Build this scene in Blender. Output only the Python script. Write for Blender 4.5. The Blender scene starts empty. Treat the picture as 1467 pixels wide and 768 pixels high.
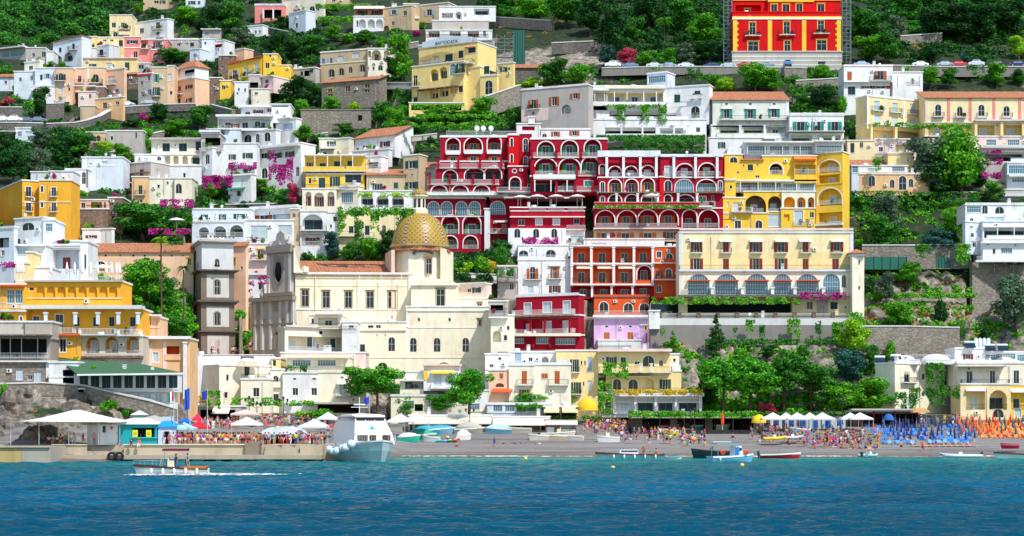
import bpy, math, random
import numpy as np
from mathutils import Vector, Matrix, noise
R = random.Random(11)
NR = np.random.RandomState(5)
SC = bpy.context.scene
COL = SC.collection
# the camera stands about 5 m above the sea on a passing boat and looks level, straight inland
F, CX, HY, CH = 2700.0, 733.5, 610.0, 5.0
PI = math.pi
def P(px, py, D): return Vector(((px-CX)/F*D, D, CH+(HY-py)/F*D))
def lin(h):
 h = h.lstrip('#'); c = [int(h[i:i+2], 16)/255 for i in (0, 2, 4)]
 return tuple(((x+.055)/1.055)**2.4 if x > .04045 else x/12.92 for x in c)
# ---------------------------------------------------------------- materials
MC = {}
def newmat(name):
 m = bpy.data.materials.new(name); m.use_nodes = True
 nt = m.node_tree; b = nt.nodes['Principled BSDF']
 return m, nt, b
def simple(name, col, rough=.6, metal=0, spec=.5):
 if name in MC: return MC[name]
 m, nt, b = newmat(name)
 b.inputs['Base Color'].default_value = (*(lin(col) if isinstance(col, str) else col), 1)
 b.inputs['Roughness'].default_value = rough; b.inputs['Metallic'].default_value = metal
 b.inputs['Specular IOR Level'].default_value = spec
 MC[name] = m; return m
def nd(nt, t, **k):
 n = nt.nodes.new(t)
 for a, v in k.items():
  if a in n.inputs: n.inputs[a].default_value = v
  else: setattr(n, a, v)
 return n
def ramp(nt, src, stops):
 r = nt.nodes.new('ShaderNodeValToRGB'); e = r.color_ramp.elements
 while len(e) < len(stops): e.new(.5)
 for i, (p, c) in enumerate(stops):
  e[i].position = p; e[i].color = (*c, 1)
 nt.links.new(src, r.inputs['Fac']); return r.outputs['Color']
def mixc(nt, fac, a, b, mode='MIX'):
 n = nt.nodes.new('ShaderNodeMix'); n.data_type = 'RGBA'; n.blend_type = mode
 for s, v in ((n.inputs[0], fac), (n.inputs[6], a), (n.inputs[7], b)):
  if hasattr(v, 'default_value'): nt.links.new(v, s)
  elif isinstance(v, (int, float)): s.default_value = v
  else: s.default_value = (*v, 1) if len(v) == 3 else v
 return n.outputs[2]
def geo(nt): return nt.nodes.new('ShaderNodeNewGeometry').outputs['Position']
def mapping(nt, src, scale):
 n = nt.nodes.new('ShaderNodeMapping'); n.inputs['Scale'].default_value = scale
 nt.links.new(src, n.inputs['Vector']); return n.outputs['Vector']
def ntex(nt, vec, scale, detail=4, rough=.6):
 n = nt.nodes.new('ShaderNodeTexNoise'); n.inputs['Scale'].default_value = scale
 n.inputs['Detail'].default_value = detail; n.inputs['Roughness'].default_value = rough
 nt.links.new(vec, n.inputs['Vector']); return n.outputs['Fac']
def bump(nt, b, h, dist=.1, st=.6):
 n = nt.nodes.new('ShaderNodeBump'); n.inputs['Distance'].default_value = dist; n.inputs['Strength'].default_value = st
 nt.links.new(h, n.inputs['Height']); nt.links.new(n.outputs['Normal'], b.inputs['Normal'])
PAL = dict(W='eceded', WB='dde5ef', CR='f9e2b2', CL='f5ebd4', CH='f9ebcf', PE='efc08e', YE='fbca48', YO='f9b438', LY='fadb92', PK='e58f88',
  RD='a80f2c', R2='d60f14', OR='e2602e', LI='dcb4dc', GY='bdb6b0', BG='cfb896', ST='b4ab9e', SD='8c8884', PB='f0c6a4', LG='dfe3d6', PP='f1d6cc', BR='a58c79', SH='d9d9d6', YC='f9dca0', BK='2b2724')
def plaster(key):
 nm = 'plaster_'+key
 if nm in MC: return MC[nm]
 m, nt, b = newmat(nm); c = lin(PAL.get(key, key))
 p = geo(nt)
 n1 = ntex(nt, mapping(nt, p, (.9, .9, .16)), 1.1, 5, .65)     # rain streaks run down the wall
 n2 = ntex(nt, p, .35, 3)
 str_ = .2 if key in ('ST', 'BG', 'SD', 'BR') else .18
 dirt = tuple(x*(1-str_*1.6)*k for x, k in zip(c, (1, .96, .9)))
 fac = ramp(nt, n1, [(.41, (0, 0, 0)), (.78, (1, 1, 1))])
 a = mixc(nt, fac, c, dirt)
 fac2 = ramp(nt, n2, [(.35, (0, 0, 0)), (.7, (1, 1, 1))])
 lite = tuple(min(.92, x*1.06) for x in c)
 col = mixc(nt, fac2, a, lite) if key not in ('ST', 'SD', 'BR') else mixc(nt, fac2, a, tuple(x*.72 for x in c))
 if key in ('ST', 'SD', 'BR'):
  v = nt.nodes.new('ShaderNodeTexVoronoi'); v.inputs['Scale'].default_value = 1.5; v.inputs['Randomness'].default_value = 1
  nt.links.new(mapping(nt, p, (1, 1, 1.7)), v.inputs['Vector'])
  f3 = ramp(nt, v.outputs['Distance'], [(.1, (1, 1, 1)), (.6, (.62, .6, .58))])
  col = mixc(nt, 1.0, col, f3, 'MULTIPLY')
  bump(nt, b, v.outputs['Distance'], .08, .8)
 else:
  bump(nt, b, ntex(nt, p, 5, 3), .02, .4)
 nt.links.new(col, b.inputs['Base Color'])
 b.inputs['Roughness'].default_value = .88; b.inputs['Specular IOR Level'].default_value = .25
 MC[nm] = m; return m
def tiles():
 if 'tiles' in MC: return MC['tiles']
 m, nt, b = newmat('terracotta_tiles')
 tc = nt.nodes.new('ShaderNodeTexCoord').outputs['Object']
 w = nt.nodes.new('ShaderNodeTexWave'); w.inputs['Scale'].default_value = 1.1; w.bands_direction = 'X'; w.inputs['Distortion'].default_value = .3
 nt.links.new(tc, w.inputs['Vector'])
 w2 = nt.nodes.new('ShaderNodeTexWave'); w2.inputs['Scale'].default_value = .9; w2.bands_direction = 'Y'; w2.inputs['Distortion'].default_value = .6
 nt.links.new(tc, w2.inputs['Vector'])
 n = ntex(nt, tc, 2.5, 4)
 c = ramp(nt, n, [(.3, lin('a5522f')), (.5, lin('d98a5c')), (.7, lin('eec09a'))])
 k = ramp(nt, w.outputs['Fac'], [(0, (.45, .4, .38)), (.5, (1, 1, 1))])
 col = mixc(nt, 1.0, c, k, 'MULTIPLY')
 k2 = ramp(nt, w2.outputs['Fac'], [(0, (.75, .72, .7)), (.3, (1, 1, 1))])
 col = mixc(nt, 1.0, col, k2, 'MULTIPLY')
 nt.links.new(col, b.inputs['Base Color']); b.inputs['Roughness'].default_value = .85
 bump(nt, b, w.outputs['Fac'], .15, .7)
 MC['tiles'] = m; return m
def leafmat(name, dark, mid, lite, trans=.25):
 if name in MC: return MC[name]
 m, nt, b = newmat(name)
 g = nt.nodes.new('ShaderNodeNewGeometry')
 n = ntex(nt, g.outputs['Position'], .55, 3)
 a = nt.nodes.new('ShaderNodeMath'); a.operation = 'MULTIPLY_ADD'; a.inputs[1].default_value = .45; nt.links.new(g.outputs['Random Per Island'], a.inputs[0])
 s = nt.nodes.new('ShaderNodeMath'); s.operation = 'MULTIPLY'; s.inputs[1].default_value = .75; nt.links.new(n, s.inputs[0]); nt.links.new(s.outputs[0], a.inputs[2])
 c = ramp(nt, a.outputs[0], [(.22, lin(dark)), (.55, lin(mid)), (.85, lin(lite))])
 nt.links.new(c, b.inputs['Base Color']); b.inputs['Roughness'].default_value = .6; b.inputs['Specular IOR Level'].default_value = .25
 t = nt.nodes.new('ShaderNodeBsdfTranslucent'); nt.links.new(c, t.inputs['Color'])
 mx = nt.nodes.new('ShaderNodeMixShader'); mx.inputs[0].default_value = trans
 nt.links.new(b.outputs[0], mx.inputs[1]); nt.links.new(t.outputs[0], mx.inputs[2])
 nt.links.new(mx.outputs[0], nt.nodes['Material Output'].inputs['Surface'])
 MC[name] = m; return m
LEAF = dict(
  dark=('0b2a14', '174a1c', '38781f'), mid=('133f18', '297722', '60a626'), bright=('1d5c12', '3f9a18', '8ccc26'), olive=('243a2c', '4a6a4e', '86a07a'),
  pine=('124418', '33901c', '7ccc2a'), blue=('12302e', '255a50', '4d8a78'), mag=('6a0a4a', 'b01478', 'e050b8'), red=('7a1030', 'c02850', 'ee7088'), yel=('8a7a10', 'd8b81c', 'f8e040'), dry=('6a5020', 'a8803a', 'd8b86a'), lime=('4a8a10', '86c41c', 'c4e63c'))
def LM(k): return leafmat('leaf_'+k, *LEAF[k])
def glass(): return simple('window_glass', '0f1d26', .12, 0, .45)
def glassb(): return simple('pale_window_glass', '3f7488', .14, 0, .6)
def curtain(): return simple('curtained_glass', 'b9cbd2', .3, 0, .6)
def white(): return simple('white_paint', 'f1f2f0', .5)
def iron(): return simple('dark_iron', '2f2c2c', .5, .3)
SHC = dict(g=('green_shutter_paint', '1b5240'), b=('orange_wood_shutter', 'c4641c'), u=('pale_blue_shutter', 'a9c3da'), r=('brown_shutter_paint', '8c2f16'), t=('turquoise_shutter_paint', '1e9a8a'), k=('dark_teal_paint', '12343c'), y=('yellow_frame_paint', 'e9a922'), e=('bright_green_shutter', '1f9a5e'))
def shm(k): return simple(*SHC[k], .55)
def obcol(name='dyed_cloth', rough=.8):
 if name in MC: return MC[name]
 m, nt, b = newmat(name); oi = nt.nodes.new('ShaderNodeObjectInfo')
 nt.links.new(oi.outputs['Color'], b.inputs['Base Color']); b.inputs['Roughness'].default_value = rough
 MC[name] = m; return m
# ---------------------------------------------------------------- mesh builder
class MB:
 def __init__(s): s.v = []; s.f = []; s.m = []
 def quad(s, a, b, c, d, mi=0): n = len(s.v); s.v += [a, b, c, d]; s.f.append((n, n+1, n+2, n+3)); s.m.append(mi)
 def tri(s, a, b, c, mi=0): n = len(s.v); s.v += [a, b, c]; s.f.append((n, n+1, n+2)); s.m.append(mi)
 def ngon(s, pts, mi=0): n = len(s.v); s.v += list(pts); s.f.append(tuple(range(n, n+len(pts)))); s.m.append(mi)
 def box(s, x0, y0, z0, x1, y1, z1, mi=0, bot=True):
  n = len(s.v); s.v += [(x0, y0, z0), (x1, y0, z0), (x1, y1, z0), (x0, y1, z0), (x0, y0, z1), (x1, y0, z1), (x1, y1, z1), (x0, y1, z1)]
  fs = [(0, 1, 5, 4), (1, 2, 6, 5), (2, 3, 7, 6), (3, 0, 4, 7), (4, 5, 6, 7)] + ([(3, 2, 1, 0)] if bot else [])
  s.f += [tuple(n+i for i in f) for f in fs]; s.m += [mi]*len(fs)
 def lathe(s, prof, n=12, mi=0, cx=0, cy=0, a0=0, sx=1, sy=1):
  b = len(s.v)
  for r, z in prof:
   for i in range(n):
    a = a0+2*PI*i/n; s.v.append((cx+r*math.cos(a)*sx, cy+r*math.sin(a)*sy, z))
  for j in range(len(prof)-1):
   for i in range(n):
    k = (i+1) % n; s.f.append((b+j*n+i, b+j*n+k, b+(j+1)*n+k, b+(j+1)*n+i)); s.m.append(mi)
  for j, rev in ((0, 1), (len(prof)-1, 0)):
   if prof[j][0] > 1e-4:
    r = [b+j*n+i for i in range(n)]; s.f.append(tuple(r[::-1] if rev else r)); s.m.append(mi)
 def tube(s, pts, rs, n=6, mi=0):
  b = len(s.v); pts = [Vector(p) for p in pts]
  if not hasattr(rs, '__len__'): rs = [rs]*len(pts)
  for j, p in enumerate(pts):
   d = (pts[min(j+1, len(pts)-1)]-pts[max(j-1, 0)]).normalized()
   a = d.orthogonal().normalized(); c = d.cross(a)
   for i in range(n):
    t = 2*PI*i/n; s.v.append(tuple(p+(a*math.cos(t)+c*math.sin(t))*rs[j]))
  for j in range(len(pts)-1):
   for i in range(n):
    k = (i+1) % n; s.f.append((b+j*n+i, b+j*n+k, b+(j+1)*n+k, b+(j+1)*n+i)); s.m.append(mi)
  for j in (0, len(pts)-1): s.f.append(tuple(b+j*n+i for i in range(n))); s.m.append(mi)
 def ball(s, c, r, n=10, mi=0, sz=1, sx=1, sy=1, half=False):
  k = n//2; prof = []
  for j in range(k+1):
   a = (0 if half else -PI/2)+(PI/2 if half else PI)*j/k
   prof.append((max(r*math.cos(a), 1e-5), c[2]+r*sz*math.sin(a)))
  s.lathe(prof, n, mi, c[0], c[1], 0, sx, sy)
 def mesh(s, name, mats, smooth=False):
  me = bpy.data.meshes.new(name); me.from_pydata([tuple(v) for v in s.v], [], s.f)
  for m in mats: me.materials.append(m)
  if len(mats) > 1: me.polygons.foreach_set('material_index', s.m)
  if smooth: me.polygons.foreach_set('use_smooth', [True]*len(me.polygons))
  me.update(); return me
 def obj(s, name, mats, parent=None, loc=(0, 0, 0), rz=0, smooth=False):
  return link(name, s.mesh(name, mats, smooth), parent, loc, rz)
def link(name, me, parent=None, loc=(0, 0, 0), rz=0, scale=None, color=None, mat=None):
 o = bpy.data.objects.new(name, me); COL.objects.link(o); o.location = loc; o.rotation_euler[2] = rz
 if scale is not None: o.scale = scale if hasattr(scale, '__len__') else (scale,)*3
 if parent is not None: o.parent = parent
 if color is not None: o.color = (*color, 1)
 if mat is not None: o.material_slots[0].link = 'OBJECT'; o.material_slots[0].material = mat
 return o
def thing(name, label, cat, loc=(0, 0, 0), rz=0, group=None):
 o = link(name, None, None, loc, rz); return tag(o, label, cat, group)
def tag(o, label, cat, group=None, kind=None):
 if label: o['label'] = label
 if cat: o['category'] = cat
 if group: o['group'] = group
 if kind: o['kind'] = kind
 return o
def struct(o): o['kind'] = 'structure'; return o
def stuff(o, label=None, cat=None):
 o['kind'] = 'stuff'
 if label: o['label'] = label; o['category'] = cat
 return o
def npmesh(name, V, Q, mats, smooth=False):
 me = bpy.data.meshes.new(name); V = np.asarray(V, dtype=np.float32); Q = np.asarray(Q, dtype=np.int32)
 k = Q.shape[1]
 me.vertices.add(len(V)); me.vertices.foreach_set('co', V.ravel())
 me.loops.add(Q.size); me.loops.foreach_set('vertex_index', Q.ravel())
 me.polygons.add(len(Q)); me.polygons.foreach_set('loop_start', np.arange(0, Q.size, k, dtype=np.int32))
 me.polygons.foreach_set('loop_total', np.full(len(Q), k, dtype=np.int32))
 if smooth: me.polygons.foreach_set('use_smooth', np.ones(len(Q), dtype=bool))
 for m in mats: me.materials.append(m)
 me.update(calc_edges=True); return me
# ---------------------------------------------------------------- terrain depth
TK = {
 -250: [(700,225),(660,250),(640,262),(600,285),(545,297),(500,312),(440,330),(390,350),(340,375),(300,395),(250,430),(190,480),(150,510),(100,560),(50,620),(0,690),(-90,800)],
 0: [(700,235),(668,252),(640,268),(600,287),(545,297),(500,312),(440,328),(390,348),(340,372),(300,392),(250,430),(190,480),(150,510),(100,560),(50,620),(0,690),(-90,800)],
 140: [(700,240),(665,258),(640,272),(600,290),(560,300),(520,310),(450,345),(400,372),(340,405),(300,420),(250,450),(190,485),(150,520),(100,570),(50,620),(0,680),(-90,780)],
 250: [(700,245),(665,265),(640,276),(615,300),(575,330),(520,350),(450,368),(400,385),(370,400),(330,420),(280,445),(230,470),(180,500),(120,545),(60,600),(0,660),(-90,750)],
 450: [(700,250),(665,270),(640,282),(615,315),(575,345),(520,360),(480,375),(440,392),(370,415),(320,425),(260,445),(200,480),(150,510),(100,545),(50,590),(0,640),(-90,730)],
 600: [(700,270),(658,296),(628,325),(606,350),(560,363),(500,372),(440,388),(400,400),(350,412),(300,425),(200,455),(150,490),(100,520),(50,570),(0,625),(-90,700)],
 850: [(700,270),(656,299),(628,325),(606,350),(560,365),(500,378),(450,395),(400,405),(350,415),(250,435),(200,455),(130,490),(95,502),(50,540),(0,580),(-90,640)],
 1100: [(700,270),(655,300),(628,325),(606,350),(590,360),(520,372),(495,378),(450,392),(330,425),(220,445),(200,455),(130,480),(95,500),(50,540),(0,580),(-90,640)],
 1350: [(700,270),(655,300),(628,325),(606,350),(590,360),(560,368),(500,380),(400,402),(300,430),(200,455),(120,485),(90,500),(50,540),(0,590),(-90,650)],
 1720: [(700,270),(655,300),(628,325),(606,350),(590,360),(560,368),(500,380),(400,402),(300,430),(200,455),(120,485),(90,500),(50,540),(0,590),(-90,650)],
}
TX = sorted(TK)
def Dt(px, py):
 px = np.asarray(px, float); py = np.asarray(py, float)
 cols = np.stack([np.interp(py, [k[0] for k in TK[x][::-1]], [k[1] for k in TK[x][::-1]]) for x in TX])
 i = np.clip(np.searchsorted(TX, px)-1, 0, len(TX)-2)
 a = np.array(TX, float); t = np.clip((px-a[i])/(a[i+1]-a[i]), 0, 1); t = t*t*(3-2*t)
 if px.ndim == 0: return float(cols[i]*(1-t)+cols[i+1]*t)
 idx = np.arange(px.size).reshape(px.shape)
 c = cols.reshape(len(TX), -1); ii = i.ravel(); j = idx.ravel(); tt = t.ravel()
 return (c[ii, j]*(1-tt)+c[ii+1, j]*tt).reshape(px.shape)
def G(px, py): return P(px, py, Dt(px, py))
# ---------------------------------------------------------------- windows and facades
def outline(w, h, k):
 if k == 'r': return [(-w/2, 0), (w/2, 0), (w/2, h), (-w/2, h)]
 if k == 'o': return [(w/2*math.cos(a), h/2+h/2*math.sin(a)) for a in [2*PI*i/14-PI/2 for i in range(14)]]
 r = min(w/2, h*.62); n = 10
 return [(-w/2, 0), (w/2, 0)]+[(w/2*math.cos(PI*i/n), h-r+r*math.sin(PI*i/n)) for i in range(n+1)]
def ring(mb, w, h, k, t, y0, y1, mi=0):
 a = outline(w, h, k); c = (0, h/2)
 sx, sz = (w+2*t)/w, (h+2*t)/h if k != 'a' else (h+t)/h
 oz = -t if k != 'a' else 0
 b = [(x*sx, z*sz+oz) for x, z in a]
 n = len(a)
 for i in range(n):
  j = (i+1) % n
  if k == 'a' and i == 0: continue
  mb.quad((b[i][0], y0, b[i][1]), (b[j][0], y0, b[j][1]), (a[j][0], y0, a[j][1]), (a[i][0], y0, a[i][1]), mi)
  mb.quad((b[i][0], y1, b[i][1]), (b[j][0], y1, b[j][1]), (b[j][0], y0, b[j][1]), (b[i][0], y0, b[i][1]), mi)
  mb.quad((a[i][0], y0, a[i][1]), (a[j][0], y0, a[j][1]), (a[j][0], y1, a[j][1]), (a[i][0], y1, a[i][1]), mi)
WK = dict(w=('r', '', None), W=('r', '', 'white'), q=('r', '', 'stone'), y=('r', '', 'yel'), a=('a', '', None), A=('a', '', 'white'), z=('a', '', 'stone'), o=('o', '', None), O=('o', '', 'white'),
  g=('r', 'g', None), b=('r', 'b', None), u=('r', 'u', None), r=('r', 'r', None), t=('r', 't', 'white'), e=('r', 'e', 'white'), G=('r', 'Cg', None), N=('r', 'Cb', None), U=('r', 'Cu', None), Rr=('r', 'Cr', None), X=('r', 'Ce', None), T=('r','Ct','white'), k=('r', 'Ck', None),
  m=('r', 'mul', None), M=('a', 'mul', 'white'), c=('r', 'cur', 'white'), n=('a', 'g', None), v=('r', 'cur', None), h=('a', 'b', None), Y=('a','y2',None))
WCACHE = {}
def winmeshes(kind, w, h):
 w = max(.3, round(w*20)/20); h = max(.3, round(h*20)/20); key = (kind, w, h)
 if key in WCACHE: return WCACHE[key]
 sh, mode, sur = WK[kind]
 out = []
 fr = MB(); t = min(.065, w*.1)
 iw, ih = w-2*t, h-(2*t if sh != 'a' else t)
 closed = mode.startswith('C')
 sub = []
 fmat = white()
 # frame
 f2 = MB(); ring(f2, iw, ih, sh, t-.005, .1, .18); dz = t if sh != 'a' else 0
 fr.v += [(x, y, z+dz) for x, y, z in f2.v]; fr.f += f2.f; fr.m += f2.m
 if sh != 'o':
  nm = max(1, round(w/.6)) if mode == 'mul' else (1 if w > .7 else 0)
  zt = h if sh == 'r' else h-min(w/2, h*.62)
  for i in range(nm):
   x = -w/2+w*(i+1)/(nm+1)
   zz = h-.05 if sh == 'r' else h-min(w/2, h*.62)*(1-math.sqrt(max(0, 1-(2*x/w)**2)))-.05
   fr.box(x-.022, .105, t*.5, x+.022, .17, zz)
  if mode == 'mul' or h > 2.6 and not closed: fr.box(-w/2+.03, .107, zt*.66-.022, w/2-.03, .168, zt*.66+.022)
  if mode == 'mul' and sh == 'a': fr.box(-w/2+.03, .107, zt-.03, w/2-.03, .168, zt+.03)
 mats = [fmat]
 if sur:
  d = .16 if sur != 'white' else .12
  ring(fr, w, h, sh, d, -.05, .0, 1); mats.append({'white': white(), 'stone': simple('ochre_stone', '9a7f58', .9), 'yel': simple('yellow_trim', 'f0c850', .8)}[sur])
  if sh == 'r' and sur != 'white': fr.box(-w/2-.3, -.14, h+.17, w/2+.3, .0, h+.3, 1)
 else:
  if sh == 'r': fr.box(-w/2-.06, -.08, -.07, w/2+.06, .1, -.005)
 fm = fr.mesh('window', mats)
 pn = MB(); pn.ngon([(x, .15, z) for x, z in outline(w, h, sh)])
 pmat = glass()
 if mode == 'mul': pmat = glassb()
 if mode == 'cur': pmat = curtain()
 if closed: pmat = shm(mode[1])
 if closed:
  n = 2 if w > .8 else 1
  for i in range(n):
   q = MB(); pw = (w-2*t)/n-.03
   q.box(-pw/2, .07, t, pw/2, .12, h-t)
   for j in range(int((h-2*t)/.12)): q.box(-pw/2+.06, .045, t+.06+j*.12, pw/2-.06, .07, t+.12+j*.12)
   sub.append(('shutter', q.mesh('shutter', [shm(mode[1])]), (-w/2+t+(w-2*t)*(i+.5)/n)))
  pmat = glass()
 elif mode in 'gbrutey' and mode:
  for sgn in (-1, 1):
   q = MB(); pw = w*.5
   q.box(-pw/2, -.09, .02, pw/2, -.03, h-.02 if sh == 'r' else h*.8)
   for j in range(int(h*.9/.14)): q.box(-pw/2+.05, -.11, .08+j*.14, pw/2-.05, -.09, .14+j*.14)
   sub.append(('shutter', q.mesh('shutter', [shm(mode)]), sgn*(w/2+pw/2+.03)))
 WCACHE[key] = (fm, pn.mesh('pane', [pmat]), sub, sh)
 return WCACHE[key]
def put_window(parent, kind, w, h, loc, rz, name=None):
 fm, pm, sub, sh = winmeshes(kind, w, h)
 nm = name or ('door' if h > 1.9 and kind not in 'oOmM' else 'window')
 o = link(nm, fm, parent, loc, rz); link('pane', pm, o)
 for n, me, x in sub: link(n, me, o, (x, 0, 0))
 return o
def face(mb, O, u, L, z0, z1, holes, mi=0, back=True):
 """wall face with real openings: O 2-D start, u 2-D unit direction (left to right seen from outside)"""
 inn = (-u[1], u[0])
 def p(a, z, d=0): return (O[0]+u[0]*a+inn[0]*d, O[1]+u[1]*a+inn[1]*d, z)
 hs = []
 for (c, zb, w, h, k, dep, bm) in holes:
  a0, a1, b0, b1 = max(.06, c-w/2), min(L-.06, c+w/2), max(z0+.05, zb), min(z1-.06, zb+h)
  if a1-a0 < .15 or b1-b0 < .15: continue
  hs.append((a0, a1, b0, b1, k, dep, bm))
 xs = sorted({0, L} | {h[0] for h in hs} | {h[1] for h in hs}); zs = sorted({z0, z1} | {h[2] for h in hs} | {h[3] for h in hs})
 for j in range(len(zs)-1):
  zc = (zs[j]+zs[j+1])/2; run = None
  for i in range(len(xs)-1):
   xc = (xs[i]+xs[i+1])/2
   hole = any(h[0] < xc < h[1] and h[2] < zc < h[3] for h in hs)
   if not hole and run is None: run = xs[i]
   if hole and run is not None: mb.quad(p(run, zs[j]), p(xs[i], zs[j]), p(xs[i], zs[j+1]), p(run, zs[j+1]), mi); run = None
  if run is not None: mb.quad(p(run, zs[j]), p(L, zs[j]), p(L, zs[j+1]), p(run, zs[j+1]), mi)
 for (a0, a1, b0, b1, k, dep, bm) in hs:
  w, h = a1-a0, b1-b0; c = (a0+a1)/2
  ol = [(c+x, b0+z) for x, z in outline(w, h, k)]; n = len(ol)
  cz = b0+h/2 if k == 'o' else b1-min(w/2, h*.62)
  for i in range(n):
   q, r = ol[i], ol[(i+1) % n]
   mb.quad(p(q[0], q[1]), p(r[0], r[1]), p(r[0], r[1], dep), p(q[0], q[1], dep), bm if dep > .6 else mi)
   if k != 'r':
    mx, mz = (q[0]+r[0])/2, (q[1]+r[1])/2
    if k == 'a' and mz <= cz+1e-4: continue
    cor = (a0 if mx < c else a1, b0 if mz < cz else b1)
    mb.tri(p(*cor), p(*q), p(*r), mi)
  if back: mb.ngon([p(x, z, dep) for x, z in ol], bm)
RAILC = {}
def railmesh(L, kind, colkey, ends=0.0):
 L = max(.4, round(L*10)/10); key = (L, kind, colkey if kind == 's' else '', round(ends, 1))
 if key in RAILC: return RAILC[key]
 mb = MB(); H = .95
 def seg(x0, y0, x1, y1):
  d = Vector((x1-x0, y1-y0, 0)); l = d.length; d.normalize(); n = Vector((-d[1], d[0], 0))
  def bx(a, b, z0, z1, t, mi=0):
   p = [Vector((x0, y0, 0))+d*a-n*t, Vector((x0, y0, 0))+d*b-n*t, Vector((x0, y0, 0))+d*b+n*t, Vector((x0, y0, 0))+d*a+n*t]
   k = len(mb.v); mb.v += [(q[0], q[1], z0) for q in p]+[(q[0], q[1], z1) for q in p]
   fs = [(0, 1, 5, 4), (1, 2, 6, 5), (2, 3, 7, 6), (3, 0, 4, 7), (4, 5, 6, 7)]
   mb.f.extend([tuple(k+i for i in f) for f in fs]); mb.m.extend([mi]*5)
  if kind in 'sS': bx(0, l, 0, H*.95, .07); bx(-.03, l+.03, H*.95, H*1.02, .1, 1)
  else:
   t = {'i': .018, 'w': .03, 'g': .034}[kind]
   bx(0, l, H-.05, H, t*1.6); bx(0, l, .1, .14, t)
   st = {'i': .2, 'w': .22, 'g': .16}[kind]
   for i in range(int(l/st)+1): bx(i*st-t*.6, i*st+t*.6, .1, H-.04, t)
 seg(-L/2, 0, L/2, 0)
 if ends > .2: seg(-L/2, ends, -L/2, 0); seg(L/2, 0, L/2, ends)
 mats = {'s': [plaster(colkey), plaster('CL')], 'S': [plaster('W'), plaster('W')], 'g': [simple('pale_grey_rail', 'd2d8da', .6)], 'i': [iron()], 'w': [white()]}[kind]
 RAILC[key] = mb.mesh('railing', mats); return RAILC[key]
BALC = {}
def balcony(parent, L, rail, proj, loc, rz, ck):
 key = (round(L, 1), round(proj, 1))
 if key not in BALC:
  mb = MB(); l = key[0]; mb.box(-l/2-.05, -proj-.08, -.2, l/2+.05, .02, -.02)
  for i in range(max(2, int(l/1.6)+1)):
   x = -l/2+.2+(l-.4)*i/max(1, int(l/1.6) if l > 1.6 else 1)
   if x > l/2: break
   mb.box(x-.07, -proj*.7, -.42, x+.07, 0, -.2)
  BALC[key] = mb.mesh('balcony', [plaster('SH')])
 b = link('balcony', BALC[key], parent, loc, rz)
 if rail != '-': link('railing', railmesh(L, rail, ck, proj), b, (0, -proj+.05, 0))
 return b
AWN = {}
def awning(parent, w, colr, proj, loc, rz, drop=None):
 w = round(w, 1); key = (w, colr, round(proj, 1))
 if key not in AWN:
  mb = MB(); d = drop or proj*.45
  a = (-w/2, -.02, 0); b = (w/2, -.02, 0); c = (w/2, -proj, -d); e = (-w/2, -proj, -d)
  mb.quad(a, e, c, b); mb.quad((-w/2, -.02, -.04), (w/2, -.02, -.04), (w/2, -proj, -d-.04), (-w/2, -proj, -d-.04))
  n = max(3, int(w/.35))
  for i in range(n):
   x0, x1 = -w/2+w*i/n, -w/2+w*(i+1)/n
   mb.quad((x0, -proj, -d), (x1, -proj, -d), (x1-.03, -proj-.01, -d-.2), (x0+.03, -proj-.01, -d-.2))
  mb.tri(a, (-w/2, -.02, -.05), e); mb.tri(b, c, (w/2, -.02, -.05))
  mb.box(-w/2, -.08, -.03, w/2, 0, .08, 1)
  AWN[key] = mb.mesh('awning', [simple('awning_cloth_'+colr, colr, .85), white()])
 return link('awning', AWN[key], parent, loc, rz)
POTS = []
CARVE = []
RPOTS = []
def blockfaces(b):
 pass
class Block:
 def __init__(s, x0, y0, x1, y1, c, f='', side=None, sx=None, th=25, dep=8, d=0, ext=9, roof=None, rise=0, cor='W', yaw=0, top=True):
  s.__dict__.update(locals())
def K(*a, **k): return Block(*a, **k)
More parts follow.
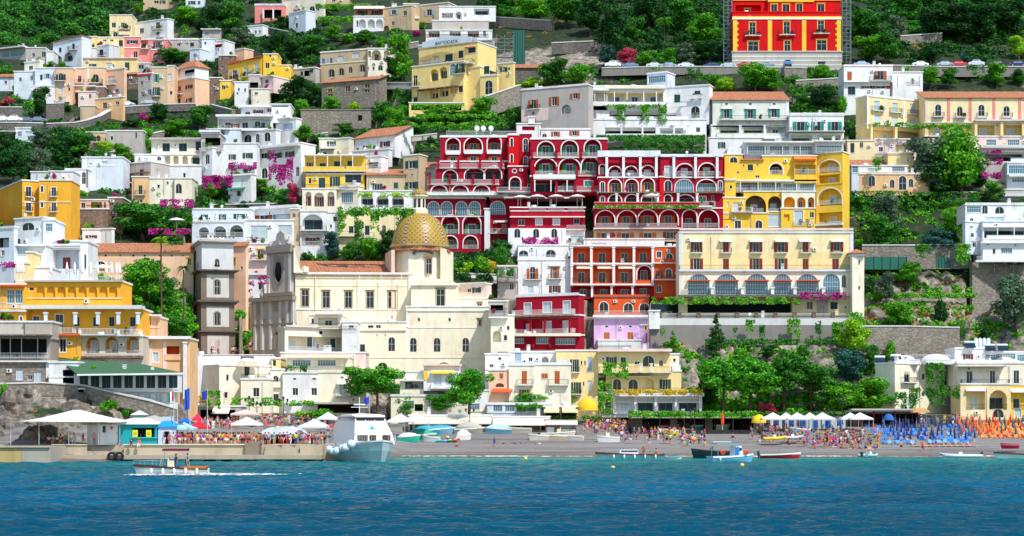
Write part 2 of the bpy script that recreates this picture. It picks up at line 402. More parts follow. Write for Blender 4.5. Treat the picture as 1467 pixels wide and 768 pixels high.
def build(name, label, cat, blocks, D=None, group=None, off=-1.0):
 b0 = blocks[0]
 if D is None: D = Dt((min(b.x0 for b in blocks)+max(b.x1 for b in blocks))/2, max(b.y1 for b in blocks))+off
 root = thing(name, label, cat, P((b0.x0+b0.x1)/2, b0.y1, D), 0, group)
 base = root.location.copy()
 for b in blocks:
  for o_ in blocks:
   if o_ is not b and min(o_.x1, b.x1)-max(o_.x0, b.x0) > .5*(b.x1-b.x0) and o_.y1 > b.y1+4 and o_.y0 > b.y0+2 and o_.y0 < b.y1+12: b.ext = min(b.ext, .2+max(0, (o_.y0-b.y1)*D/F))
  Db = D+b.d; s_ = Db/F; ck = b.c
  th = math.radians(b.th if b.side else b.yaw)
  ry = -th if b.side == 'r' else th                     # yaw of the front's direction
  u = Vector((math.cos(ry), math.sin(ry))); inn = Vector((-u[1], u[0]))
  near = b.x1 if b.side == 'r' else b.x0
  C = Vector(((near-CX)/F*Db, Db))
  def along(Cp, dr, px):
   k = (px-CX)/F; return (k*Cp[1]-Cp[0])/(dr[0]-k*dr[1])
  if b.side == 'r': L = -along(C, u, b.x0); P0 = C-u*L
  else: L = along(C, u, b.x1); P0 = C
  dep = b.dep
  if b.side == 'r': dep = max(1, along(C, inn, b.sx))
  if b.side == 'l': dep = max(1, along(C, inn, b.sx))
  dep = min(dep, 30)
  for q in range(int(min(b.x0, b.sx or b.x0))-3, int(max(b.x1, b.sx or b.x1))+4, 2):
   k = (q-CX)/F
   if b.side and (q < b.x0 if b.side == 'l' else q > b.x1): t_ = (k*C[1]-C[0])/(inn[0]-k*inn[1]); dd = C[1]+inn[1]*min(max(t_, 0), dep)
   else: t_ = (k*P0[1]-P0[0])/(u[0]-k*u[1]); dd = P0[1]+u[1]*min(max(t_, 0), L)
   CARVE.append((q, b.y0, b.y1, dd+3.2))
   if b.roof in ('shed', 'gab', 'hip'): CARVE.append((q, b.y0-b.rise-1, b.y0-2, dd+dep+.5))
  z = lambda py: CH+(HY-py)*s_
  zb, zt = z(b.y1), z(b.y0)
  loc0 = Vector((P0[0], P0[1], zb))-base
  fr = {'f': (Vector((0, 0)), Vector((1, 0)), L, lambda px: along(P0, u, px)),
              's': ((Vector((L, 0)), Vector((0, 1)), dep, lambda px: along(C, inn, px)) if b.side != 'l' else
     (Vector((0, dep)), Vector((0, -1)), dep, lambda px: dep-along(C, inn, px)))}
  holes = {'f': [], 's': []}; H = zt-zb; mats = [plaster(ck)]; extra = []
  def matidx(m):
   if m not in mats: mats.append(m)
   return mats.index(m)
  fc = 'f'; PANELS = []
  for tok in b.f.split(';'):
   a = tok.split()
   if not a: continue
   k = a[0]
   if k[0] == '@': fc = k[1]; continue
   O2, u2, LL, fx = fr[fc]; rr = ry+math.atan2(u2[1], u2[0])
   def W3(aa, zz, out=0):
    q = O2+u2*aa; iv = Vector((-u2[1], u2[0])); q = q-iv*out
    w = u*q[0]+inn*q[1]
    return loc0+Vector((w[0], w[1], zz-zb))
   kk = {'Rq': 'Rr'}.get(k, k)
   if kk in WK or kk in ('L', 'l', 'R', 'D'):
    xs = a[1]
    if ':' in xs: q = xs.split(':'); n = int(q[2]); xs = [float(q[0])+(float(q[1])-float(q[0]))*i/max(1, n-1) for i in range(n)]
    else: xs = [float(v) for v in xs.split(',')]
    cy, w, h = float(a[2]), float(a[3]), float(a[4])
    for x in xs:
     al, ar = fx(x-w/2), fx(x+w/2); c_ = (al+ar)/2; wm, hm = abs(ar-al), h*s_
     zz = z(cy+h/2)
     if kk in WK:
      sh = WK[kk][0]; ww = max(.3, round(wm*20)/20); hh = max(.3, round(hm*20)/20)
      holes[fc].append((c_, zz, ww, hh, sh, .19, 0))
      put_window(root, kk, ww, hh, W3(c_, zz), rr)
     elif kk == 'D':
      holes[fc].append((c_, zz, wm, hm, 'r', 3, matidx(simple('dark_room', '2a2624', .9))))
     else:
      inner = a[5] if len(a) > 5 else 'w'; dp = float(a[6]) if len(a) > 6 else 1.5
      colr = a[7] if len(a) > 7 else ck
      bm = matidx(plaster(colr)); sh = 'r' if kk == 'R' else 'a'
      c_ = min(max(c_, wm/2+.08), LL-wm/2-.08)
      holes[fc].append((c_, zz, wm, hm, sh, dp, bm))
      if kk == 'L':
       t = MB(); ring(t, wm, hm, 'a', .22, -.06, .0); t.obj('arch_trim', [white()], root, W3(c_, zz), rr)
      if inner != '-':
       iw = min(1.5, wm*.5) if inner not in 'mk' else wm*.86; ih = min(2.3, hm*.72)
       nn = max(1, int(wm/3.4)) if inner not in 'm' else 1
       for i in range(nn):
        cc = c_-wm/2+wm*(i+.5)/nn
        o = put_window(root, inner, iw, ih, W3(cc, zz+.02, -dp+.2), rr)
   elif k in ('B', 'F'):
    x0, x1, yy = float(a[1]), float(a[2]), float(a[3]); rail = a[4] if len(a) > 4 else 'i'; proj = float(a[5]) if len(a) > 5 else (1.0 if k == 'B' else 0)
    al, ar = fx(x0), fx(x1); l = abs(ar-al)
    if k == 'B': balcony(root, l, rail, proj, W3((al+ar)/2, z(yy)), rr, ck)
    else: link('railing', railmesh(l, rail, ck), root, W3((al+ar)/2, z(yy), proj+.04), rr)
    if R.random() < .5 and len(POTS) < 120 and l > 2:
     for q in range(R.randint(1, 2)):
      w = W3(al+R.uniform(.15, .85)*l, z(yy)+.0, (proj-.35) if k == 'B' else (proj-.35)); POTS.append((w+base, cat, label))
   elif k == 'E':
    for x in a[1].split(','):
     x = float(x); w = float(a[3]); al, ar = fx(x-w/2), fx(x+w/2)
     awning(root, abs(ar-al), a[4] if len(a) > 4 else 'f3ead2', float(a[5]) if len(a) > 5 else .8, W3((al+ar)/2, z(float(a[2]))), rr)
   elif k == 'C':   # string course
    zz = z(float(a[1])); h = float(a[2])*s_; pr = float(a[4]) if len(a) > 4 else .12
    mb = MB()
    mb.box(-.02, -pr, 0, LL+.02, .0, h); mb.obj('cornice', [plaster(a[3] if len(a) > 3 else 'W')], root, W3(0, zz), rr)
   elif k == 'P':   # pilasters
    for x in a[1].split(','):
     mb = MB(); al = fx(float(x)); w = float(a[2])*s_; z0, z1 = z(float(a[4])), z(float(a[3]))
     mb.box(-w/2, -.1, 0, w/2, .0, z1-z0); mb.obj('pilaster', [plaster(a[5] if len(a) > 5 else 'W')], root, W3(al, z0), rr)
   elif k == 'K':   # free columns in front
    for x in a[1].split(','):
     mb = MB(); al = fx(float(x)); w = float(a[2])*s_; z0, z1 = z(float(a[4])), z(float(a[3])); pr = float(a[6]) if len(a) > 6 else 1.5
     mb.box(-w/2, -w/2, 0, w/2, w/2, z1-z0); mb.box(-w*.7, -w*.7, z1-z0-.25, w*.7, w*.7, z1-z0-.002)
     mb.obj('column', [plaster(a[5] if len(a) > 5 else 'W')], root, W3(al, z0, pr), rr)
   elif k == 'S':   # slab x0 x1 y h proj colour
    al, ar = fx(float(a[1])), fx(float(a[2])); zz = z(float(a[3])); h = float(a[4])*s_; pr = float(a[5])
    mb = MB(); mb.box(al, -pr, 0, ar, -.003, h); mb.obj('slab', [plaster(a[6] if len(a) > 6 else 'W')], root, W3(0, zz), rr)
   elif k == 'Q':   # quoins / coloured panel x0 x1 y0 y1 colour
    al, ar = fx(float(a[1])), fx(float(a[2])); z1, z0 = z(float(a[3])), z(float(a[4]))
    PANELS.append((fc, al, ar, z0, z1, a[5], W3(0, z0), rr))
   else: print('?? token', k, label)
  for (fc, al, ar, z0, z1, pc, pl, rr) in PANELS:
   mb = MB(); hh = [(c_-al, zz-z0, w, h, k, .05, 0) for (c_, zz, w, h, k, dp, bm) in holes[fc] if al < c_ < ar and z0 < zz+h/2 < z1]
   face(mb, (0, 0), (1, 0), ar-al, 0, z1-z0, hh, 0, False)
   w, h = ar-al, z1-z0; mb.quad((w, 0, 0), (w, .05, 0), (w, .05, h), (w, 0, h)); mb.quad((0, .05, 0), (0, 0, 0), (0, 0, h), (0, .05, h)); mb.quad((0, 0, h), (w, 0, h), (w, .05, h), (0, .05, h))
   o = mb.obj('wall_panel', [plaster(pc)], root, pl, rr); d_ = Vector((math.sin(rr), -math.cos(rr), 0))*.05; o.location = o.location+d_+Vector((math.cos(rr), math.sin(rr), 0))*al
  mb = MB(); z0, z1 = -b.ext, H
  def sh_(hs): return [(c_, zz-zb, w, h, k, dp, bm) for (c_, zz, w, h, k, dp, bm) in hs]
  face(mb, (0, 0), (1, 0), L, z0, z1, sh_(holes['f']))
  face(mb, (L, 0), (0, 1), dep, z0, z1, sh_(holes['s']) if b.side != 'l' else [])
  face(mb, (0, dep), (0, -1), dep, z0, z1, sh_(holes['s']) if b.side == 'l' else [])
  mb.quad((L, dep, z0), (0, dep, z0), (0, dep, z1), (L, dep, z1))
  if b.top: mb.quad((0, 0, z1), (L, 0, z1), (L, dep, z1), (0, dep, z1))
  mb.obj('wall', mats, root, loc0, ry)
  if b.roof is None:
   if b.cor:
    m2 = MB(); t = .16
    for (x0, y0, x1, y1) in ((-t, -t, L+t, .2), (-t, dep-.2, L+t, dep+t), (-t, .2, .2, dep-.2), (L-.2, .2, L+t, dep-.2)): m2.box(x0, y0, H+.003, x1, y1, H+.28)
    m2.obj('parapet', [plaster(b.cor)], root, loc0, ry)
  else:
   m2 = MB(); t = .45; g = H+.002; rs = b.rise*s_+(dep if b.roof == 'shed' else dep/2 if b.roof in ('gab', 'hip') else 0)*(HY-b.y0)/F
   if b.roof == 'shed':
    m2.quad((-t, -t, g), (L+t, -t, g), (L+t, dep, g+rs), (-t, dep, g+rs)); m2.quad((-t, -t, g-.15), (-t, dep, g+rs-.15), (L+t, dep, g+rs-.15), (L+t, -t, g-.15))
    m2.quad((-t, -t, g-.15), (L+t, -t, g-.15), (L+t, -t, g), (-t, -t, g)); m2.tri((L, 0, g), (L, dep, g), (L, dep, g+rs-.1), 1); m2.tri((0, dep, g), (0, 0, g), (0, dep, g+rs-.1), 1)
   elif b.roof == 'sr':   # rises to the right
    m2.quad((-t, -t, g), (L+t, -t, g+rs), (L+t, dep, g+rs), (-t, dep, g)); m2.quad((-t, -t, g-.18), (L+t, -t, g+rs-.18), (L+t, -t, g+rs), (-t, -t, g))
    m2.tri((0, 0, g-.1), (L, 0, g-.1), (L, 0, g+rs-.1), 1); m2.quad((L, 0, g-.1), (L, dep, g-.1), (L, dep, g+rs-.1), (L, 0, g+rs-.1), 1)
   elif b.roof == 'gab':
    y2 = dep/2
    m2.quad((-t, -t, g), (L+t, -t, g), (L+t, y2, g+rs), (-t, y2, g+rs)); m2.quad((-t, y2, g+rs), (L+t, y2, g+rs), (L+t, dep+t, g), (-t, dep+t, g))
    m2.quad((-t, -t, g-.15), (L+t, -t, g-.15), (L+t, -t, g), (-t, -t, g))
    for x in (0, L): m2.tri((x, 0, g-.1), (x, dep, g-.1), (x, y2, g+rs-.08), 1)
    m2.quad((L+t, -t, g-.15), (L+t, y2, g+rs-.15), (L+t, y2, g+rs), (L+t, -t, g), 1)
   elif b.roof == 'hip':
    i = min(L, dep)*.45; y2 = dep/2
    A, B_, C_, D_ = (-t, -t, g), (L+t, -t, g), (L+t, dep+t, g), (-t, dep+t, g); E, F_ = (i, y2, g+rs), (L-i, y2, g+rs)
    m2.quad(A, B_, F_, E); m2.tri(B_, C_, F_); m2.quad(C_, D_, E, F_); m2.tri(D_, A, E); m2.quad((-t, -t, g-.15), (L+t, -t, g-.15), B_, A); m2.quad((L+t, -t, g-.15), (L+t, dep+t, g-.15), C_, B_); m2.quad((-t, dep+t, g-.15), (-t, -t, g-.15), A, D_)
   elif b.roof == 'dome':
    n = max(1, round(L/4.5))
    for q in range(n): m2.ball((L*(q+.5)/n, dep*.5, g), L/n/2*.95, 16, 0, .45, 1, min(1, dep/(L/n)), half=True)
   o = m2.obj('roof', [tiles() if b.roof != 'dome' else plaster('W'), plaster(ck)], root, loc0, ry, smooth=(b.roof == 'dome'))
  # small rooftop and wall fittings
  fits = [(c_, zz-zb, w, h) for (c_, zz, w, h, k, dp, bm) in holes['f']]
  def put(me, nm, w, h, zlo, dz, oy):
   for _ in range(12):
    a, q = R.uniform(w, max(w+.1, L-w)), R.uniform(zlo, max(zlo+.1, H-h-.3))
    if all(abs(a-c_) > w/2+ww/2+.1 or q > zz+hh+.1 or q+h < zz-.1 for c_, zz, ww, hh in fits):
     p_ = u*a-inn*oy; fits.append((a, q, w, h)); link(nm, me, root, loc0+Vector((p_[0], p_[1], q)), ry); return
  if H > 2.6 and L > 3 and cat not in ('church', 'bell tower', 'palace', 'wall', 'monastery', 'chapel', 'turret', 'hut', 'boathouse'):
   if not CLM: CLM.update(satellite_dish=_dish(), chimney=_chim(), water_tank=_tank(), antenna=_ant())
   if 'ac' not in AWN: AWN['ac'] = _ac()
   for _ in range(R.choice((0, 0, 1, 1, 2))): put(AWN['ac'], 'air_conditioner', .9, .6, .8, 0, .02)
   for _ in range(R.choice((0, 1, 1, 2))):
    k2 = ('pipe', round(H, 0))
    if k2 not in AWN: mb = MB(); mb.box(-.05, -.12, .1, .05, -.01, k2[1]-.35); AWN[k2] = mb.mesh('downpipe', [simple('pipe_paint', 'b9b0a2', .6)])
    a = R.uniform(.05, .95)*L
    if all(abs(a-c_) > ww/2+.25 for c_, zz, ww, hh in fits): p_ = u*a; link('downpipe', AWN[k2], root, loc0+Vector((p_[0], p_[1], 0)), ry)
  if b.roof is None and R.random() < .4 and L > 3:
   for _ in range(R.randint(1, 3)): p_ = u*R.uniform(.1, .9)*L+inn*.35; RPOTS.append((loc0+base+Vector((p_[0], p_[1], H+.02)), label))
  if b.roof is None and L > 5 and R.random() < .65: clutter(root, loc0, u, inn, L, dep, H, ry)
 return root
def _dish():
 mb = MB(); mb.lathe([(.01, 0), (.2, .04), (.32, .13)], 10); mb.v = [(x, -z, y+.9) for x, y, z in mb.v]; mb.tube([(0, 0, 0), (0, 0, .9)], .03, 5); return mb.mesh('satellite_dish', [white()])
def _ac():
 mb = MB(); mb.box(-.4, -.3, 0, .4, 0, .55); mb.lathe([(.2, 0), (.2, .02)], 10, 1); n = len(mb.v)
 for i in range(n-20, n): x, y, z = mb.v[i]; mb.v[i] = (x-.08, -.3-z, y+.28)
 return mb.mesh('air_conditioner', [white(), iron()])
def _chim():
 mb = MB(); mb.box(-.3, -.3, 0, .3, .3, 1.1); mb.box(-.38, -.38, 1.1, .38, .38, 1.2); mb.box(-.2, -.2, 1.2, .2, .2, 1.45); mb.box(-.34, -.34, 1.45, .34, .34, 1.55); return mb.mesh('chimney', [plaster('W')])
def _tank():
 mb = MB(); mb.lathe([(.4, 0), (.4, 1.1)], 12); mb.v = [(z-.5, x, y+.5) for x, y, z in mb.v]; mb.box(-.4, -.3, 0, .4, .3, .12); return mb.mesh('water_tank', [simple('tank_white', 'dfe6ea', .35)], True)
def _ant():
 mb = MB(); mb.tube([(0, 0, 0), (0, 0, 2.6)], .03, 5)
 for z in (2, 2.2, 2.4): mb.tube([(-.5, 0, z), (.5, 0, z)], .02, 4)
 return mb.mesh('antenna', [iron()])
CLM = {}
def clutter(root, loc0, u, inn, L, dep, H, ry):
 if not CLM: CLM.update(satellite_dish=_dish(), chimney=_chim(), water_tank=_tank(), antenna=_ant())
 for i in range(R.randint(1, 4)):
  k = R.choice(list(CLM)); a = R.uniform(.1, .9)*L; q = min(dep*.3, R.uniform(.6, 2.5)); w = u*a+inn*q
  link(k, CLM[k], root, loc0+Vector((w[0], w[1], H)), ry+R.uniform(-.3, .3))
# ---------------------------------------------------------------- foliage
def leaves(C, N, size, jit=.5, rng=NR):
 """one small tilted leaf quad at every point of C, facing roughly along N"""
 n = len(C); Nn = N+rng.normal(0, jit, (n, 3)); Nn /= np.linalg.norm(Nn, axis=1)[:, None]+1e-9
 a = np.cross(Nn, rng.normal(0, 1, (n, 3))); a /= np.linalg.norm(a, axis=1)[:, None]+1e-9
 b = np.cross(Nn, a); s = (size*rng.uniform(.6, 1.3, n))[:, None]
 V = np.stack([C-a*s-b*s*.5, C+a*s-b*s*.7, C+a*s*.8+b*s*.6, C-a*s*.7+b*s*.6], 1).reshape(-1, 3)
 return V
def blobs(B, n_per, size, sq=(1, 1, 1), rng=NR, inner=.35):
 Cs, Ns = [], []
 for (x, y, z, r) in B:
  n = max(6, int(n_per*r*r)); d = rng.normal(0, 1, (n, 3)); d /= np.linalg.norm(d, axis=1)[:, None]
  rr = r*(1-inner*rng.rand(n)**2)*(1+.22*np.sin(d[:, 0]*5+x*3)*np.sin(d[:, 2]*6+y*3))
  Cs.append(np.array([x, y, z])+d*rr[:, None]*np.array(sq)); Ns.append(d)
 C = np.concatenate(Cs); N = np.concatenate(Ns)
 return leaves(C, N, size, .45, rng)
def quads(V): return np.arange(len(V)).reshape(-1, 4)
CROWN = {}
def crown_mesh(kind, k):
 key = (kind, k)
 if key in CROWN: return CROWN[key]
 r = np.random.RandomState(100+k*7+len(kind)*31+ord(kind[0])); B = []
 if kind == 'broad':      # unit: width 1, height 1, bottom z=0
  for i in range(26):
   a = r.uniform(0, 2*PI); q = r.uniform(.05, .36); z = r.uniform(.14, .86); lim = math.sqrt(max(.05, 1-((z-.45)/.55)**2)); B.append((q*math.cos(a)*lim*1.05, q*math.sin(a)*lim*1.05, z, r.uniform(.11, .2)))
  V = blobs(B, 8500, .023, (1, 1, .85), r)
 elif kind == 'pine':     # flat-topped umbrella crown of separate pads
  for i in range(30):
   a = r.uniform(0, 2*PI); q = r.uniform(0, .4)**.8; B.append((q*.95*math.cos(a), q*.95*math.sin(a), r.uniform(.2, .8)-q*.35, r.uniform(.11, .19)))
  V = blobs(B, 11000, .021, (1.1, 1.1, .75), r)
 elif kind == 'conifer':
  for i in range(40):
   z = r.uniform(.03, .97); q = (1-z)*.42*r.uniform(.3, 1); a = r.uniform(0, 2*PI); B.append((q*math.cos(a), q*math.sin(a), z, .05+.09*(1-z)))
  V = blobs(B, 9500, .02, (1.15, 1.15, .5), r)
 elif kind == 'bush':
  for i in range(12):
   a = r.uniform(0, 2*PI); q = r.uniform(0, .33); B.append((q*math.cos(a), q*math.sin(a), r.uniform(.15, .62), r.uniform(.13, .25)))
  V = blobs(B, 4200, .033, (1, 1, .95), r)
 elif kind == 'palm':
  Vl = []
  for i in range(30):
   a = r.uniform(0, 2*PI); el = r.uniform(-.5, 1.1); d = np.array([math.cos(a), math.sin(a), 0])
   for j in range(22):
    t = (j+1)/22; p = d*.5*t*math.cos(el*.6)+np.array([0, 0, .55+.42*math.sin(el)*t-.5*t*t*(.6+.4*math.cos(el))])
    s = np.cross(d, [0, 0, 1]); w = .09*(1-t*.75)*(.4+t) if t < .3 else .085*(1.05-t)
    for sg in (-1, 1):
     q0 = p; q1 = p+s*sg*w+np.array([0, 0, -w*.7])+d*.02; Vl += [q0, q0+d*.014, q1+d*.012, q1]
  V = np.array(Vl)
 CROWN[key] = npmesh('crown', V, quads(V), [LM('mid')]); return CROWN[key]
def bark(): return simple('bark', '5c4636', .9)
TRK = {}
def trunk_mesh(kind, k):
 key = (kind in ('palm', 'conifer'), k % 3, kind == 'pine')
 if key in TRK: return TRK[key]
 r = random.Random(k); mb = MB()
 if key[0]: mb.tube([(0, 0, -.1), (.01, 0, .3), (-.01, .01, .7), (0, 0, 1.0)], [.04, .028, .026, .024], 8)
 else:
  bx = r.uniform(-.05, .05); mb.tube([(0, 0, -.12), (bx, 0, .2), (bx*.4, .02, .5), (bx, 0, .74)], [.055, .042, .035, .02], 8)
  for i in range(6):
   a = r.uniform(0, 2*PI); h0 = r.uniform(.3, .52); e = Vector((math.cos(a)*.3, math.sin(a)*.3, r.uniform(.68, .85)))
   mb.tube([(bx*.4, .02, h0), tuple(e*.5+Vector((0, 0, h0*.45))), tuple(e)], [.026, .018, .006], 6)
 TRK[key] = mb.mesh('trunk', [bark()], True); return TRK[key]
KINDN = dict(dark='dark green', mid='green', bright='bright green', olive='grey-green', pine='bright green', blue='blue-green', mag='magenta', red='crimson', yel='yellow-flowered', lime='lime green', dry='dry ochre')
TREE_I = [0]
def tree(x, yb, yt, w, kind, leaf, where, D=None, off=0, name=None, label=None, group=None):
 TREE_I[0] += 1; k = TREE_I[0]; r = random.Random(k*13)
 if D is None: D = Dg(x, yb)+off
 s = D/F; H = (yb-yt)*s; W = w*s; base = P(x, yb, D)
 nm = name or {'broad': 'broadleaf_tree', 'pine': 'umbrella_pine', 'conifer': 'conifer_tree', 'bush': 'shrub', 'palm': 'palm_tree'}[kind]
 if leaf in ('mag', 'red') and not name: nm = 'bougainvillea'
 kn = {'broad': 'leafy tree', 'pine': 'umbrella pine', 'conifer': 'conifer', 'bush': 'rounded shrub', 'palm': 'palm'}[kind]
 if leaf in ('mag', 'red'): kn = 'flowering bougainvillea'
 t = thing(nm, label or f'{KINDN[leaf]} {kn} {where}', {'bush': 'shrub'}.get(kind, 'tree'), base, r.uniform(0, 6.28) if kind != 'palm' else 0, group)
 fr, z0 = {'broad': (.88, .12), 'pine': (.66, .34), 'conifer': (.97, .03), 'bush': (1.0, 0), 'palm': (0, 0)}[kind]
 if kind == 'palm':
  ch = min(W, H*.9); link('crown', crown_mesh('palm', k % 2), t, (0, 0, H-ch*.78), 0, (W, W, ch*1.1), mat=LM(leaf))
  link('trunk', trunk_mesh('palm', 0), t, (0, 0, 0), 0, (H*.2+3, H*.2+3, H-ch*.3))
 else:
  ck = {'broad': 'broad', 'pine': 'pine', 'conifer': 'conifer', 'bush': 'bush'}[kind]
  link('crown', crown_mesh(ck, k % (4 if kind == 'broad' else 3)), t, (0, 0, H*z0), 0, (W*(1.18 if kind == 'pine' else 1.1),)*2+(H*fr*1.04,), mat=LM(leaf))
  if kind != 'bush': link('trunk', trunk_mesh(kind, k), t, (0, 0, 0), 0, (max(W*.7, H*.5), max(W*.7, H*.5), H))
 return t
VCACHE = {}
def vine(x0, y0, x1, y1, D, leaf, label, th=.6, name='climbing_vine', ragged=.35, dens=38, cat='vine', size=.17):
 """a sheet of leaves hanging on a wall or lying over a pergola"""
 s = D/F; w, h = (x1-x0)*s, (y1-y0)*s; r = np.random.RandomState(int(x0*7+y0)); n = int(w*h*dens)+60
 X = r.uniform(-w/2, w/2, n); Z = r.uniform(0, h, n); ph = r.uniform(0, 6)
 lim = h*(ragged*.5+ragged*.5*np.sin(X*1.7+ph)*np.sin(X*.53+ph*2)); keep = Z > lim*.9
 cl = np.sin(X*2.1+ph)+np.sin(Z*2.6+ph)+np.sin(X*.9-Z*1.3); keep &= r.rand(n) < .55+.25*cl
 X, Z = X[keep], Z[keep]; Y = -th*(.15+.85*r.rand(len(X)))*(.7+.3*np.sin(X*2.1+ph)*np.sin(Z*2.6))
 N = np.tile([0, -1, .35], (len(X), 1)); V = leaves(np.stack([X, Y, Z], 1), N, size, .6, r)
 me = npmesh(name, V, quads(V), [LM(leaf)])
 o = link(name, me, None, P((x0+x1)/2, y1, D-.15)); return tag(o, label, cat)
# ---------------------------------------------------------------- ground, cliff and sea
def rockmat():
 m, nt, b = newmat('hillside_rock_and_soil'); p = geo(nt)
 n1 = ntex(nt, p, .09, 6, .65); n2 = ntex(nt, mapping(nt, p, (1, 1, .45)), .6, 8, .7)
 rock = ramp(nt, n2, [(.3, lin('37322d')), (.48, lin('837a6e')), (.62, lin('b3a896')), (.8, lin('d8cfbe'))])
 soil = ramp(nt, n2, [(.3, lin('101c0a')), (.5, lin('1f3213')), (.75, lin('4a5428'))])
 g = nt.nodes.new('ShaderNodeNewGeometry'); sn = nt.nodes.new('ShaderNodeSeparateXYZ'); nt.links.new(g.outputs['Normal'], sn.inputs[0])
 sm = nt.nodes.new('ShaderNodeMath'); sm.operation = 'MULTIPLY_ADD'; sm.inputs[1].default_value = .55; nt.links.new(sn.outputs['Z'], sm.inputs[0])
 sy = nt.nodes.new('ShaderNodeSeparateXYZ'); nt.links.new(p, sy.inputs[0]); ry_ = nt.nodes.new('ShaderNodeMapRange')
 for k_, v_ in (('From Min', 398), ('From Max', 412), ('To Min', -.2), ('To Max', .03)): ry_.inputs[k_].default_value = v_
 nt.links.new(sy.outputs['Y'], ry_.inputs['Value']); sa = nt.nodes.new('ShaderNodeMath'); dv = nt.nodes.new('ShaderNodeVectorMath'); dv.operation = 'DISTANCE'; dv.inputs[1].default_value = (10, 512, 103); nt.links.new(p, dv.inputs[0]); dm = nt.nodes.new('ShaderNodeMapRange')
 for k_, v_ in (('From Min', 12), ('From Max', 30), ('To Min', -.5), ('To Max', 0)): dm.inputs[k_].default_value = v_
 nt.links.new(dv.outputs['Value'], dm.inputs['Value']); n1b = nt.nodes.new('ShaderNodeMath'); nt.links.new(n1, n1b.inputs[0]); nt.links.new(dm.outputs[0], n1b.inputs[1]); nt.links.new(n1b.outputs[0], sa.inputs[0]); nt.links.new(ry_.outputs[0], sa.inputs[1]); nt.links.new(sa.outputs[0], sm.inputs[2])
 f = ramp(nt, sm.outputs[0], [(.72, (0, 0, 0)), (.9, (1, 1, 1))])
 c = mixc(nt, f, rock, soil)
 sx = nt.nodes.new('ShaderNodeSeparateXYZ'); nt.links.new(p, sx.inputs[0])
 # the low ground by the water is grey pebble beach
 beach = mixc(nt, .6, ramp(nt, ntex(nt, p, 2.5, 6, .7), [(.3, lin('5f5a58')), (.55, lin('8b8582')), (.8, lin('b4aeaa'))]), ramp(nt, ntex(nt, mapping(nt, p, (.02, .22, .5)), 1.2, 4, .6), [(.38, lin('5d5650')), (.5, lin('9a9590')), (.62, lin('77706a'))]))
 wet = mixc(nt, ramp(nt, sx.outputs['Z'], [(.0, (0, 0, 0)), (.9, (1, 1, 1))]), lin('6b5f52'), beach)
 r = nt.nodes.new('ShaderNodeMapRange'); r.inputs['From Min'].default_value = 4.6; r.inputs['From Max'].default_value = 5.4; nt.links.new(sx.outputs['Z'], r.inputs['Value'])
 c2 = mixc(nt, r.outputs[0], wet, c); nt.links.new(c2, b.inputs['Base Color'])
 b.inputs['Roughness'].default_value = .92; bump(nt, b, n2, .5, .8); return m
ROCKZ = [(-300, 520, 262, 640, 3.4), (930, 455, 1470, 590, 2.6), (1225, 350, 1420, 520, 2.4), (700, 0, 960, 95, 2.5), (1200, 0, 1500, 95, 2.5), (-300, 0, 1800, 500, .8)]
GR = {}
def grid():
 px = np.arange(-330, 1801, 4.0); py = np.concatenate([np.arange(-90, 640, 3.0), np.arange(640, 701, 2.5)])[::-1]
 X, Y = np.meshgrid(px, py); D = Dt(X, Y); amp = np.zeros_like(X)
 for (a, b, c, d, k) in ROCKZ:
  w = np.clip((X-a)/25, 0, 1)*np.clip((c-X)/25, 0, 1)*np.clip((Y-b)/12, 0, 1)*np.clip((d-Y)/12, 0, 1); amp = np.maximum(amp, w*k)
 S = D/F; wx, wz = (X-CX)*S, CH+(HY-Y)*S; nz = np.zeros_like(X)
 for i in range(X.shape[0]):
  for j in range(X.shape[1]):
   if amp[i, j] > 0: nz[i, j] = noise.fractal(Vector((wx[i, j]*.12, D[i, j]*.02, wz[i, j]*.13)), .9, 2.1, 4)+(.45*noise.ridged_multi_fractal(Vector((wx[i, j]*.35, 3, wz[i, j]*.3)), .8, 2.2, 3, 1, 2)-.6 if amp[i, j] > 1.5 else 0)
 D = D+nz*amp*1.3+amp*.5
 # ground is cut back behind every house front, so each stands on its own level terrace
 for (q, y0, y1, dd) in CARVE:
  j = int(round((q-px[0])/4.0))
  if 0 <= j < len(px):
   m = (py <= y1+1) & (py >= y0-1)
   for jj in (j-1, j, j+1):
    if 0 <= jj < len(px): D[m, jj] = np.maximum(D[m, jj], dd)
 D = np.maximum.accumulate(D, axis=0)
 GR.update(px=px, py=py, X=X, Y=Y, D=D)
def Dg(x, y):
 px, py, D = GR['px'], GR['py'], GR['D']; x = np.asarray(x, float); y = np.asarray(y, float)
 j = np.clip(((x-px[0])/4.0).round().astype(int), 0, len(px)-1); i = np.clip(np.searchsorted(-py, -y), 0, len(py)-1)
 r = D[i, j]; return float(r) if r.ndim == 0 else r
def G(px, py): return P(px, py, Dg(px, py))
def terrain():
 X, Y, D2 = GR['X'], GR['Y'], GR['D']; S = D2/F
 V = np.stack([(X-CX)*S, D2, CH+(HY-Y)*S], -1)
 rows, cols = X.shape; back = V[-1].copy(); back[:, 1] += 900; back[:, 2] += 60
 V = np.concatenate([V.reshape(-1, 3), back]); idx = np.arange((rows+1)*cols).reshape(rows+1, cols)
 Q = np.stack([idx[:-1, :-1], idx[:-1, 1:], idx[1:, 1:], idx[1:, :-1]], -1).reshape(-1, 4)
 o = link('terrain', npmesh('terrain', V, Q, [rockmat()], False)); struct(o); return o
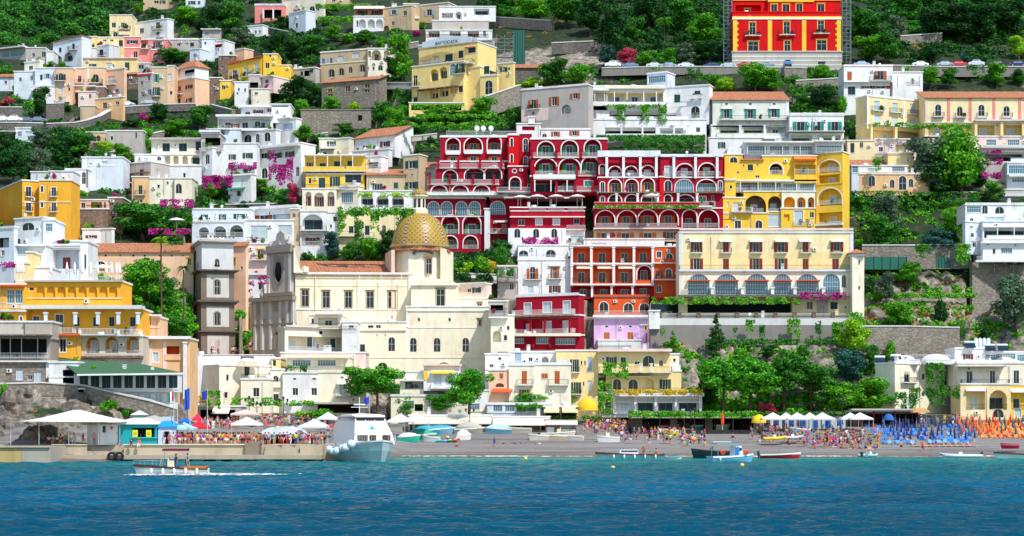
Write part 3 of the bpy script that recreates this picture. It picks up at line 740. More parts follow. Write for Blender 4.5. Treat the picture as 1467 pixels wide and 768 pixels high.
def sea():
 m, nt, b = newmat('sea_water'); p = geo(nt)
 sx = nt.nodes.new('ShaderNodeSeparateXYZ'); nt.links.new(p, sx.inputs[0])
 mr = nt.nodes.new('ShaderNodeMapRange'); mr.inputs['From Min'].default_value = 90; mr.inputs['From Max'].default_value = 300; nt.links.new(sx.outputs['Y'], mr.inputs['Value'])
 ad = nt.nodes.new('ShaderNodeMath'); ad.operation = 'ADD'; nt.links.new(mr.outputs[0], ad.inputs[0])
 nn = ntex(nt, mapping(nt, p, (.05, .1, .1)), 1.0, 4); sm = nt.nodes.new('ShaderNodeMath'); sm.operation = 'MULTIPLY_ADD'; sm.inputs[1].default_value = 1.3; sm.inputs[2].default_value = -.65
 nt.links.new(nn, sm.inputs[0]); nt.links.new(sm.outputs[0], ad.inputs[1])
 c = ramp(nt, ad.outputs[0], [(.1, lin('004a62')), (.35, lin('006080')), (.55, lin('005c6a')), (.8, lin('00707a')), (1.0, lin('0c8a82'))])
 nt.links.new(c, b.inputs['Base Color']); b.inputs['Roughness'].default_value = .16; b.inputs['IOR'].default_value = 1.33; b.inputs['Specular IOR Level'].default_value = .09; b.inputs['Specular Tint'].default_value = (.75, .95, 1, 1)
 h1 = ntex(nt, mapping(nt, p, (.3, .5, 1)), 1.6, 6, .65); h2 = ntex(nt, mapping(nt, p, (1, .6, 1)), 4.5, 4, .6)
 mx = nt.nodes.new('ShaderNodeMath'); mx.operation = 'MULTIPLY_ADD'; mx.inputs[1].default_value = .25; nt.links.new(h2, mx.inputs[0]); nt.links.new(h1, mx.inputs[2])
 bump(nt, b, mx.outputs[0], .55, .9)
 # real wave relief
 Ds = 60*np.exp(np.linspace(0, math.log(330/60), 900)); us = np.linspace(-.36, .36, 560)
 U, D = np.meshgrid(us, Ds); X = U*np.maximum(D, 150)*1.0; Z = np.zeros_like(X); r = np.random.RandomState(3)
 for i in range(46):
  L = .5*math.exp(r.uniform(0, 2.2)); a = r.normal(-PI/2+.15, .38); k = 2*PI/L; A = .011*L**.8
  ph = k*(X*math.cos(a)+D*math.sin(a))+r.uniform(0, 6.3); Z += A*(np.sin(ph)+.25*np.sin(2*ph+.6))*np.clip((300-D)/40, .25, 1)*np.clip(L/(D*.006), 0, 1)
 V = np.stack([X, D, Z], -1).reshape(-1, 3); idx = np.arange(len(V)).reshape(X.shape)
 Q = np.stack([idx[:-1, :-1], idx[:-1, 1:], idx[1:, 1:], idx[1:, :-1]], -1).reshape(-1, 4)
 # calm sheet all round, under the relief, out to the open sea
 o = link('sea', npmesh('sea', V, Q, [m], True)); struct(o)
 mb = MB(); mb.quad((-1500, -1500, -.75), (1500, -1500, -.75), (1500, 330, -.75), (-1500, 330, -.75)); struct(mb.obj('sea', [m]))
def foam_mat():
 m, nt, b = newmat('sea_foam'); p = geo(nt); n = ntex(nt, mapping(nt, p, (.8, .8, 1)), 1.6, 5, .7)
 b.inputs['Base Color'].default_value = (.88, .9, .9, 1); b.inputs['Roughness'].default_value = .7
 a = ramp(nt, n, [(.44, (0, 0, 0)), (.56, (1, 1, 1))]); nt.links.new(a, b.inputs['Alpha']); return m
def undergrowth(zones, name, label, dens_leaf, leaf, seed, size=.3, cat='vegetation'):
 r = np.random.RandomState(seed); Vs = []
 for (x0, y0, x1, y1, n, r0, r1) in zones:
  px = r.uniform(x0, x1, n); py = r.uniform(y0, y1, n)
  D = Dg(px, py)
  for a, b, d in zip(px, py, D):
   s = d/F; rad = r.uniform(r0, r1); c = ((a-CX)*s, d+rad*.1+.6, CH+(HY-b)*s)
   Vs.append(blobs([(*c, rad)]+[(c[0]+r.normal(0, rad*.7), c[1]+r.normal(0, rad*.5), c[2]+r.normal(0, rad*.35), rad*.6) for _ in range(3)], dens_leaf*1.25, size*1.25, (1.1, 1, .8), r))
 V = np.concatenate(Vs); o = link(name, npmesh(name, V, quads(V), [LM(leaf)])); stuff(o, label, cat); return o
# ================================================================ THE TOWN (coordinates: photo pixels, depth from the hillside)
# ---- top left hillside
build('village_house','cream and white pair of flat roofed houses high beside the forest','house',[
 K(157,22,189,53,'CR','w 163,176 36 6 7;a 165 49 6 7;w 178 38 7 9;B 171 187 42 b 1;B 171 186 50 s 1'.replace(' b 1',' i 1')),
 K(189,27,240,56,'W','w 203 39 6 7;w 226 35 6 10;B 219 233 40 i;l 199 51 13 9 -;w 226 48 5 9;B 214 236 53 w',side='r',sx=249,th=30)])
build('village_house','small beige house cut by the top edge above the white one','house',[K(205,-8,240,11,'BG','w 224 3 7 4;g 233 3 4 5')])
build('village_house','tiny pale blue house at the very top between forest trees','house',[K(266,-8,292,9,'WB','g 275 4 5 5;w 285 4 4 5')])
build('village_house','white house with a red sloping roof and two big ground arches','house',[
 K(76,56,117,86,'WB','k 86 68 4 7;k 105 65 4 8;B 99 112 70 i;l 79 82 13 13 -;l 98 79 12 13 k 1.5;F 92 104 85 i',side='r',sx=131,th=28,roof='sr',rise=6),
 K(66,74,77,93,'W','',d=-1)],off=-3)
build('village_house','yellow block over a small white annex beside the red roofed house','house',[
 K(117,53,138,72,'YC','k 128 62 5 10;B 121 135 67 i'),K(138,54,178,68,'YC','w 150,160 58 5 3;k 173 62 6 9',d=2),
 K(118,69,137,86,'W','k 129 80 5 5',d=-3),K(137,64,156,83,'WB','k 145 74 6 10;B 139 152 79 i',side='r',sx=171,d=-2,th=35)])
build('village_house','pink two storey house with a small corner terrace','house',[
 K(178,53,201,69,'PK','g 190 60 8 5'),K(201,57,240,72,'PK','R 207 64 10 12 k 1;g 226 64 6 10;B 216 236 71 i',d=1),
 K(178,69,215,89,'PK','w 194 78 6 9;B 203 214 70 i 1',d=-2),K(215,72,236,86,'PK','l 226 80 14 10 r 1;F 218 234 84 w',d=-1)])
build('village_house','long low dark glazed building under a flat roof at forest edge','building',[K(-6,68,38,84,'GY','m 8,20,31 75 10 9;S -6 38 68 2 1.5 SH',side='r',sx=70)])
build('village_house','grey white cube house with two small windows and bougainvillea','house',[K(37,69,65,92,'GY','w 48 79 4 6;w 62 78 5 8')])
build('village_house','long cream terrace house with a green double door','house',[K(119,84,197,100,'YC','g 133 94 5 5;v 156 93 8 6;G 182 95 7 11;S 119 197 84 1.5 .4 PP'),K(197,91,216,104,'GY','w 202 96 8 6',d=1)])
build('village_house','white and pale blue stepped house at the left edge of the village','house',[
 K(20,103,50,122,'WB','w 29 114 4 6;w 45 112 4 7'),K(35,88,57,104,'CL','w 44 96 6 6',d=2,side='r',sx=62),K(50,98,78,124,'WB','k 59 111 4 8;u 68 109 5 7',d=-1),K(45,124,78,141,'W','w 57 127 8 5;B 46 64 130 w',d=-3)])
build('village_house','peach house with an arched balcony door and trellis','house',[K(78,98,104,148,'PB','n 87 110 7 11;B 79 94 116 i;v 87 129 6 10;w 99 128 3 5;v 90 143 8 7;B 80 100 146 w')])
build('village_house','large sand coloured villa with arched door and roof terrace','villa',[
 K(103,98,125,122,'PB','w 114 113 5 9;B 107 121 119 i'),K(125,97,150,122,'PB','a 137 112 9 12;B 127 147 119 i;P 126 2 98 122'),
 K(150,98,178,137,'PB','v 159 112 10 11;B 152 167 119 i;v 156 129 6 6;u 167 129 5 6;P 151 2 98 137',side='r',sx=181,th=30),
 K(112,132,137,148,'PP','w 129 138 4 6',d=-4),K(125,125,150,133,'BR','S 100 138 124 1.5 .8 SH',d=-1)])
build('village_house','lone peach block with a stained base near the road wall','house',[K(136,139,176,168,'PE','w 150 149 6 9;w 168 147 5 5;w 152 160 4 4',side='r',sx=178),K(115,152,136,170,'BG','',d=-1)])
build('village_house','narrow brown house with a little red roof','house',[K(182,106,203,126,'BR','w 188 117 4 6;w 197 116 4 6',roof='shed',rise=3)])
build('village_house','grey brown narrow tall house with red cornice','house',[K(198,105,217,150,'GY','C 108 2 R2;w 203 118 4 6;w 213 112 4 7;u 214 132 5 8;w 204 134 4 7',side='r',sx=220)])
build('village_house','beige house with red pyramid roof and tall narrow shuttered windows','house',[
 K(218,97,240,150,'BG','t 223 112 5 12;g 224 131 5 12;B 219 230 138 i',),K(240,95,250,148,'PB','v 243 111 6 10;k 245 133 4 5')])
build('village_house','octagonal white and beige villa with a pointed tiled roof','villa',[
 K(247,112,279,149,'PB','r 256 123 3 7;B 247 262 131 i;r 271 123 5 6;k 252 141 3 7;k 257 141 3 7;r 271 142 4 6',side='r',sx=300,th=42,d=0),
 K(250,95,279,112,'W','D 276 102 22 7;S 248 279 112 1.5 1 W;F 266 279 108 g',side='r',sx=299,th=42,d=1,roof='hip',rise=10)])
build('village_house','low grey building with a green shuttered window over the scrub','house',[K(123,190,151,219,'BG','g 131 199 7 7;l 141 198 6 8 -;B 134 152 204 i;C 190 1.5 SH'),K(151,188,205,212,'GY','w 160 198 4 6;G 195 194 3 8;C 188 1.5 CL',d=1)])
build('village_house','pale blue pergola kiosk by the parked cars','kiosk',[K(22,184,47,198,'WB','m 28 192 6 7;v 40 191 8 6;S 0 24 190 1 2 W')],D=470)
build('village_house','small white house with a reddish roof at the left edge','house',[K(-6,110,19,128,'WB','w 8 118 4 5',roof='shed',rise=4)])
build('village_house','long grey house with two doors right of the white cube','house',[K(242,57,284,71,'GY','w 256 64 5 4;k 275 64 6 6;C 56 1.2 W')])
build('village_house','white stepped house above the octagonal villa','house',[K(272,70,286,90,'WB','w 278 79 3 5',side='r',sx=300)])
build('village_house','brown block house behind the bright yellow gable','house',[K(300,112,318,140,'BR','w 308 122 4 4;a 306 132 4 5')])
build('village_house','beige cut off house at the top centre','house',[K(466,-8,500,7,'BG','w 478 1 5 4')])
build('village_house','grey arcade house squeezed between church and dark red guesthouse','house',[K(700,432,728,452,'GY','D 712 441 18 8;F 701 727 449 i .3;C 431 1 W'),K(703,452,737,500,'CL','l 712 482 12 16 -;w 728 470 4 6;k 724 484 5 8;S 700 728 456 2 1 W',d=1)])
# ---- upper centre left
build('village_house','flat grey block with a dark strip window','house',[K(290,43,316,56,'GY','m 296 48 6 5;S 288 317 43 1.5 .8 SH')])
build('village_house','white house with a little awning under the grey block','house',[K(289,56,307,82,'WB','w 294 62 3 4'),K(307,58,322,80,'W','D 313 64 9 5;E 313 62 11 c0282c',side='r',sx=336,d=1)])
build('village_house','pink and white long house with vine terrace at the top','house',[K(365,8,408,29,'PK','D 390 20 26 12;C 8 3 LI;K 378,392 2 14 28 W 1')])
build('village_house','cream house with round arched doors at the top edge','house',[K(404,-6,464,28,'CL','a 411 20 5 8;a 427 14 7 12;a 447 13 8 12;w 455 10 5 8',side='r',sx=466)])
build('village_house','pale blue cube house with a bright blue door','house',[K(414,15,438,45,'WB','k 425 34 3 7;C 15 1.5 W',side='r',sx=452,th=40),])
build('village_house','small whitewashed cottage among the terraces','house',[K(355,36,376,50,'W','w 366 45 3 5;w 372 45 3 4',side='r',sx=384)])
build('village_house','large beige villa with three white arches and a white awning','villa',[
 K(506,24,549,42,'W','l 519,532,544 34 10 13 -;l 512 34 3 10 -'),K(508,10,550,24,'PB','R 529 16 40 11 r 1.5;F 508 549 22 i;E 529 10 44 f6efe6 1.5',d=1),
 K(549,8,590,42,'BG','u 564 15 6 7;w 563 31 4 6;w 563 40 6 4;w 580 18 5 7;l 549 37 8 8 -',side='r',sx=600,d=-1)])
build('village_house','tall brown grey stone house behind the bright yellow one','house',[K(313,80,337,110,'BR','a 318 84 4 6;a 329 81 5 6;w 318 96 3 4'),K(336,70,350,84,'PB','',side='r',sx=363,th=35)])
build('village_house','bright yellow house with a sloping red edged roof','house',[
 K(327,86,375,120,'YE','u 336 103 6 15;B 330 342 109 i .6;v 352 100 6 14;B 346 358 107 i .6;v 367 96 6 14;B 362 373 103 i .6;C 84 1.8 OR',side='r',sx=398,th=32,roof='sr',rise=6),
 K(377,78,398,106,'YE','a 387 79 3 5;w 383 94 6 8',d=-.3),K(398,94,417,108,'YE','',d=2),K(315,116,331,130,'YE','a 320 125 5 6',d=-2)])
build('village_house','small weathered white house with laundry below the yellow house','house',[
 K(336,118,356,140,'W','w 342 128 3 4;w 351 129 3 5;w 340 134 3 3'),K(356,108,374,142,'GY','D 364 122 12 8;B 357 373 128 i',d=1),K(374,110,392,132,'PP','w 382 115 5 6;S 360 392 109 1.5 .8 PP',side='r',sx=420,th=35,d=-1),K(360,128,386,150,'CL','w 367 134 5 4',d=-2)])
build('village_house','grey white cottage with pale laundry and an arched door','house',[K(415,97,452,118,'GY','k 432 104 4 7;D 440 104 8 8;k 446 101 5 6;a 437 114 8 5;C 97 1.5 W',side='r',sx=458)])
build('stone_villa','curved grey villa with an arched corner loggia','villa',[
 K(459,71,528,108,'BG','u 463,474 83 4 8;v 488 81 8 8;v 510 78 10 8;z 475 101 8 11;z 489 100 7 10;a 502 98 6 9;z 519 97 7 10;C 88 1.2 CL;C 71 2 CL',side='r',sx=563,th=20),
 K(527,70,561,107,'CL','l 529 77 4 9 -;l 539 79 13 15 w 2;l 553 77 6 10 -;F 530 547 86 i;w 527,535 98 3 5;a 545 97 7 8',d=-1)])
build('stone_farmhouse','bare stone farmhouse with orange roof and three small windows','house',[
 K(461,113,543,154,'ST','y 473 125 7 6;q 473 131 7 6;q 498 124 7 8;q 526 122 7 6;q 526 129 7 4',side='r',sx=554,th=22,roof='shed',rise=5)])
build('retaining_wall','stained old stone retaining wall below the farmhouse','wall',[K(431,158,531,184,'ST','D 516 169 6 8',cor='ST',dep=2)],off=-4)
build('yellow_hotel','tall light yellow cliff hotel with blue lettered gable and arches','hotel',[
 K(590,88,664,156,'LY','w 595 108 6 15;B 588 602 117 i .8;l 622 103 11 17 g 1.3;l 635 101 11 17 g 1.3;M 649 98 10 17;g 660 98 6 15;B 653 667 105 i .7;R 622 131 12 12 k 1.2;l 636 129 13 13 k 1.2;l 649 126 11 12 -;k 595 137 6 10;k 660 127 6 10;K 603,615,628,642,654 1.2 124 138 BR 1.5;S 600 660 124 1 1.6 BR',side='r',sx=688,th=30,d=0),
 K(600,60,684,94,'LY','v 611 84 13 12;v 625 81 9 13;k 643 78 11 11;k 660 75 7 11;k 676 71 11 8;B 598 680 90 i 1.6;E 611 76 14 e07a4a .5;E 625 73 9 e07a4a .5;E 674 65 14 e07a4a .5;C 57 3 WB .25',side='r',sx=711,th=30,d=.5,ext=14,cor='WB'),
 K(586,148,664,158,'LY','D 625 154 72 8',d=-5,dep=4,ext=4),
 K(664,96,688,148,'LY','',d=-.2,side='r',sx=700,th=30),
 K(688,108,712,142,'LY','G 697 99 8 12;a 700 124 11 20;',d=-3,side='r',sx=714),K(712,90,735,132,'LY','n 722 98 5 8;w 729 98 3 4;m 717 96 8 6',d=-2,side='r',sx=738)])
build('village_house','beige houses stepped at the top above the yellow hotel','house',[K(578,6,600,36,'BG','w 590 14 4 6;S 578 601 27 3 .4 CL'),K(600,4,642,27,'BG','u 615 15 7 9;w 632 11 6 5;w 620 23 3 3',d=2,side='r',sx=657)])
build('white_villa','white terraced villa with bougainvillea at the top centre','villa',[
 K(629,10,710,30,'W','R 641 22 16 7 r 1;L 657 22 9 11 w 1;R 690 17 22 9 k 1;F 632 650 27 w',d=2),K(619,30,700,38,'GY','',d=-1),
 K(610,44,705,60,'W','R 622,652,678 49 16 8 r 1;F 606 700 54 i;w 694 48 4 8',d=-4)])
build('garage','dark stone storehouse with a red roof beside the yellow hotel','shed',[K(735,97,775,112,'SD','',roof='shed',rise=5)],off=-2)
def lettering(t, text, loc, h, rz, m, name='lettering', ext=.03):
 cu = bpy.data.curves.new(name, 'FONT'); cu.body = text; cu.size = h; cu.align_x = 'CENTER'; cu.extrude = ext; cu.materials.append(m)
 o = bpy.data.objects.new(name, cu); COL.objects.link(o); bpy.context.view_layer.update()
 me = bpy.data.meshes.new_from_object(o.evaluated_get(bpy.context.evaluated_depsgraph_get())); bpy.data.objects.remove(o)
 o = link(name, me, t, loc); o.rotation_euler = (PI/2, 0, rz); return o
# ---- middle left
build('orange_hotel','orange yellow corner hotel with white framed balcony windows','hotel',[
 K(32,259,56,320,'YO','W 41 274 8 14;B 36 46 281 i .5;W 41 296 8 14;B 36 46 302 i .5;C 290 1 W;C 259 1.5 W',side='l',sx=-6,th=30,d=0),
 K(56,259,102,322,'YO','W 60 271 4 9;W 77 275 7 13;B 72 82 281 i .5;W 60 293 4 9;W 77 297 7 13;B 72 82 303 i .5;C 290 1 W;C 259 1.5 W',d=-.6)])
# left face windows of the corner hotel are on its short side
build('village_house','white rooftop annex directly behind the orange hotel','house',[K(44,247,72,266,'WB','',),K(70,246,105,268,'W','v 79 258 7 4;C 246 1.2 W')])
build('village_house','white house with a tall dark arched window','house',[K(98,243,126,274,'W','k 106 260 5 15;B 98 112 268 i;a 120 255 6 17;P 125 2 241 268 BR',d=0),K(117,226,176,243,'WB','w 130 236 4 4;v 150 234 8 6',d=3)])
build('village_house','peach house with two narrow windows beside the scaffolding','house',[K(127,238,164,269,'PE','w 134 255 4 10;u 151 252 4 10;C 237 1.2 W')])
build('scaffolded_house','grey mauve house front behind scaffolding poles','house',[K(164,232,216,268,'GY','k 181 251 6 15;k 203 247 6 12;B 176 190 259 i 1;K 170,178,188,198,209 .7 234 290 BR 1;S 164 215 247 .7 1 BR;S 164 215 262 .7 1 BR',side='r',sx=243,th=30)],)
build('village_house','sandy house with one green door shutter and a pale right wing','house',[K(189,254,214,292,'PE','G 201 272 6 13;B 194 208 279 i .6;w 202 288 4 5',d=0),K(214,256,250,280,'CL','w 227 267 4 5;w 240 262 3 4'),K(250,256,275,282,'CL','a 256 270 9 14;C 256 1.4 W',d=-1)])
build('village_house','old stained house with a stone lower floor and balcony','house',[K(113,287,155,300,'PB','w 119 295 6 9;R 138 294 16 9 b 1;w 150 294 3 9;F 124 154 300 i'),K(113,300,155,326,'BR','',d=-.1),K(155,284,176,326,'BR','G 165 299 7 13;l 163 313 7 7 -',d=1)],off=-2)
build('village_house','low white shed roofs with a red shutter above the monastery','house',[K(118,329,143,348,'W','r 131 339 8 4;C 329 1 W'),K(143,328,160,348,'W','',d=-1,side='r',sx=162)])
build('white_villa','grey roofed villa with three wide dark doors and planted terrace','villa',[
 K(217,202,302,219,'CL','k 238 211 11 12;k 262 211 12 12;k 286 209 12 13;S 215 304 201 3 1.2 GY',d=2),
 K(234,222,290,238,'CL','l 240,252,265 229 8 12 -;l 281 228 15 14 k 1.2;C 221 1 W',d=0),K(243,238,303,262,'W','w 264 251 4 7;w 290 250 4 6',d=-1),K(193,222,234,240,'W','v 209 228 6 3;A 228 227 6 6',d=-2),
 K(288,192,316,216,'GY','D 306 203 24 11;S 286 316 190 3 1 WB;F 290 312 210 i;l 297 228 6 14 -'.replace('l 297 228 6 14 -',''),d=-2),K(286,212,304,250,'W','a 297 227 6 14',d=-3,side='r',sx=322,th=35)])
build('white_villa','large white villa in tiers with three arched ground windows','villa',[
 K(345,152,389,168,'W','a 355 162 8 5;r 370 160 7 5;r 390 158 7 5;S 343 414 154 1.5 1 W',d=3),K(389,150,416,175,'W','',d=2),
 K(312,168,390,186,'W','R 350 177 74 13 w 1.6;A 369 177 9 8;r 337 180 6 6;F 313 347 185 w;S 310 392 168 3 1.4 W',d=1),
 K(344,186,395,210,'W','A 355 196 11 13;A 369 196 6 13;A 383 195 9 13',d=-1,side='r',sx=402),K(395,170,424,202,'W','U 412 180 14 9;S 392 418 169 2 .8 W',d=0,side='r',sx=432,th=30),K(300,186,344,198,'WB','R 312 190 20 6 k 1;S 296 330 186 1.5 .8 W',d=-1)])
build('white_villa','white mansion draped with bougainvillea around its arched windows','villa',[
 K(320,206,368,254,'W','g 333 225 5 8;g 355 223 7 8;l 344 243 42 16 w 1.5;F 323 364 251 w',d=0),K(368,205,431,262,'W','g 378 218 8 8;R 402 217 40 13 g 1.3;S 368 431 209 1.2 1.2 SH;A 379 243 9 15;A 404 242 12 17;a 426 245 5 14;C 206 1.5 W',side='r',sx=452,th=32),
 K(327,250,360,283,'W','k 342 276 6 8;E 340 267 24 1e9a7a 1;S 326 360 251 1.5 .5 W',d=-2,side='r',sx=367)])
build('white_hotel','long white hotel with row of arches and round domed sunshades','hotel',[
 K(275,300,361,322,'WB','g 293 311 5 7;g 319 311 5 8;g 343 310 8 7;F 275 360 318 w;C 300 1.4 W',d=2),K(361,296,428,318,'W','v 365 308 5 4;r 378 309 12 7;R 408 310 34 9 w 1.2 6fa8cc;S 360 428 297 4 .8 W',d=2,side='r',sx=431),
 K(275,318,350,350,'WB','L 292 333 15 15 k 1.5;L 315 332 18 16 k 1.5;L 339 331 19 17 k 1.5;F 280 350 339 w;C 319 1.4 W'),K(350,316,421,350,'W','v 371 333 24 20;v 408 330 20 15;F 352 380 345 w',d=.2)],off=0)
build('village_house','narrow shell topped white house with geranium balconies','house',[
 K(430,303,468,366,'W','l 448 318 30 22 k 1.4;B 430 468 330 i .8;R 447 343 30 16 r 1.2;F 432 468 352 w;C 303 2 CL'),K(468,305,485,334,'W','k 480 314 6 7;w 474 324 3 5',d=1),K(416,300,430,345,'BG','a 421 308 5 6;C 300 1.5 BR',d=.5)])
build('yellow_house','yellow house with stacked cream terraces over white arches','house',[
 K(437,225,523,246,'YE','g 444 237 4 8;k 462 237 9 7;k 484 235 12 8;k 502 234 9 8;S 436 524 224 1.6 1.5 CL;K 452,470,489,506 1.2 225 243 CL 1.4;B 436 524 246 s 1.6',d=2),
 K(438,250,522,272,'YE','k 444 259 4 8;G 461 262 10 15;g 480 260 7 14;k 506 256 24 12;B 437 516 271 i 1',d=1),
 K(433,271,482,302,'CL','l 442 285 8 20 r 1;l 457 286 14 20 r 1;l 474 285 10 21 r 1;C 271 1.5 W',d=0),K(480,267,513,302,'CL','m 497 282 17 15;C 266 2 W;S 480 513 272 1 .4 SH',d=-1,side='r',sx=524),
 K(524,224,545,250,'W','D 535 236 14 8;F 525 548 240 w',d=2,side='r',sx=556)])
build('village_house','small stone and white balcony house under flat roof','house',[K(457,199,478,226,'CL','g 475 206 6 7;w 465 220 6 5;B 459 480 213 w;F 457 478 226 w',d=0),K(478,198,500,226,'CL','',side='r',sx=507,d=.4)])
build('white_gable_house','white gabled house with terracotta roof and laundry lines','house',[
 K(509,193,566,224,'W','r 526 208 6 7;r 552 205 7 8;w 512 208 4 4',side='r',sx=592,th=33,roof='shed',rise=13),K(505,214,557,238,'W','',d=-2,side='r',sx=562)])
build('village_house','sand coloured long house with green shutters beside the church dome','house',[
 K(525,250,580,280,'BG','g 540 268 8 9;G 567 266 7 9;C 276 1.4 GY',d=0,roof='shed',rise=8),K(578,222,601,284,'BG','g 590 235 9 11;g 590 265 9 10;w 590 250 3 3',side='r',sx=612,d=-1),K(600,240,632,262,'GY','g 612 250 5 6;C 240 1.5 SH',d=2,roof='shed',rise=8)])
build('terrace_house','ivy covered cream terrace house with a vine pergola on arches','house',[
 K(514,274,590,303,'W','L 526 288 18 20 k 1.6;L 548 288 18 18 k 1.6;L 570 288 18 18 k 1.6;F 486 588 300 w',d=1),K(484,302,588,345,'CR','k 503 329 7 10;k 526 330 7 14;a 550 329 6 13;B 486 514 338 i;B 518 536 340 i',d=0)])
build('monastery','long convent with terracotta roof and round upper windows','monastery',[
 K(126,361,277,402,'PB','o 136,151,191,207,246 366 4 4;o 172,262,229 366 3 3;A 144 381 16 14;y 271 375 6 10;k 227 377 6 8;k 197 382 5 9',roof='shed',rise=13,cor=None),
 K(330,352,352,410,'PB','y 335 375 5 12;w 346 384 3 5',side='r',sx=354,roof='shed',rise=6)])
build('village_house','white building with a red doored arch tucked behind the bell tower','house',[K(352,350,384,372,'PP','y 373 364 9 12;B 360 384 372 i'),K(344,396,388,440,'W','k 352 409 8 9;k 374 410 8 10;k 352 434 7 8;S 342 386 394 3 .6 W',d=-1)],D=402)
# ---- left foreground cluster
build('village_house','tall whitewashed wall building with a half round dark window','house',[
 K(21,312,62,362,'W','a 40 323 18 11;C 311 1.2 SH',side='r',sx=78,th=28),K(62,316,78,350,'W','m 70 326 10 11;C 316 1.5 W',d=-.4)],D=338)
build('village_house','white terrace house with satellite dish at the left edge','house',[K(-8,326,20,392,'WB','D 6 347 14 14;C 328 2 SH;w 4 362 5 8',side='r',sx=24),K(20,352,66,400,'W','v 32 360 16 9;v 53 368 12 16;S 22 66 353 1.3 .8 W',d=1)],D=330)
build('village_house','white house with a shaded terrace and dark red door','house',[
 K(66,352,115,402,'WB','R 90 370 46 30 Rr 3;S 64 115 358 1.5 .4 GY',d=0),K(78,346,115,353,'W','',d=1),K(115,347,126,402,'W','k 122 375 3 20',d=-.2)],D=336)
build('village_house','ochre garden wall house behind the folded sunshades','house',[K(38,362,47,398,'YC',''),K(47,384,72,400,'W','',d=1),K(22,378,40,404,'CR','',d=-1)],D=326)
build('orange_terrace_hotel','big orange yellow hotel with white columned loggia above the rocks','hotel',[
 K(36,404,175,444,'YO','L 58,73,88,103,118,133,148,162 419 12 17 - .5;o 45 414 8 6;C 428 1.6 CR;F 36 175 404 w .2;S 36 176 404 2 .6 GY'.replace('L 58','l 58'),d=0,ext=0),
 K(37,444,205,482,'YO','W 52 460 9 14;W 85 458 11 15;k 110,137,160,190 461 8 14;S 36 208 444 5 3.2 SH;K 72,114,146,175,203 4.5 449 466 WB 3;B 76 110 479 w 3;B 118 170 480 w 3;B 173 204 481 w 3',d=2),
 K(73,482,116,507,'YO','W 90 495 9 19;S 72 117 481 2.5 1.2 OR',d=0),
 K(116,482,205,512,'d4c8b6','l 133,160,190 494 18 24 c 1.6 YO;F 122 150 508 w;F 152 174 509 w;F 178 203 510 w;S 118 206 513 3 .8 BR',d=.5),
 K(0,408,36,460,'YO','m 15,27 425 11 20;F -4 35 442 w;S -4 36 411 2 1 OR;a 30 456 5 12;S -4 38 447 3 1 SH',d=-1)],D=312)
build('stone_restaurant','dark terrace restaurant under a tin roof on the rock','restaurant',[
 K(-8,482,72,514,'a39a90','D 34 497 66 24;K 16,32,55 1 482 512 GY .5;F -8 70 514 w .4;S -8 76 482 2 2.5 SD',d=0),K(-8,462,36,484,'c8bfb2','A 30 458 4 10',d=1),K(36,462,75,484,'b4aa9e','',d=.5),
 K(-8,519,80,556,'ST','v 28 537 10 15;v 54 540 10 15;w 43 541 7 7;Q 66 78 521 542 W;S -8 80 519 2 .6 SH',d=-.6)],D=306)
build('pink_house','peach and pink house with white columns beside the green roof','house',[
 K(205,486,272,572,'PE','c 223 512 8 15;R 246 505 22 18 - 1.5 OR;Q 205 217 492 560 PP;S 203 274 486 4 1 W;P 236 5 490 572 PP;K 266 5 490 572 W .6;F 236 264 516 s .1',d=0),
 K(198,455,228,486,'PB','c 213 461 7 12;S 192 232 453 2 1 W;C 470 1.5 PP',d=2)],D=318)
g = build('glass_restaurant','glazed seaside restaurant under a long green roof','restaurant',[
 K(112,536,256,560,'W','k 120:248:9 547 13 19;C 558 2 W',d=0,dep=3),K(70,520,112,566,'W','D 98 545 16 30;C 541 2 W',d=1,dep=4),K(124,560,250,580,'W','v 131:243:8 570 11 13',d=.6,dep=3)],D=300)
mb = MB()
a, b, c, d = P(84,514,306), P(206,522,309), P(262,534,297), P(110,536,294.5)
mb.quad(tuple(d), tuple(c), tuple(b), tuple(a)); mb.quad(*[tuple(v+Vector((0,0,-.25))) for v in (a,b,c,d)]); mb.quad(tuple(d+Vector((0,0,-.25))), tuple(c+Vector((0,0,-.25))), tuple(c), tuple(d),1)
o = mb.obj('roof',[simple('green_felt','3f6a48',.9), plaster('W')]); o.parent = g; o.location = -Vector(g.location)
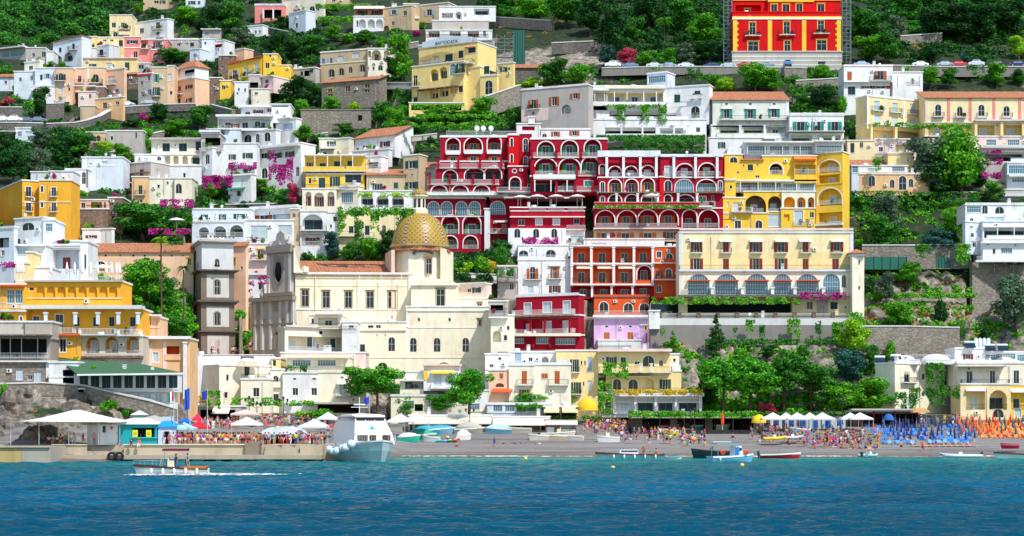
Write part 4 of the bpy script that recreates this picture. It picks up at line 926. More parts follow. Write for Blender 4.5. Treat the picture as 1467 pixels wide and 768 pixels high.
# ---- middle: grand red hotel in three wings
TR='e8e4e0'
build('red_hotel_wing','deep red hotel wing with three white parapet loggias on top','hotel',[
 K(631,197,727,232,'RD','L 649 209 19 22 b 1.6;L 678 208 25 22 b 1.6;L 708 206 19 24 b 1.6;F 639 659 222 S .5;F 665 691 221 S .5;F 698 718 221 S .5;b 649,678,708 228 8 8;C 196 2.2 W',d=2,ext=0),
 K(631,232,727,243,'RD','B 626 722 241 g 1.4;K 628,657,688,718 3 229 243 RD 1.6',d=2,ext=0),
 K(625,242,722,266,'RD','L 645 252 20 16 k 1.4;L 680 249 28 16 k 1.6;L 706 248 24 18 k 1.6;B 613 714 264 g 1.4;K 616,645,678,708 3 252 265 RD 1.6',d=1,ext=0),
 K(614,265,714,283,'RD','L 629,659,690 273 22 15 b 1.8;B 610 712 281 g 1.6;S 608 714 281 4 1.9 W',d=0,ext=0),
 K(612,285,696,312,'RD','M 621,640,661,680 299 16 20;C 310 1.5 RD;S 608 694 285 3 .8 W',d=0,ext=0),
 K(612,311,694,362,'RD','L 645 322 23 27 e 1.5;L 676 322 25 27 e 1.5;F 634 656 335 g;F 664 688 335 g;L 645 347 20 18 b 1.5;L 674 347 20 18 b 1.5;F 636 656 357 g;F 664 686 357 g',d=0),
 K(694,300,702,348,'W','',d=-1),
 K(702,284,731,342,'RD','M 713 298 21 19;N 722 326 6 10;B 700 726 334 g;S 700 730 283 4 1 W;E 718 316 18 e8d8c8 .7',d=0)],D=424)
build('red_hotel_tower','red stair tower with small white arched windows and sunlit tone painted in','hotel',[
 K(728,194,743,244,'R2','A 733 204 4 12;A 733 227 4 12;C 193 1.8 W',d=1,ext=0),K(743,192,761,244,'RD','A 753 208 7 19;A 753 229 6 10;C 192 1.8 W',d=3,ext=0),K(728,239,756,288,'RD','O 737 245 6 5;L 738 263 15 18 k 1.4;C 239 1.5 W;B 722 768 284 w 2;B 712 764 276 w 2.4',d=0)],D=423)  # pier's sunlit face is painted in, as a brighter red block
build('red_hotel_centre','red hotel centre with green shuttered arched balconies and white canopies','hotel',[
 K(775,186,846,201,'W','b 796 192 6 7;b 823 191 7 7;a 780 194 7 5;C 185 1.5 W',d=4),
 K(760,200,870,228,'RD','L 782 213 23 20 e 1.4;L 816 212 23 21 e 1.4;L 849 211 23 22 e 1.4;B 761 858 226 g 1.2;K 762,797,832,861 3.2 216 228 RD 1.3;C 199 1.8 W',d=2,ext=0),
 K(760,226,858,254,'RD','L 782 238 31 22 e 1.5;L 816 238 30 22 e 1.5;L 847 236 24 22 e 1.5;B 764 857 252 g 1.2;K 765,797,826,855 3.2 240 254 RD 1.3',d=1,ext=0),
 K(760,253,857,280,'RD','R 795 266 58 18 k 2;L 816 263 10 10 -;T 843 263 12 8;S 764 824 258 6 2.4 W;K 766,789,812 1.5 260 276 W 2.2;B 795 857 274 g 1.6;K 797,824,849 3.2 262 276 RD 1.7'.replace('L 816 263 10 10 -;',''),d=0,ext=0),
 K(731,298,838,328,'RD','w 747 319 9 8;c 772,797 318 9 8;k 826 317 8 8;F 758 782 303 g .1;F 786 808 303 g .1;F 814 836 303 g .1;C 311 1.2 PP;C 303 1.4 W;S 730 838 312 .8 1 PP',d=-5),
 K(728,327,811,366,'W','A 741,768,794 334 9 13;a 750 358 15 14;a 788 358 15 14',d=-6,roof='dome'),
 K(811,330,838,356,'W','v 826 342 18 8;B 812 838 329 g .6;B 812 834 349 w .6',d=-5)],D=420)
build('red_hotel_right_wing','long red hotel wing with triple tiers of white trimmed arcades','hotel',[
 K(857,225,946,256,'RD','L 863 243 8 14 c 1.2;L 881 247 18 17 v 1.2;L 904 247 18 17 v 1.2;L 928 246 20 17 v 1.2;S 856 946 225 9 .4 WB;F 872 938 254 g .2;K 869,893,917,940 3.6 223 256 W .5;C 234 1.2 RD .5',d=1,ext=0),
 K(946,223,1036,256,'RD','c 957 245 9 13;L 981 244 25 18 v 1.2;L 1013 243 24 18 v 1.2;F 950 1032 252 g .2;K 965,996,1027 3.6 223 256 W .5;C 225 4 WB .4',d=0,ext=0),
 K(857,255,946,278,'RD','A 863 268 6 15;L 881 266 18 18 b 1;L 905 266 18 18 b 1;L 928 265 18 19 b 1;C 277 1.4 BR .6',d=0,ext=0),
 K(945,254,951,300,'R2','',d=-.6,ext=0),K(951,255,1036,278,'RD','A 957 266 10 15;M 980 266 26 18;L 1012 266 27 17 m 1;A 1032 266 6 14;F 1000 1036 275 g;C 277 1.4 BR .6',d=0,ext=0),  # brighter red strip paints the sunlit turn of the facade
 K(857,277,946,300,'RD','A 863 287 6 12;L 881 286 18 14 k 1.5;L 905 286 18 14 k 1.5;L 929 285 19 15 k 1.5;K 883,913,942 3 278 298 W .9;B 851 1000 297 s 1.8',d=0,ext=0),
 K(951,277,1000,300,'RD','L 957 286 10 13 k 1.2;L 982 286 24 13 k 1.5;K 971,998 3 278 298 W .9',d=0,ext=0),K(998,278,1036,300,'RD','A 1004,1009 285 5 8;w 1021 284 4 8;B 1000 1024 295 g .8',d=.5,ext=0),
 K(851,299,973,330,'RD','L 867 313 27 22 b 1.7;L 898 313 27 22 b 1.7;L 928 312 27 22 b 1.7;L 958 312 26 22 b 1.7;F 853 970 326 g .1;S 850 974 298 2 1 W;C 328 1.6 RD .4',d=-1,ext=0),
 K(973,299,1036,330,'RD','L 988 314 20 26 w 1.7;L 1015 314 28 26 w 1.7;F 978 1030 326 g .1;S 973 1020 297 2 .6 W',d=-.6),
 K(851,330,973,345,'BG','b 867,896,928 338 12 9;r 960 337 10 9;S 850 974 329 2 1.4 SH',d=-.5),K(836,343,952,354,'W','v 858 349 22 2',d=-3)],D=417)
# ---- yellow hotel right of the red one
build('yellow_terrace_hotel','golden yellow hotel with arched loggias and rooftop glass restaurant','hotel',[
 K(1038,222,1064,262,'YE','A 1051 229 11 8;w 1057 247 3 3',d=1,ext=0),K(1042,212,1062,222,'W','',d=1,roof='dome',ext=0),K(1064,229,1092,262,'YE','w 1065 237 3 3;k 1075 240 8 9;w 1085 236 3 3;w 1085 253 6 4',d=1,roof='shed',rise=7,ext=0),
 K(1092,224,1138,262,'YE','L 1112 242 19 16 w 1.5;F 1103 1122 250 w',d=1.5,ext=0),K(1138,224,1170,262,'YE','R 1154 243 29 14 c 1.5;F 1139 1168 249 w;S 1138 1168 231 3 1 OR',d=.5,ext=0),
 K(1066,206,1170,225,'WB','m 1085,1117,1150 215 28 12;F 1064 1168 223 g 1;S 1064 1170 206 2 2 W;K 1070,1095,1120,1145 .8 207 222 W 1.4',d=3,ext=3),K(1168,204,1208,219,'WB','m 1188 213 36 9;S 1166 1209 204 1.5 1.6 W;F 1168 1208 219 g 1',d=1),
 K(1169,218,1207,330,'YE','L 1188 237 30 18 c 2;R 1188 255 30 12 c 2;L 1189 281 34 25 c 2;R 1191 313 34 20 c 2.2;F 1173 1203 245 w;F 1172 1206 292 w;F 1171 1208 323 w;S 1169 1208 263 1.5 .1 YE;S 1168 1209 323 3 1.5 W',d=-1,side='r',sx=1217,th=30),
 K(1053,258,1168,276,'WB','m 1075,1105 268 28 13;m 1132,1156 269 20 12;F 1052 1168 276 g 1;S 1056 1168 261 2.4 1.5 W;K 1060,1085,1110,1140 1 262 276 W 1.3',d=2,ext=0),K(1038,258,1054,276,'YE','w 1047 268 4 5;C 260 1.5 BG',d=0),
 K(1066,275,1120,308,'YE','l 1082 293 31 26 v 2.5 BR;l 1110 293 19 24 v 2.5 BR;F 1078 1094 305 g;F 1101 1120 305 g',d=0,ext=0),K(1036,284,1068,308,'YE','v 1043 293 3 8;v 1054 296 8 12;B 1048 1077 304 w 1.4',d=-.5,ext=0),
 K(1120,275,1168,300,'CL','l 1131 291 16 18 - 1.5 YO;l 1148 291 12 17 w 1.5 YO;l 1162 291 9 17 w 1.5 YO;S 1120 1168 300 1.4 .3 SH',d=-.5,ext=0),
 K(1036,306,1100,332,'YE','W 1057 322 9 12;A 1087 322 10 13;C 306 1.2 CL;F 1036 1050 314 s',d=-1),K(1099,304,1120,332,'YE','v 1109 316 20 18;C 304 1.8 BR',d=-.5),K(1119,299,1168,332,'YE','c 1144 312 13 21;w 1163 308 6 8;F 1137 1168 322 w .3;R 1127 312 8 10 - .4 YO',d=-1)],D=418)
# ---- upper right
build('white_hotel','broad white hotel with planted terraces and blue glass penthouse','hotel',[
 K(927,104,956,121,'WB','m 941 112 24 10;C 103 1.5 W',d=9,side='r',sx=967,th=30),
 K(830,124,870,158,'CL','R 850 139 38 13 w 1.6;F 831 872 152 S 1;K 838,852,866 1.2 132 150 W .8;S 828 872 131 2 1.4 W',d=0,ext=0),
 K(868,124,952,152,'W','R 910 140 80 14 u 2 CR;F 868 955 153 S 1.2;K 880,898,922,940 1.2 132 150 W .8;S 866 953 128 4 1.3 CL',d=1,ext=0),
 K(952,122,1016,178,'W','G 970 139 9 13;G 999 134 9 10;A 996 159 13 17;F 952 985 151 S 1;F 985 1010 141 S .6;C 123 2.5 W;B 985 1012 169 g .6',side='r',sx=1021,th=20,d=0,ext=0),
 K(830,152,952,180,'W','l 847 165 15 17 w 1.2;R 912 166 78 14 k 1.8;S 865 955 152 3 1.2 W;S 865 985 174 6 1.4 W;K 892,922,948 2.6 158 175 W 1.2',d=0,ext=0),
 K(830,172,1012,202,'W','R 904 189 74 13 k 1.8;R 962 189 34 11 m 1.4;w 1000 186 6 7;K 890,920,940,965,985 2.6 180 197 W 1;S 868 1010 195 2.4 1.2 W',d=-2)],D=456)
build('village_house','grey and pink house with orange shutters under a red tiled edge','house',[
 K(747,122,843,170,'GY','b 764 143 7 13;b 794 141 7 13;b 824 136 7 8;O 764 156 4 4;l 811 154 14 13 M 1;b 762 166 6 6;Q 747 785 150 168 PP;B 756 774 150 i .5;C 121 2 PP',side='r',sx=850,d=0)],D=450)
build('village_house','white terrace strip with a chimney finial above the red hotel','house',[K(740,178,775,196,'W','R 757 184 18 6 - .4 RD;C 178 1.4 W',d=0),K(757,168,766,178,'W','')],D=440)
build('green_shutter_house','white house with terracotta roof and three green shuttered windows','house',[
 K(1021,143,1129,182,'LG','O 1041,1075,1109 149 5 3.5;t 1041 163 8 13;t 1075 163 8 13;t 1109 161 8 14;E 1041,1075,1109 154 16 f4f6f6 .4;B 1031 1128 172 i 1.2;P 1128 4 142 182',d=0,ext=0,roof='shed',rise=12,dep=11),
 K(1019,180,1129,200,'LG','R 1045 188 28 12 k 1.6;R 1080 188 30 12 k 1.6;R 1112 187 28 13 u 1.6;B 1027 1124 197 s .6;K 1060,1095 3 180 197 W .4',d=0,ext=0),K(1016,198,1130,224,'W','g 1034 208 5 9;R 1104 208 26 12 k 1;E 1105 196 24 f6f6f4 1;w 1086 208 5 6',d=-1)],D=455)
build('village_house','plain white box house with two wide green shuttered openings','house',[
 K(1131,166,1209,190,'W','t 1147 181 11 13;t 1171 181 9 13;t 1196 181 10 13;B 1133 1208 188 i 1;C 164 2.4 W;P 1169 2 168 188',d=0,ext=0),K(1131,189,1209,206,'LG','R 1148 199 30 10 k 1.2;R 1188 199 32 10 k 1.2;B 1132 1208 205 i .8',d=0)],D=452)
build('red_palace','scarlet palace with yellow pilasters and a striped stone base','palace',[
 K(1100,-14,1166,20,'R2','y 1109 12 9 11;y 1126 12 10 11;y 1145 11 9 11;C 3 3 YE .3',d=4,ext=0),K(1050,-14,1100,20,'R2','R 1072 13 36 12 y 2;C 1 5 YE .3',d=5,ext=0),K(1166,-14,1204,20,'R2','y 1176 12 10 12;C 1 4 YE .3',d=5,ext=0),
 K(1049,18,1205,29,'R2','C 28 4 YE .45;S 1049 1205 27.5 1.5 .7 CL',d=1,ext=0,cor='R2'),
 K(1050,28,1205,78,'R2','y 1078 41 9 17;y 1127 40 9 17;y 1176 38 9 17;B 1067 1090 51 i .8;B 1116 1139 50 i .8;B 1165 1188 48 i .8;y 1079 67 15 15;y 1128 66 9 15;y 1177 65 14 15;Q 1050 1056 29 75 YE;Q 1199 1205 29 75 YE;Q 1100 1106 29 75 YE;Q 1149 1155 29 75 YE;Q 1056 1058 32 35 YE;Q 1056 1058 40 43 YE;Q 1056 1058 48 51 YE;Q 1056 1058 56 59 YE;Q 1056 1058 64 67 YE;Q 1197 1199 32 35 YE;Q 1197 1199 40 43 YE;Q 1197 1199 48 51 YE;Q 1197 1199 56 59 YE;Q 1197 1199 64 67 YE',d=0,ext=0),
 K(1049,75,1206,98,'GY','l 1128 92 12 12 k 1;k 1177 90 11 7;k 1080 91 11 4;C 82 2 LG .06;C 88 2 LG .06;C 94 2 LG .06;C 75 2 GY .2',d=-.4)],D=498)
build('village_house','white block with orange shutters above the yellow striped hotel','house',[
 K(1209,95,1279,118,'W','N 1217 109 7 13;b 1261 108 9 13;B 1246 1277 115 i .6;C 94 1.6 PP;S 1209 1279 118 1.5 .4 W',d=0,ext=0),K(1209,118,1275,138,'W','k 1220 130 11 12;r 1242 125 8 4;r 1262 125 15 4',d=.5),K(1279,104,1322,124,'W','F 1300 1320 120 w .3',d=2,dep=3)],D=468)
build('cream_hotel','cream and pale blue hotel with small balconies above a vine pergola','hotel',[
 K(1242,138,1325,178,'YC','c 1256 150 8 14;c 1282 150 8 14;v 1308 149 9 14;B 1248 1265 157 i .7;B 1274 1291 157 i .7;B 1300 1317 157 i .7;v 1257 170 9 13;v 1282 170 9 13;v 1308 170 9 13;B 1246 1324 177 w 1;P 1243,1269,1295,1323 3 138 178 WB;C 137 2 WB',side='l',sx=1226,th=28,d=0,ext=0),
 K(1242,178,1325,202,'YC','R 1284 191 76 16 c 2;K 1244,1279,1317 4 180 200 YC 1',side='l',sx=1226,th=28,d=0),
 K(1214,202,1253,228,'CR','w 1234 208 5 8;k 1221 212 6 14',d=-2),K(1253,200,1313,228,'PP','W 1262 214 6 7;R 1290 215 14 14 - .5 YC;F 1232 1300 226 i',d=-1)],D=452)
build('pink_striped_hotel','yellow and pink striped hotel wing with scalloped balconies and tiled roof','hotel',[
 K(1325,140,1480,176,'CR','A 1344 158 9 17;Y 1375 160 8 15;A 1406 158 9 16;Y 1442 160 9 16;B 1337 1352 167 i .8;B 1368 1383 168 i .8;B 1399 1414 168 i .8;B 1435 1450 168 i .8;P 1359,1390,1424,1461 4 140 174 PK;P 1327 3 140 174 PP;C 170 4 PP .04',d=0,ext=0,roof='shed',rise=9,dep=9),
 K(1325,176,1480,198,'YC','R 1360 187 60 16 c 2;R 1410 187 30 16 c 2;R 1450 187 30 16 c 2;K 1356,1396,1433,1464 4 176 196 YC 1.2;S 1394 1480 175 2 2 SH',d=0,ext=0),
 K(1390,196,1480,216,'PP','m 1420 206 14 12;m 1452 206 17 12;S 1390 1480 214 2 1 SH',d=-1),K(1325,196,1391,214,'PP','',d=0)],D=452)
build('peach_house','peach garden house with blue shuttered arched windows','house',[
 K(1231,250,1332,280,'PE','A 1249 259 9 15;A 1278 263 7 12;A 1293 262 11 20;A 1305 262 7 12;C 249 2 PE',d=0,ext=0),K(1231,238,1300,250,'W','v 1250 244 14 6;m 1287 242 18 7',d=1,ext=0),K(1220,238,1231,250,'WB','m 1225 243 8 9',d=0)],D=432)
o=build('tiled_pavilion','low ochre pavilion with small brown tiled roof','house',[K(1219,240,1270,246,'BG','',roof='shed',rise=11,dep=6),K(1272,220,1309,240,'YC','C 222 2 BG',d=1)],D=436)
build('white_villa','white and grey terraced villa with green glass at right edge','villa',[
 K(1403,218,1480,236,'GY','R 1438 226 54 10 k 2;S 1403 1480 213 4 1.6 SH;F 1448 1480 232 S',d=2),K(1443,234,1480,262,'WB','m 1458 243 26 12;S 1443 1480 254 3 1.6 W;m 1462 258 24 6',d=0),K(1418,272,1480,286,'GY','F 1418 1480 284 w .5;S 1416 1480 282 3 1 SH',d=-2)],D=438)
build('white_villa','white seaside villa with blue pool glazing on an arched stone base','villa',[
 K(1383,294,1480,318,'W','A 1411 300 8 12;a 1432 301 13 10;v 1425 314 28 7;w 1392 315 5 5;m 1395 300 20 9;C 292 1.6 W',d=2,ext=0),
 K(1383,318,1409,364,'WB','w 1392 325 4 3;a 1393 336 5 6;w 1396 350 5 7;F 1392 1408 346 w .6',d=0,ext=0,side='l',sx=1381),K(1408,318,1480,344,'W','R 1440 333 60 16 k 2;S 1408 1480 326 1.5 .5 W;F 1412 1480 344 S .8;K 1428,1452 1.2 327 344 W .5',d=0,ext=0),
 K(1408,343,1480,376,'W','m 1442 359 16 8;w 1424 360 4 8;S 1404 1480 349 2 .8 W;F 1398 1480 374 w 1;S 1396 1480 376 2.4 1.2 W',d=-1,ext=0),
 K(1393,376,1480,450,'ST','z 1425 384 15 12;z 1452 384 15 12;z 1428 405 5 9;C 391 1.2 ST',side='l',sx=1391,th=20,d=-.6,cor=None)],D=402)
# ---- orange, white, lilac and cream blocks below the red hotel
build('orange_apartments','orange apartment house with white columned balconies and louvred doors','apartment house',[
 K(818,354,935,380,'OR','R 833 366 25 20 w 1.6;R 863 366 26 20 w 1.6;R 895 366 26 20 w 1.6;R 922 366 22 20 w 1.6;F 820 934 377 i .1;K 819,847,879,908,935 3.4 354 380 W .2;S 817 937 379 2.2 .5 W;S 817 937 353 2 .5 W',d=0,ext=0),
 K(818,380,935,410,'OR','R 833 393 25 24 b 1.2;R 863 393 26 24 b 1.2;R 895 393 26 24 b 1.2;L 923 391 20 20 w 1.5 RD;E 836,866,896 382 20 f6e6c8 .7;F 820 846 405 i .5;F 850 877 405 i .5;F 882 907 405 i .5;F 913 934 401 i .1;K 819,847,879,908,935 3.4 380 410 W .2;S 817 937 409 2.2 .6 W',d=0,ext=0),
 K(818,410,937,428,'RD','R 836,865 417 24 14 r 1.2;R 895 417 26 14 r 1.2;R 922 416 20 14 r 1.2;F 820 880 425 i .1;K 848,876,906 3 410 426 W .3',d=.4,ext=0),
 K(937,354,974,428,'OR','W 944 365 7 9;A 959 367 10 8;A 958 391 9 12;r 944 392 4 9;w 944 414 8 10;F 938 974 401 i .8;S 936 975 378 2 .6 PP;S 936 975 402 2 1 PP;S 936 975 427 2 1 OR',d=-.3,ext=2),
 K(851,425,930,453,'OR','A 865 440 13 15;A 900 441 13 13;A 923 441 14 13;F 851 930 452 w 1;S 850 931 424 1.8 .4 OR',d=-1)],D=403)
build('lilac_house','lilac house with two oval windows and orange doors','house',[
 K(851,457,930,498,'LI','o 869 468 5 3.5;o 903 468 5 3.5;N 869 481 9 10;N 903 481 9 10;S 849 932 455 3.4 1 W;E 870 474 60 e9c8dc .5'.replace(';E 870 474 60 e9c8dc .5',''),d=0),K(918,466,932,496,'LI','y 925 470 3 6;N 926 484 3 14',d=-1,side='r',sx=934),K(857,488,918,500,'W','F 856 908 495 w .6',d=-4)],D=393)
build('white_apartments','white house with an orange arched window and roof terrace','apartment house',[
 K(742,373,818,425,'W','h 763 391 8 18;B 752 775 400 i .7;b 795 391 6 18;B 786 804 399 i .7;v 760 415 8 11;r 795 414 8 10;C 372 1.5 PP;E 795 379 18 e8d8c8 .4',d=0),
 K(742,352,814,374,'W','a 750 363 14 9;a 789 363 15 11;F 742 812 372 g 1',d=3)],D=404)
build('village_house','narrow shaded grey house wedged between red hotel and white house','house',[K(713,382,741,402,'GY','k 731 392 10 9;F 713 741 399 i .3;C 381 1.5 RD'),K(713,402,741,425,'GY','a 733 410 6 10',d=1)],D=402)
build('dark_red_guesthouse','dark red guesthouse with two white railed balconies and white doors','guesthouse',[
 K(739,423,829,452,'RD','c 756 440 10 17;c 784 439 12 15;c 812 439 10 17;B 738 824 449 w 1.6;C 421 2 W',side='r',sx=837,th=28,d=0,ext=0),
 K(739,452,829,482,'RD','R 757 466 14 16 c .5;c 784 467 11 16;c 812 468 10 17;B 724 824 477 w 1.4;K 764,784,820 3 457 478 RD 1.2;C 455 1.5 BR',side='r',sx=837,th=28,d=0,ext=0),
 K(725,481,837,500,'RD','m 742 488 17 8;m 778 488 20 9;m 810 489 28 9;S 723 832 482 4 1.6 CL;K 764,788 3 485 498 RD .4',d=-1)],D=392)
build('cream_palazzo','long cream palazzo with brown shutters above six wide glazed arches','palazzo',[
 K(973,334,1222,392,'CR','r 998 354 8 14;Rr 1040 354 9 16;r 1083 354 9 14;r 1119 354 10 14;Rr 1154 354 9 16;r 1199 353 9 14;E 998,1040,1083,1119,1154,1199 343 19 fbf3dc .9;B 990 1006 362 i .6;B 1032 1048 362 i .6;B 1075 1091 362 i .6;B 1111 1127 362 i .6;B 1146 1162 362 i .6;B 1191 1207 362 i .6;r 998 379 9 18;Rr 1040 379 9 17;r 1083 379 9 18;r 1119 379 9 18;Rr 1154 379 9 17;Rr 1197 379 10 17;Q 973 1222 361 387 YC;P 975,1220 5 334 390 WB;B 973 1223 387 i 1.4;C 334 3 WB .2;C 330 3 PP .35',d=1,ext=0,cor='PP'),
 K(973,388,1222,424,'CL','M 1001 407 31 30;M 1041 407 33 30;M 1084 407 32 30;M 1121 407 25 30;M 1157 407 32 30;M 1191 407 24 30;S 985 1017 403 1.6 1.0 OR;S 1024 1058 403 1.6 1.0 OR;S 1067 1101 403 1.6 1.0 OR;S 1108 1134 403 1.6 1.0 OR;S 1141 1174 403 1.6 1.0 OR;F 976 1205 422 i .2;K 1020,1063,1106,1138,1179 4.5 412 422 W .6;a 1209 403 7 18;S 972 1206 426 3 1.6 SD;C 389 2.4 WB .5',d=0,ext=0),
 K(973,424,1222,452,'CR','R 1060 438 150 20 k 2.4;w 1160 438 9 11;k 1195 438 11 11;Q 1170 1186 428 450 GY',d=1,ext=0),
 K(1221,366,1238,455,'CL','w 1231 375 3 6;w 1231 412 3 5',side='l',sx=1218,th=15,d=-2)],D=392)
build('palazzo_turret','small white bell turret with a pointed cap beside the palazzo','turret',[K(1219,362,1238,367,'W','',roof='hip',rise=5,dep=3,ext=0)],D=390)
w=build('garden_wall','tall grey retaining wall with white balustrade and brick posts','wall',[
 K(932,456,1222,492,'8e8985','Q 932 1222 456 466 SH',dep=4,ext=4,cor=None,d=0),K(930,446,945,470,'W','w 937 448 2 3',d=-.8,ext=4,dep=3)],D=381)
for i in range(10):
 x0=946+i*27.5; q=P(x0+13.7,456,381.4)-w.location; link('balustrade',railmesh(26.5*381/F,'w','W'),w,q)
 mb=MB(); mb.box(-.35,-.35,0,.35,.35,1.1); mb.box(-.42,-.42,1.1,.42,.42,1.2); mb.obj('post',[plaster('BR')],w,P(x0,456,381.4)-w.location)
# ---- right seafront villa
build('seafront_villa','cream beach villa with low white domes, ivy and arched loggia','villa',[
 K(1282,521,1372,592,'CL','W 1299 541 8 18;B 1290 1310 547 i .8;a 1323 538 5 9;a 1323 563 5 8;v 1301 576 7 14;W 1353 542 8 17;Q 1295 1303 532 536 BG;Q 1348 1357 530 535 BG;C 520 1.6 PP',side='l',sx=1254,th=42,d=0),
 K(1372,521,1500,552,'CL','W 1389 541 9 19;W 1422 540 8 19;W 1456 540 8 19;S 1363 1438 526 1.5 2.4 GY;B 1376 1444 551 i 1.4;F 1448 1464 550 i .7;C 520 1.6 PP',d=.4,ext=0),
 K(1376,551,1448,600,'CR','R 1398 573 27 27 v 2;l 1430 573 25 28 k 2.2 YC;F 1385 1411 586 i .1;F 1418 1443 586 i .1;E 1397 557 28 f7f4ea .6;a 1430 592 16 12',d=-1.2),
 K(1448,552,1500,600,'YE','k 1456 578 9 14;c 1458 592 10 12;E 1462 557 30 f8f2dc 1.2;F 1450 1480 586 i .1',d=0),
 K(1368,500,1411,521,'W','r 1387 511 7 8;C 499 1.5 W',d=5),K(1411,505,1500,521,'W','m 1421 512 17 8;m 1442 511 26 8;m 1466 513 18 10;C 504 2 BR',d=6),
 K(1284,515,1318,522,'W','',roof='dome',d=3,ext=0),K(1326,515,1368,522,'W','',roof='dome',d=3,ext=0),K(1370,516,1460,522,'W','',roof='dome',d=3,ext=0)],D=357)
# ---- seafront, centre
build('yellow_beach_hotel','buff yellow beach hotel with green shutters and vine covered corner','hotel',[
 K(797,503,857,600,'YC','n 806 520 6 6;g 823 524 6 18;B 815 830 533 i .6;U 845 522 6 21;w 833,838 520 2 6;g 825 556 7 17;B 817 833 564 i .7;w 836 550 2 6;v 845 552 5 14;C 503 1.6 PP',d=1,ext=1),
 K(857,504,960,536,'YC','g 876 519 7 15;G 893 518 8 12;A 929 517 17 16;B 858 962 533 i 1.6;K 868,897,917,932 3.6 521 534 CL 1.7;S 855 962 504 4 1.4 PP;w 913 520 8 5;a 947 520 6 9',d=0,ext=0),
 K(868,532,976,566,'YC','A 884 551 12 16;A 907 551 14 16;g 953 551 8 15;l 931 553 12 20 - 1;S 868 932 541 2 1.6 YC;B 868 978 563 i 1.4;C 533 2 CL',d=1,ext=0),
 K(858,563,882,602,'YC','A 871 581 9 20;S 856 902 598 3 2 SH',d=1),
 K(880,568,1006,594,'W','R 894 580 24 18 c 1;R 925 581 26 18 k 1;R 954 581 24 18 k 1;R 986 581 30 18 k 1;K 880,910,939,968,1003 3.4 568 593 W .3;S 877 1008 568 5 1.2 W;C 577 1.2 WB .4',d=-1,ext=0,dep=9),
 K(880,594,1006,610,'BG','D 910,960,990 602 40 12',d=1),
 K(953,508,973,524,'CL','r 956 516 4 5;w 966 516 4 5;F 953 975 530 S',d=2)],D=358)
build('seafront_house','cream seafront house with tall orange shutters and vaulted roof','house',[
 K(700,531,730,580,'PB','N 718 539 6 8;E 720 556 28 e8602c 1.4;l 716 552 12 6 -',d=0),K(729,524,765,580,'CL','N 751 541 8 19;B 741 764 551 i .8;b 751 562 7 8;C 522 3 WB',d=-.5,),K(698,580,790,610,'WB','m 713,730,746 585 13 12;C 592 3 WB;C 578 1.5 W;m 762,779 585 13 12;D 740 604 86 8',d=-2)],D=353)
build('seafront_house','white seafront house with small orange shutters and long balcony','house',[
 K(765,523,818,600,'CL','N 780 539 10 8;N 798 541 8 19;B 786 814 551 i .8;C 522 3 WB;D 790 590 30 14',d=0)],D=354)
build('seafront_house','jumble of whitewashed roof blocks with a grey shutter behind seafront','house',[
 K(695,508,729,534,'W','w 704 524 6 5;w 716 514 5 4;C 530 1 SH'),K(729,505,797,526,'W','U 742 510 10 15;w 760 515 6 6;l 781 515 10 8 -',d=1)],D=362)
build('seafront_house','white house with yellow awning and blue glass balcony','house',[
 K(607,524,658,560,'W','v 627 545 12 18;v 645 545 14 18;E 634 531 34 f2c64a 1;B 618 658 556 w 1.6;Q 607 613 529 545 YE;S 605 662 524 2.4 .6 PP',d=0,ext=0),
 K(573,533,607,570,'CL','R 594 552 26 10 u 1.2;S 570 610 546 2 1 W;D 586 552 8 8',d=1),K(560,568,672,606,'CL','m 585 580 16 12;m 640 574 22 9;m 662 575 12 10;C 566 1.5 SH;D 600 584 12 10;D 620 602 100 10',d=0),K(658,560,700,606,'W','m 678 583 18 9;C 590 1.6 YC;D 684 604 30 10',d=1)],D=352)
build('seafront_house','long white seafront house with oval windows and planted roof terrace','house',[
 K(405,535,455,590,'W','O 422 543 6 3.5;O 450 543 7 3.5;W 423 561 8 11;W 450 561 8 11;C 534 1.6 PP;S 436 520 578 1.8 1 YC',d=0),K(455,534,524,590,'CL','O 490 541 5 3;c 491 557 10 18;E 491 546 16 f7f2e6 1;B 481 503 567 w .8;C 534 1.6 PP;S 448 522 579 2.4 4 GY;D 485 586 60 12',d=.3),
 K(411,512,500,536,'CL','m 432 520 26 9;m 468 520 26 9;S 408 500 513 4 1.4 CL;F 408 512 533 i 1.4',d=4)],D=348)
build('seafront_house','narrow seafront house with an arched window over a blue door','house',[K(387,530,405,592,'CL','A 395 545 8 14;B 389 402 554 s .4;k 395 571 9 13;C 530 1.5 W',d=0),K(389,514,402,530,'YC','k 393 520 5 9',d=2)],D=349)
build('seafront_house','cream curved gable house with a grey blank side wall','house',[
 K(314,524,388,592,'CL','w 326 541 4 9;w 324 566 5 9;k 354 531 8 14;F 345 386 543 i .2;C 523 1.5 W',side='l',sx=277,th=32,d=0),K(345,544,387,592,'CL','W 367 562 9 13;C 543 1.5 PP',d=-2),K(340,518,366,525,'CL','',d=0,roof='dome',ext=0,dep=3)],D=346)
build('promenade_wall','pale parapet wall in front of the bell tower with leaning people','wall',[K(272,510,392,532,'W','R 354 515 19 9 - .8 GY;C 509 1.2 W',dep=3,cor=None)],D=352)
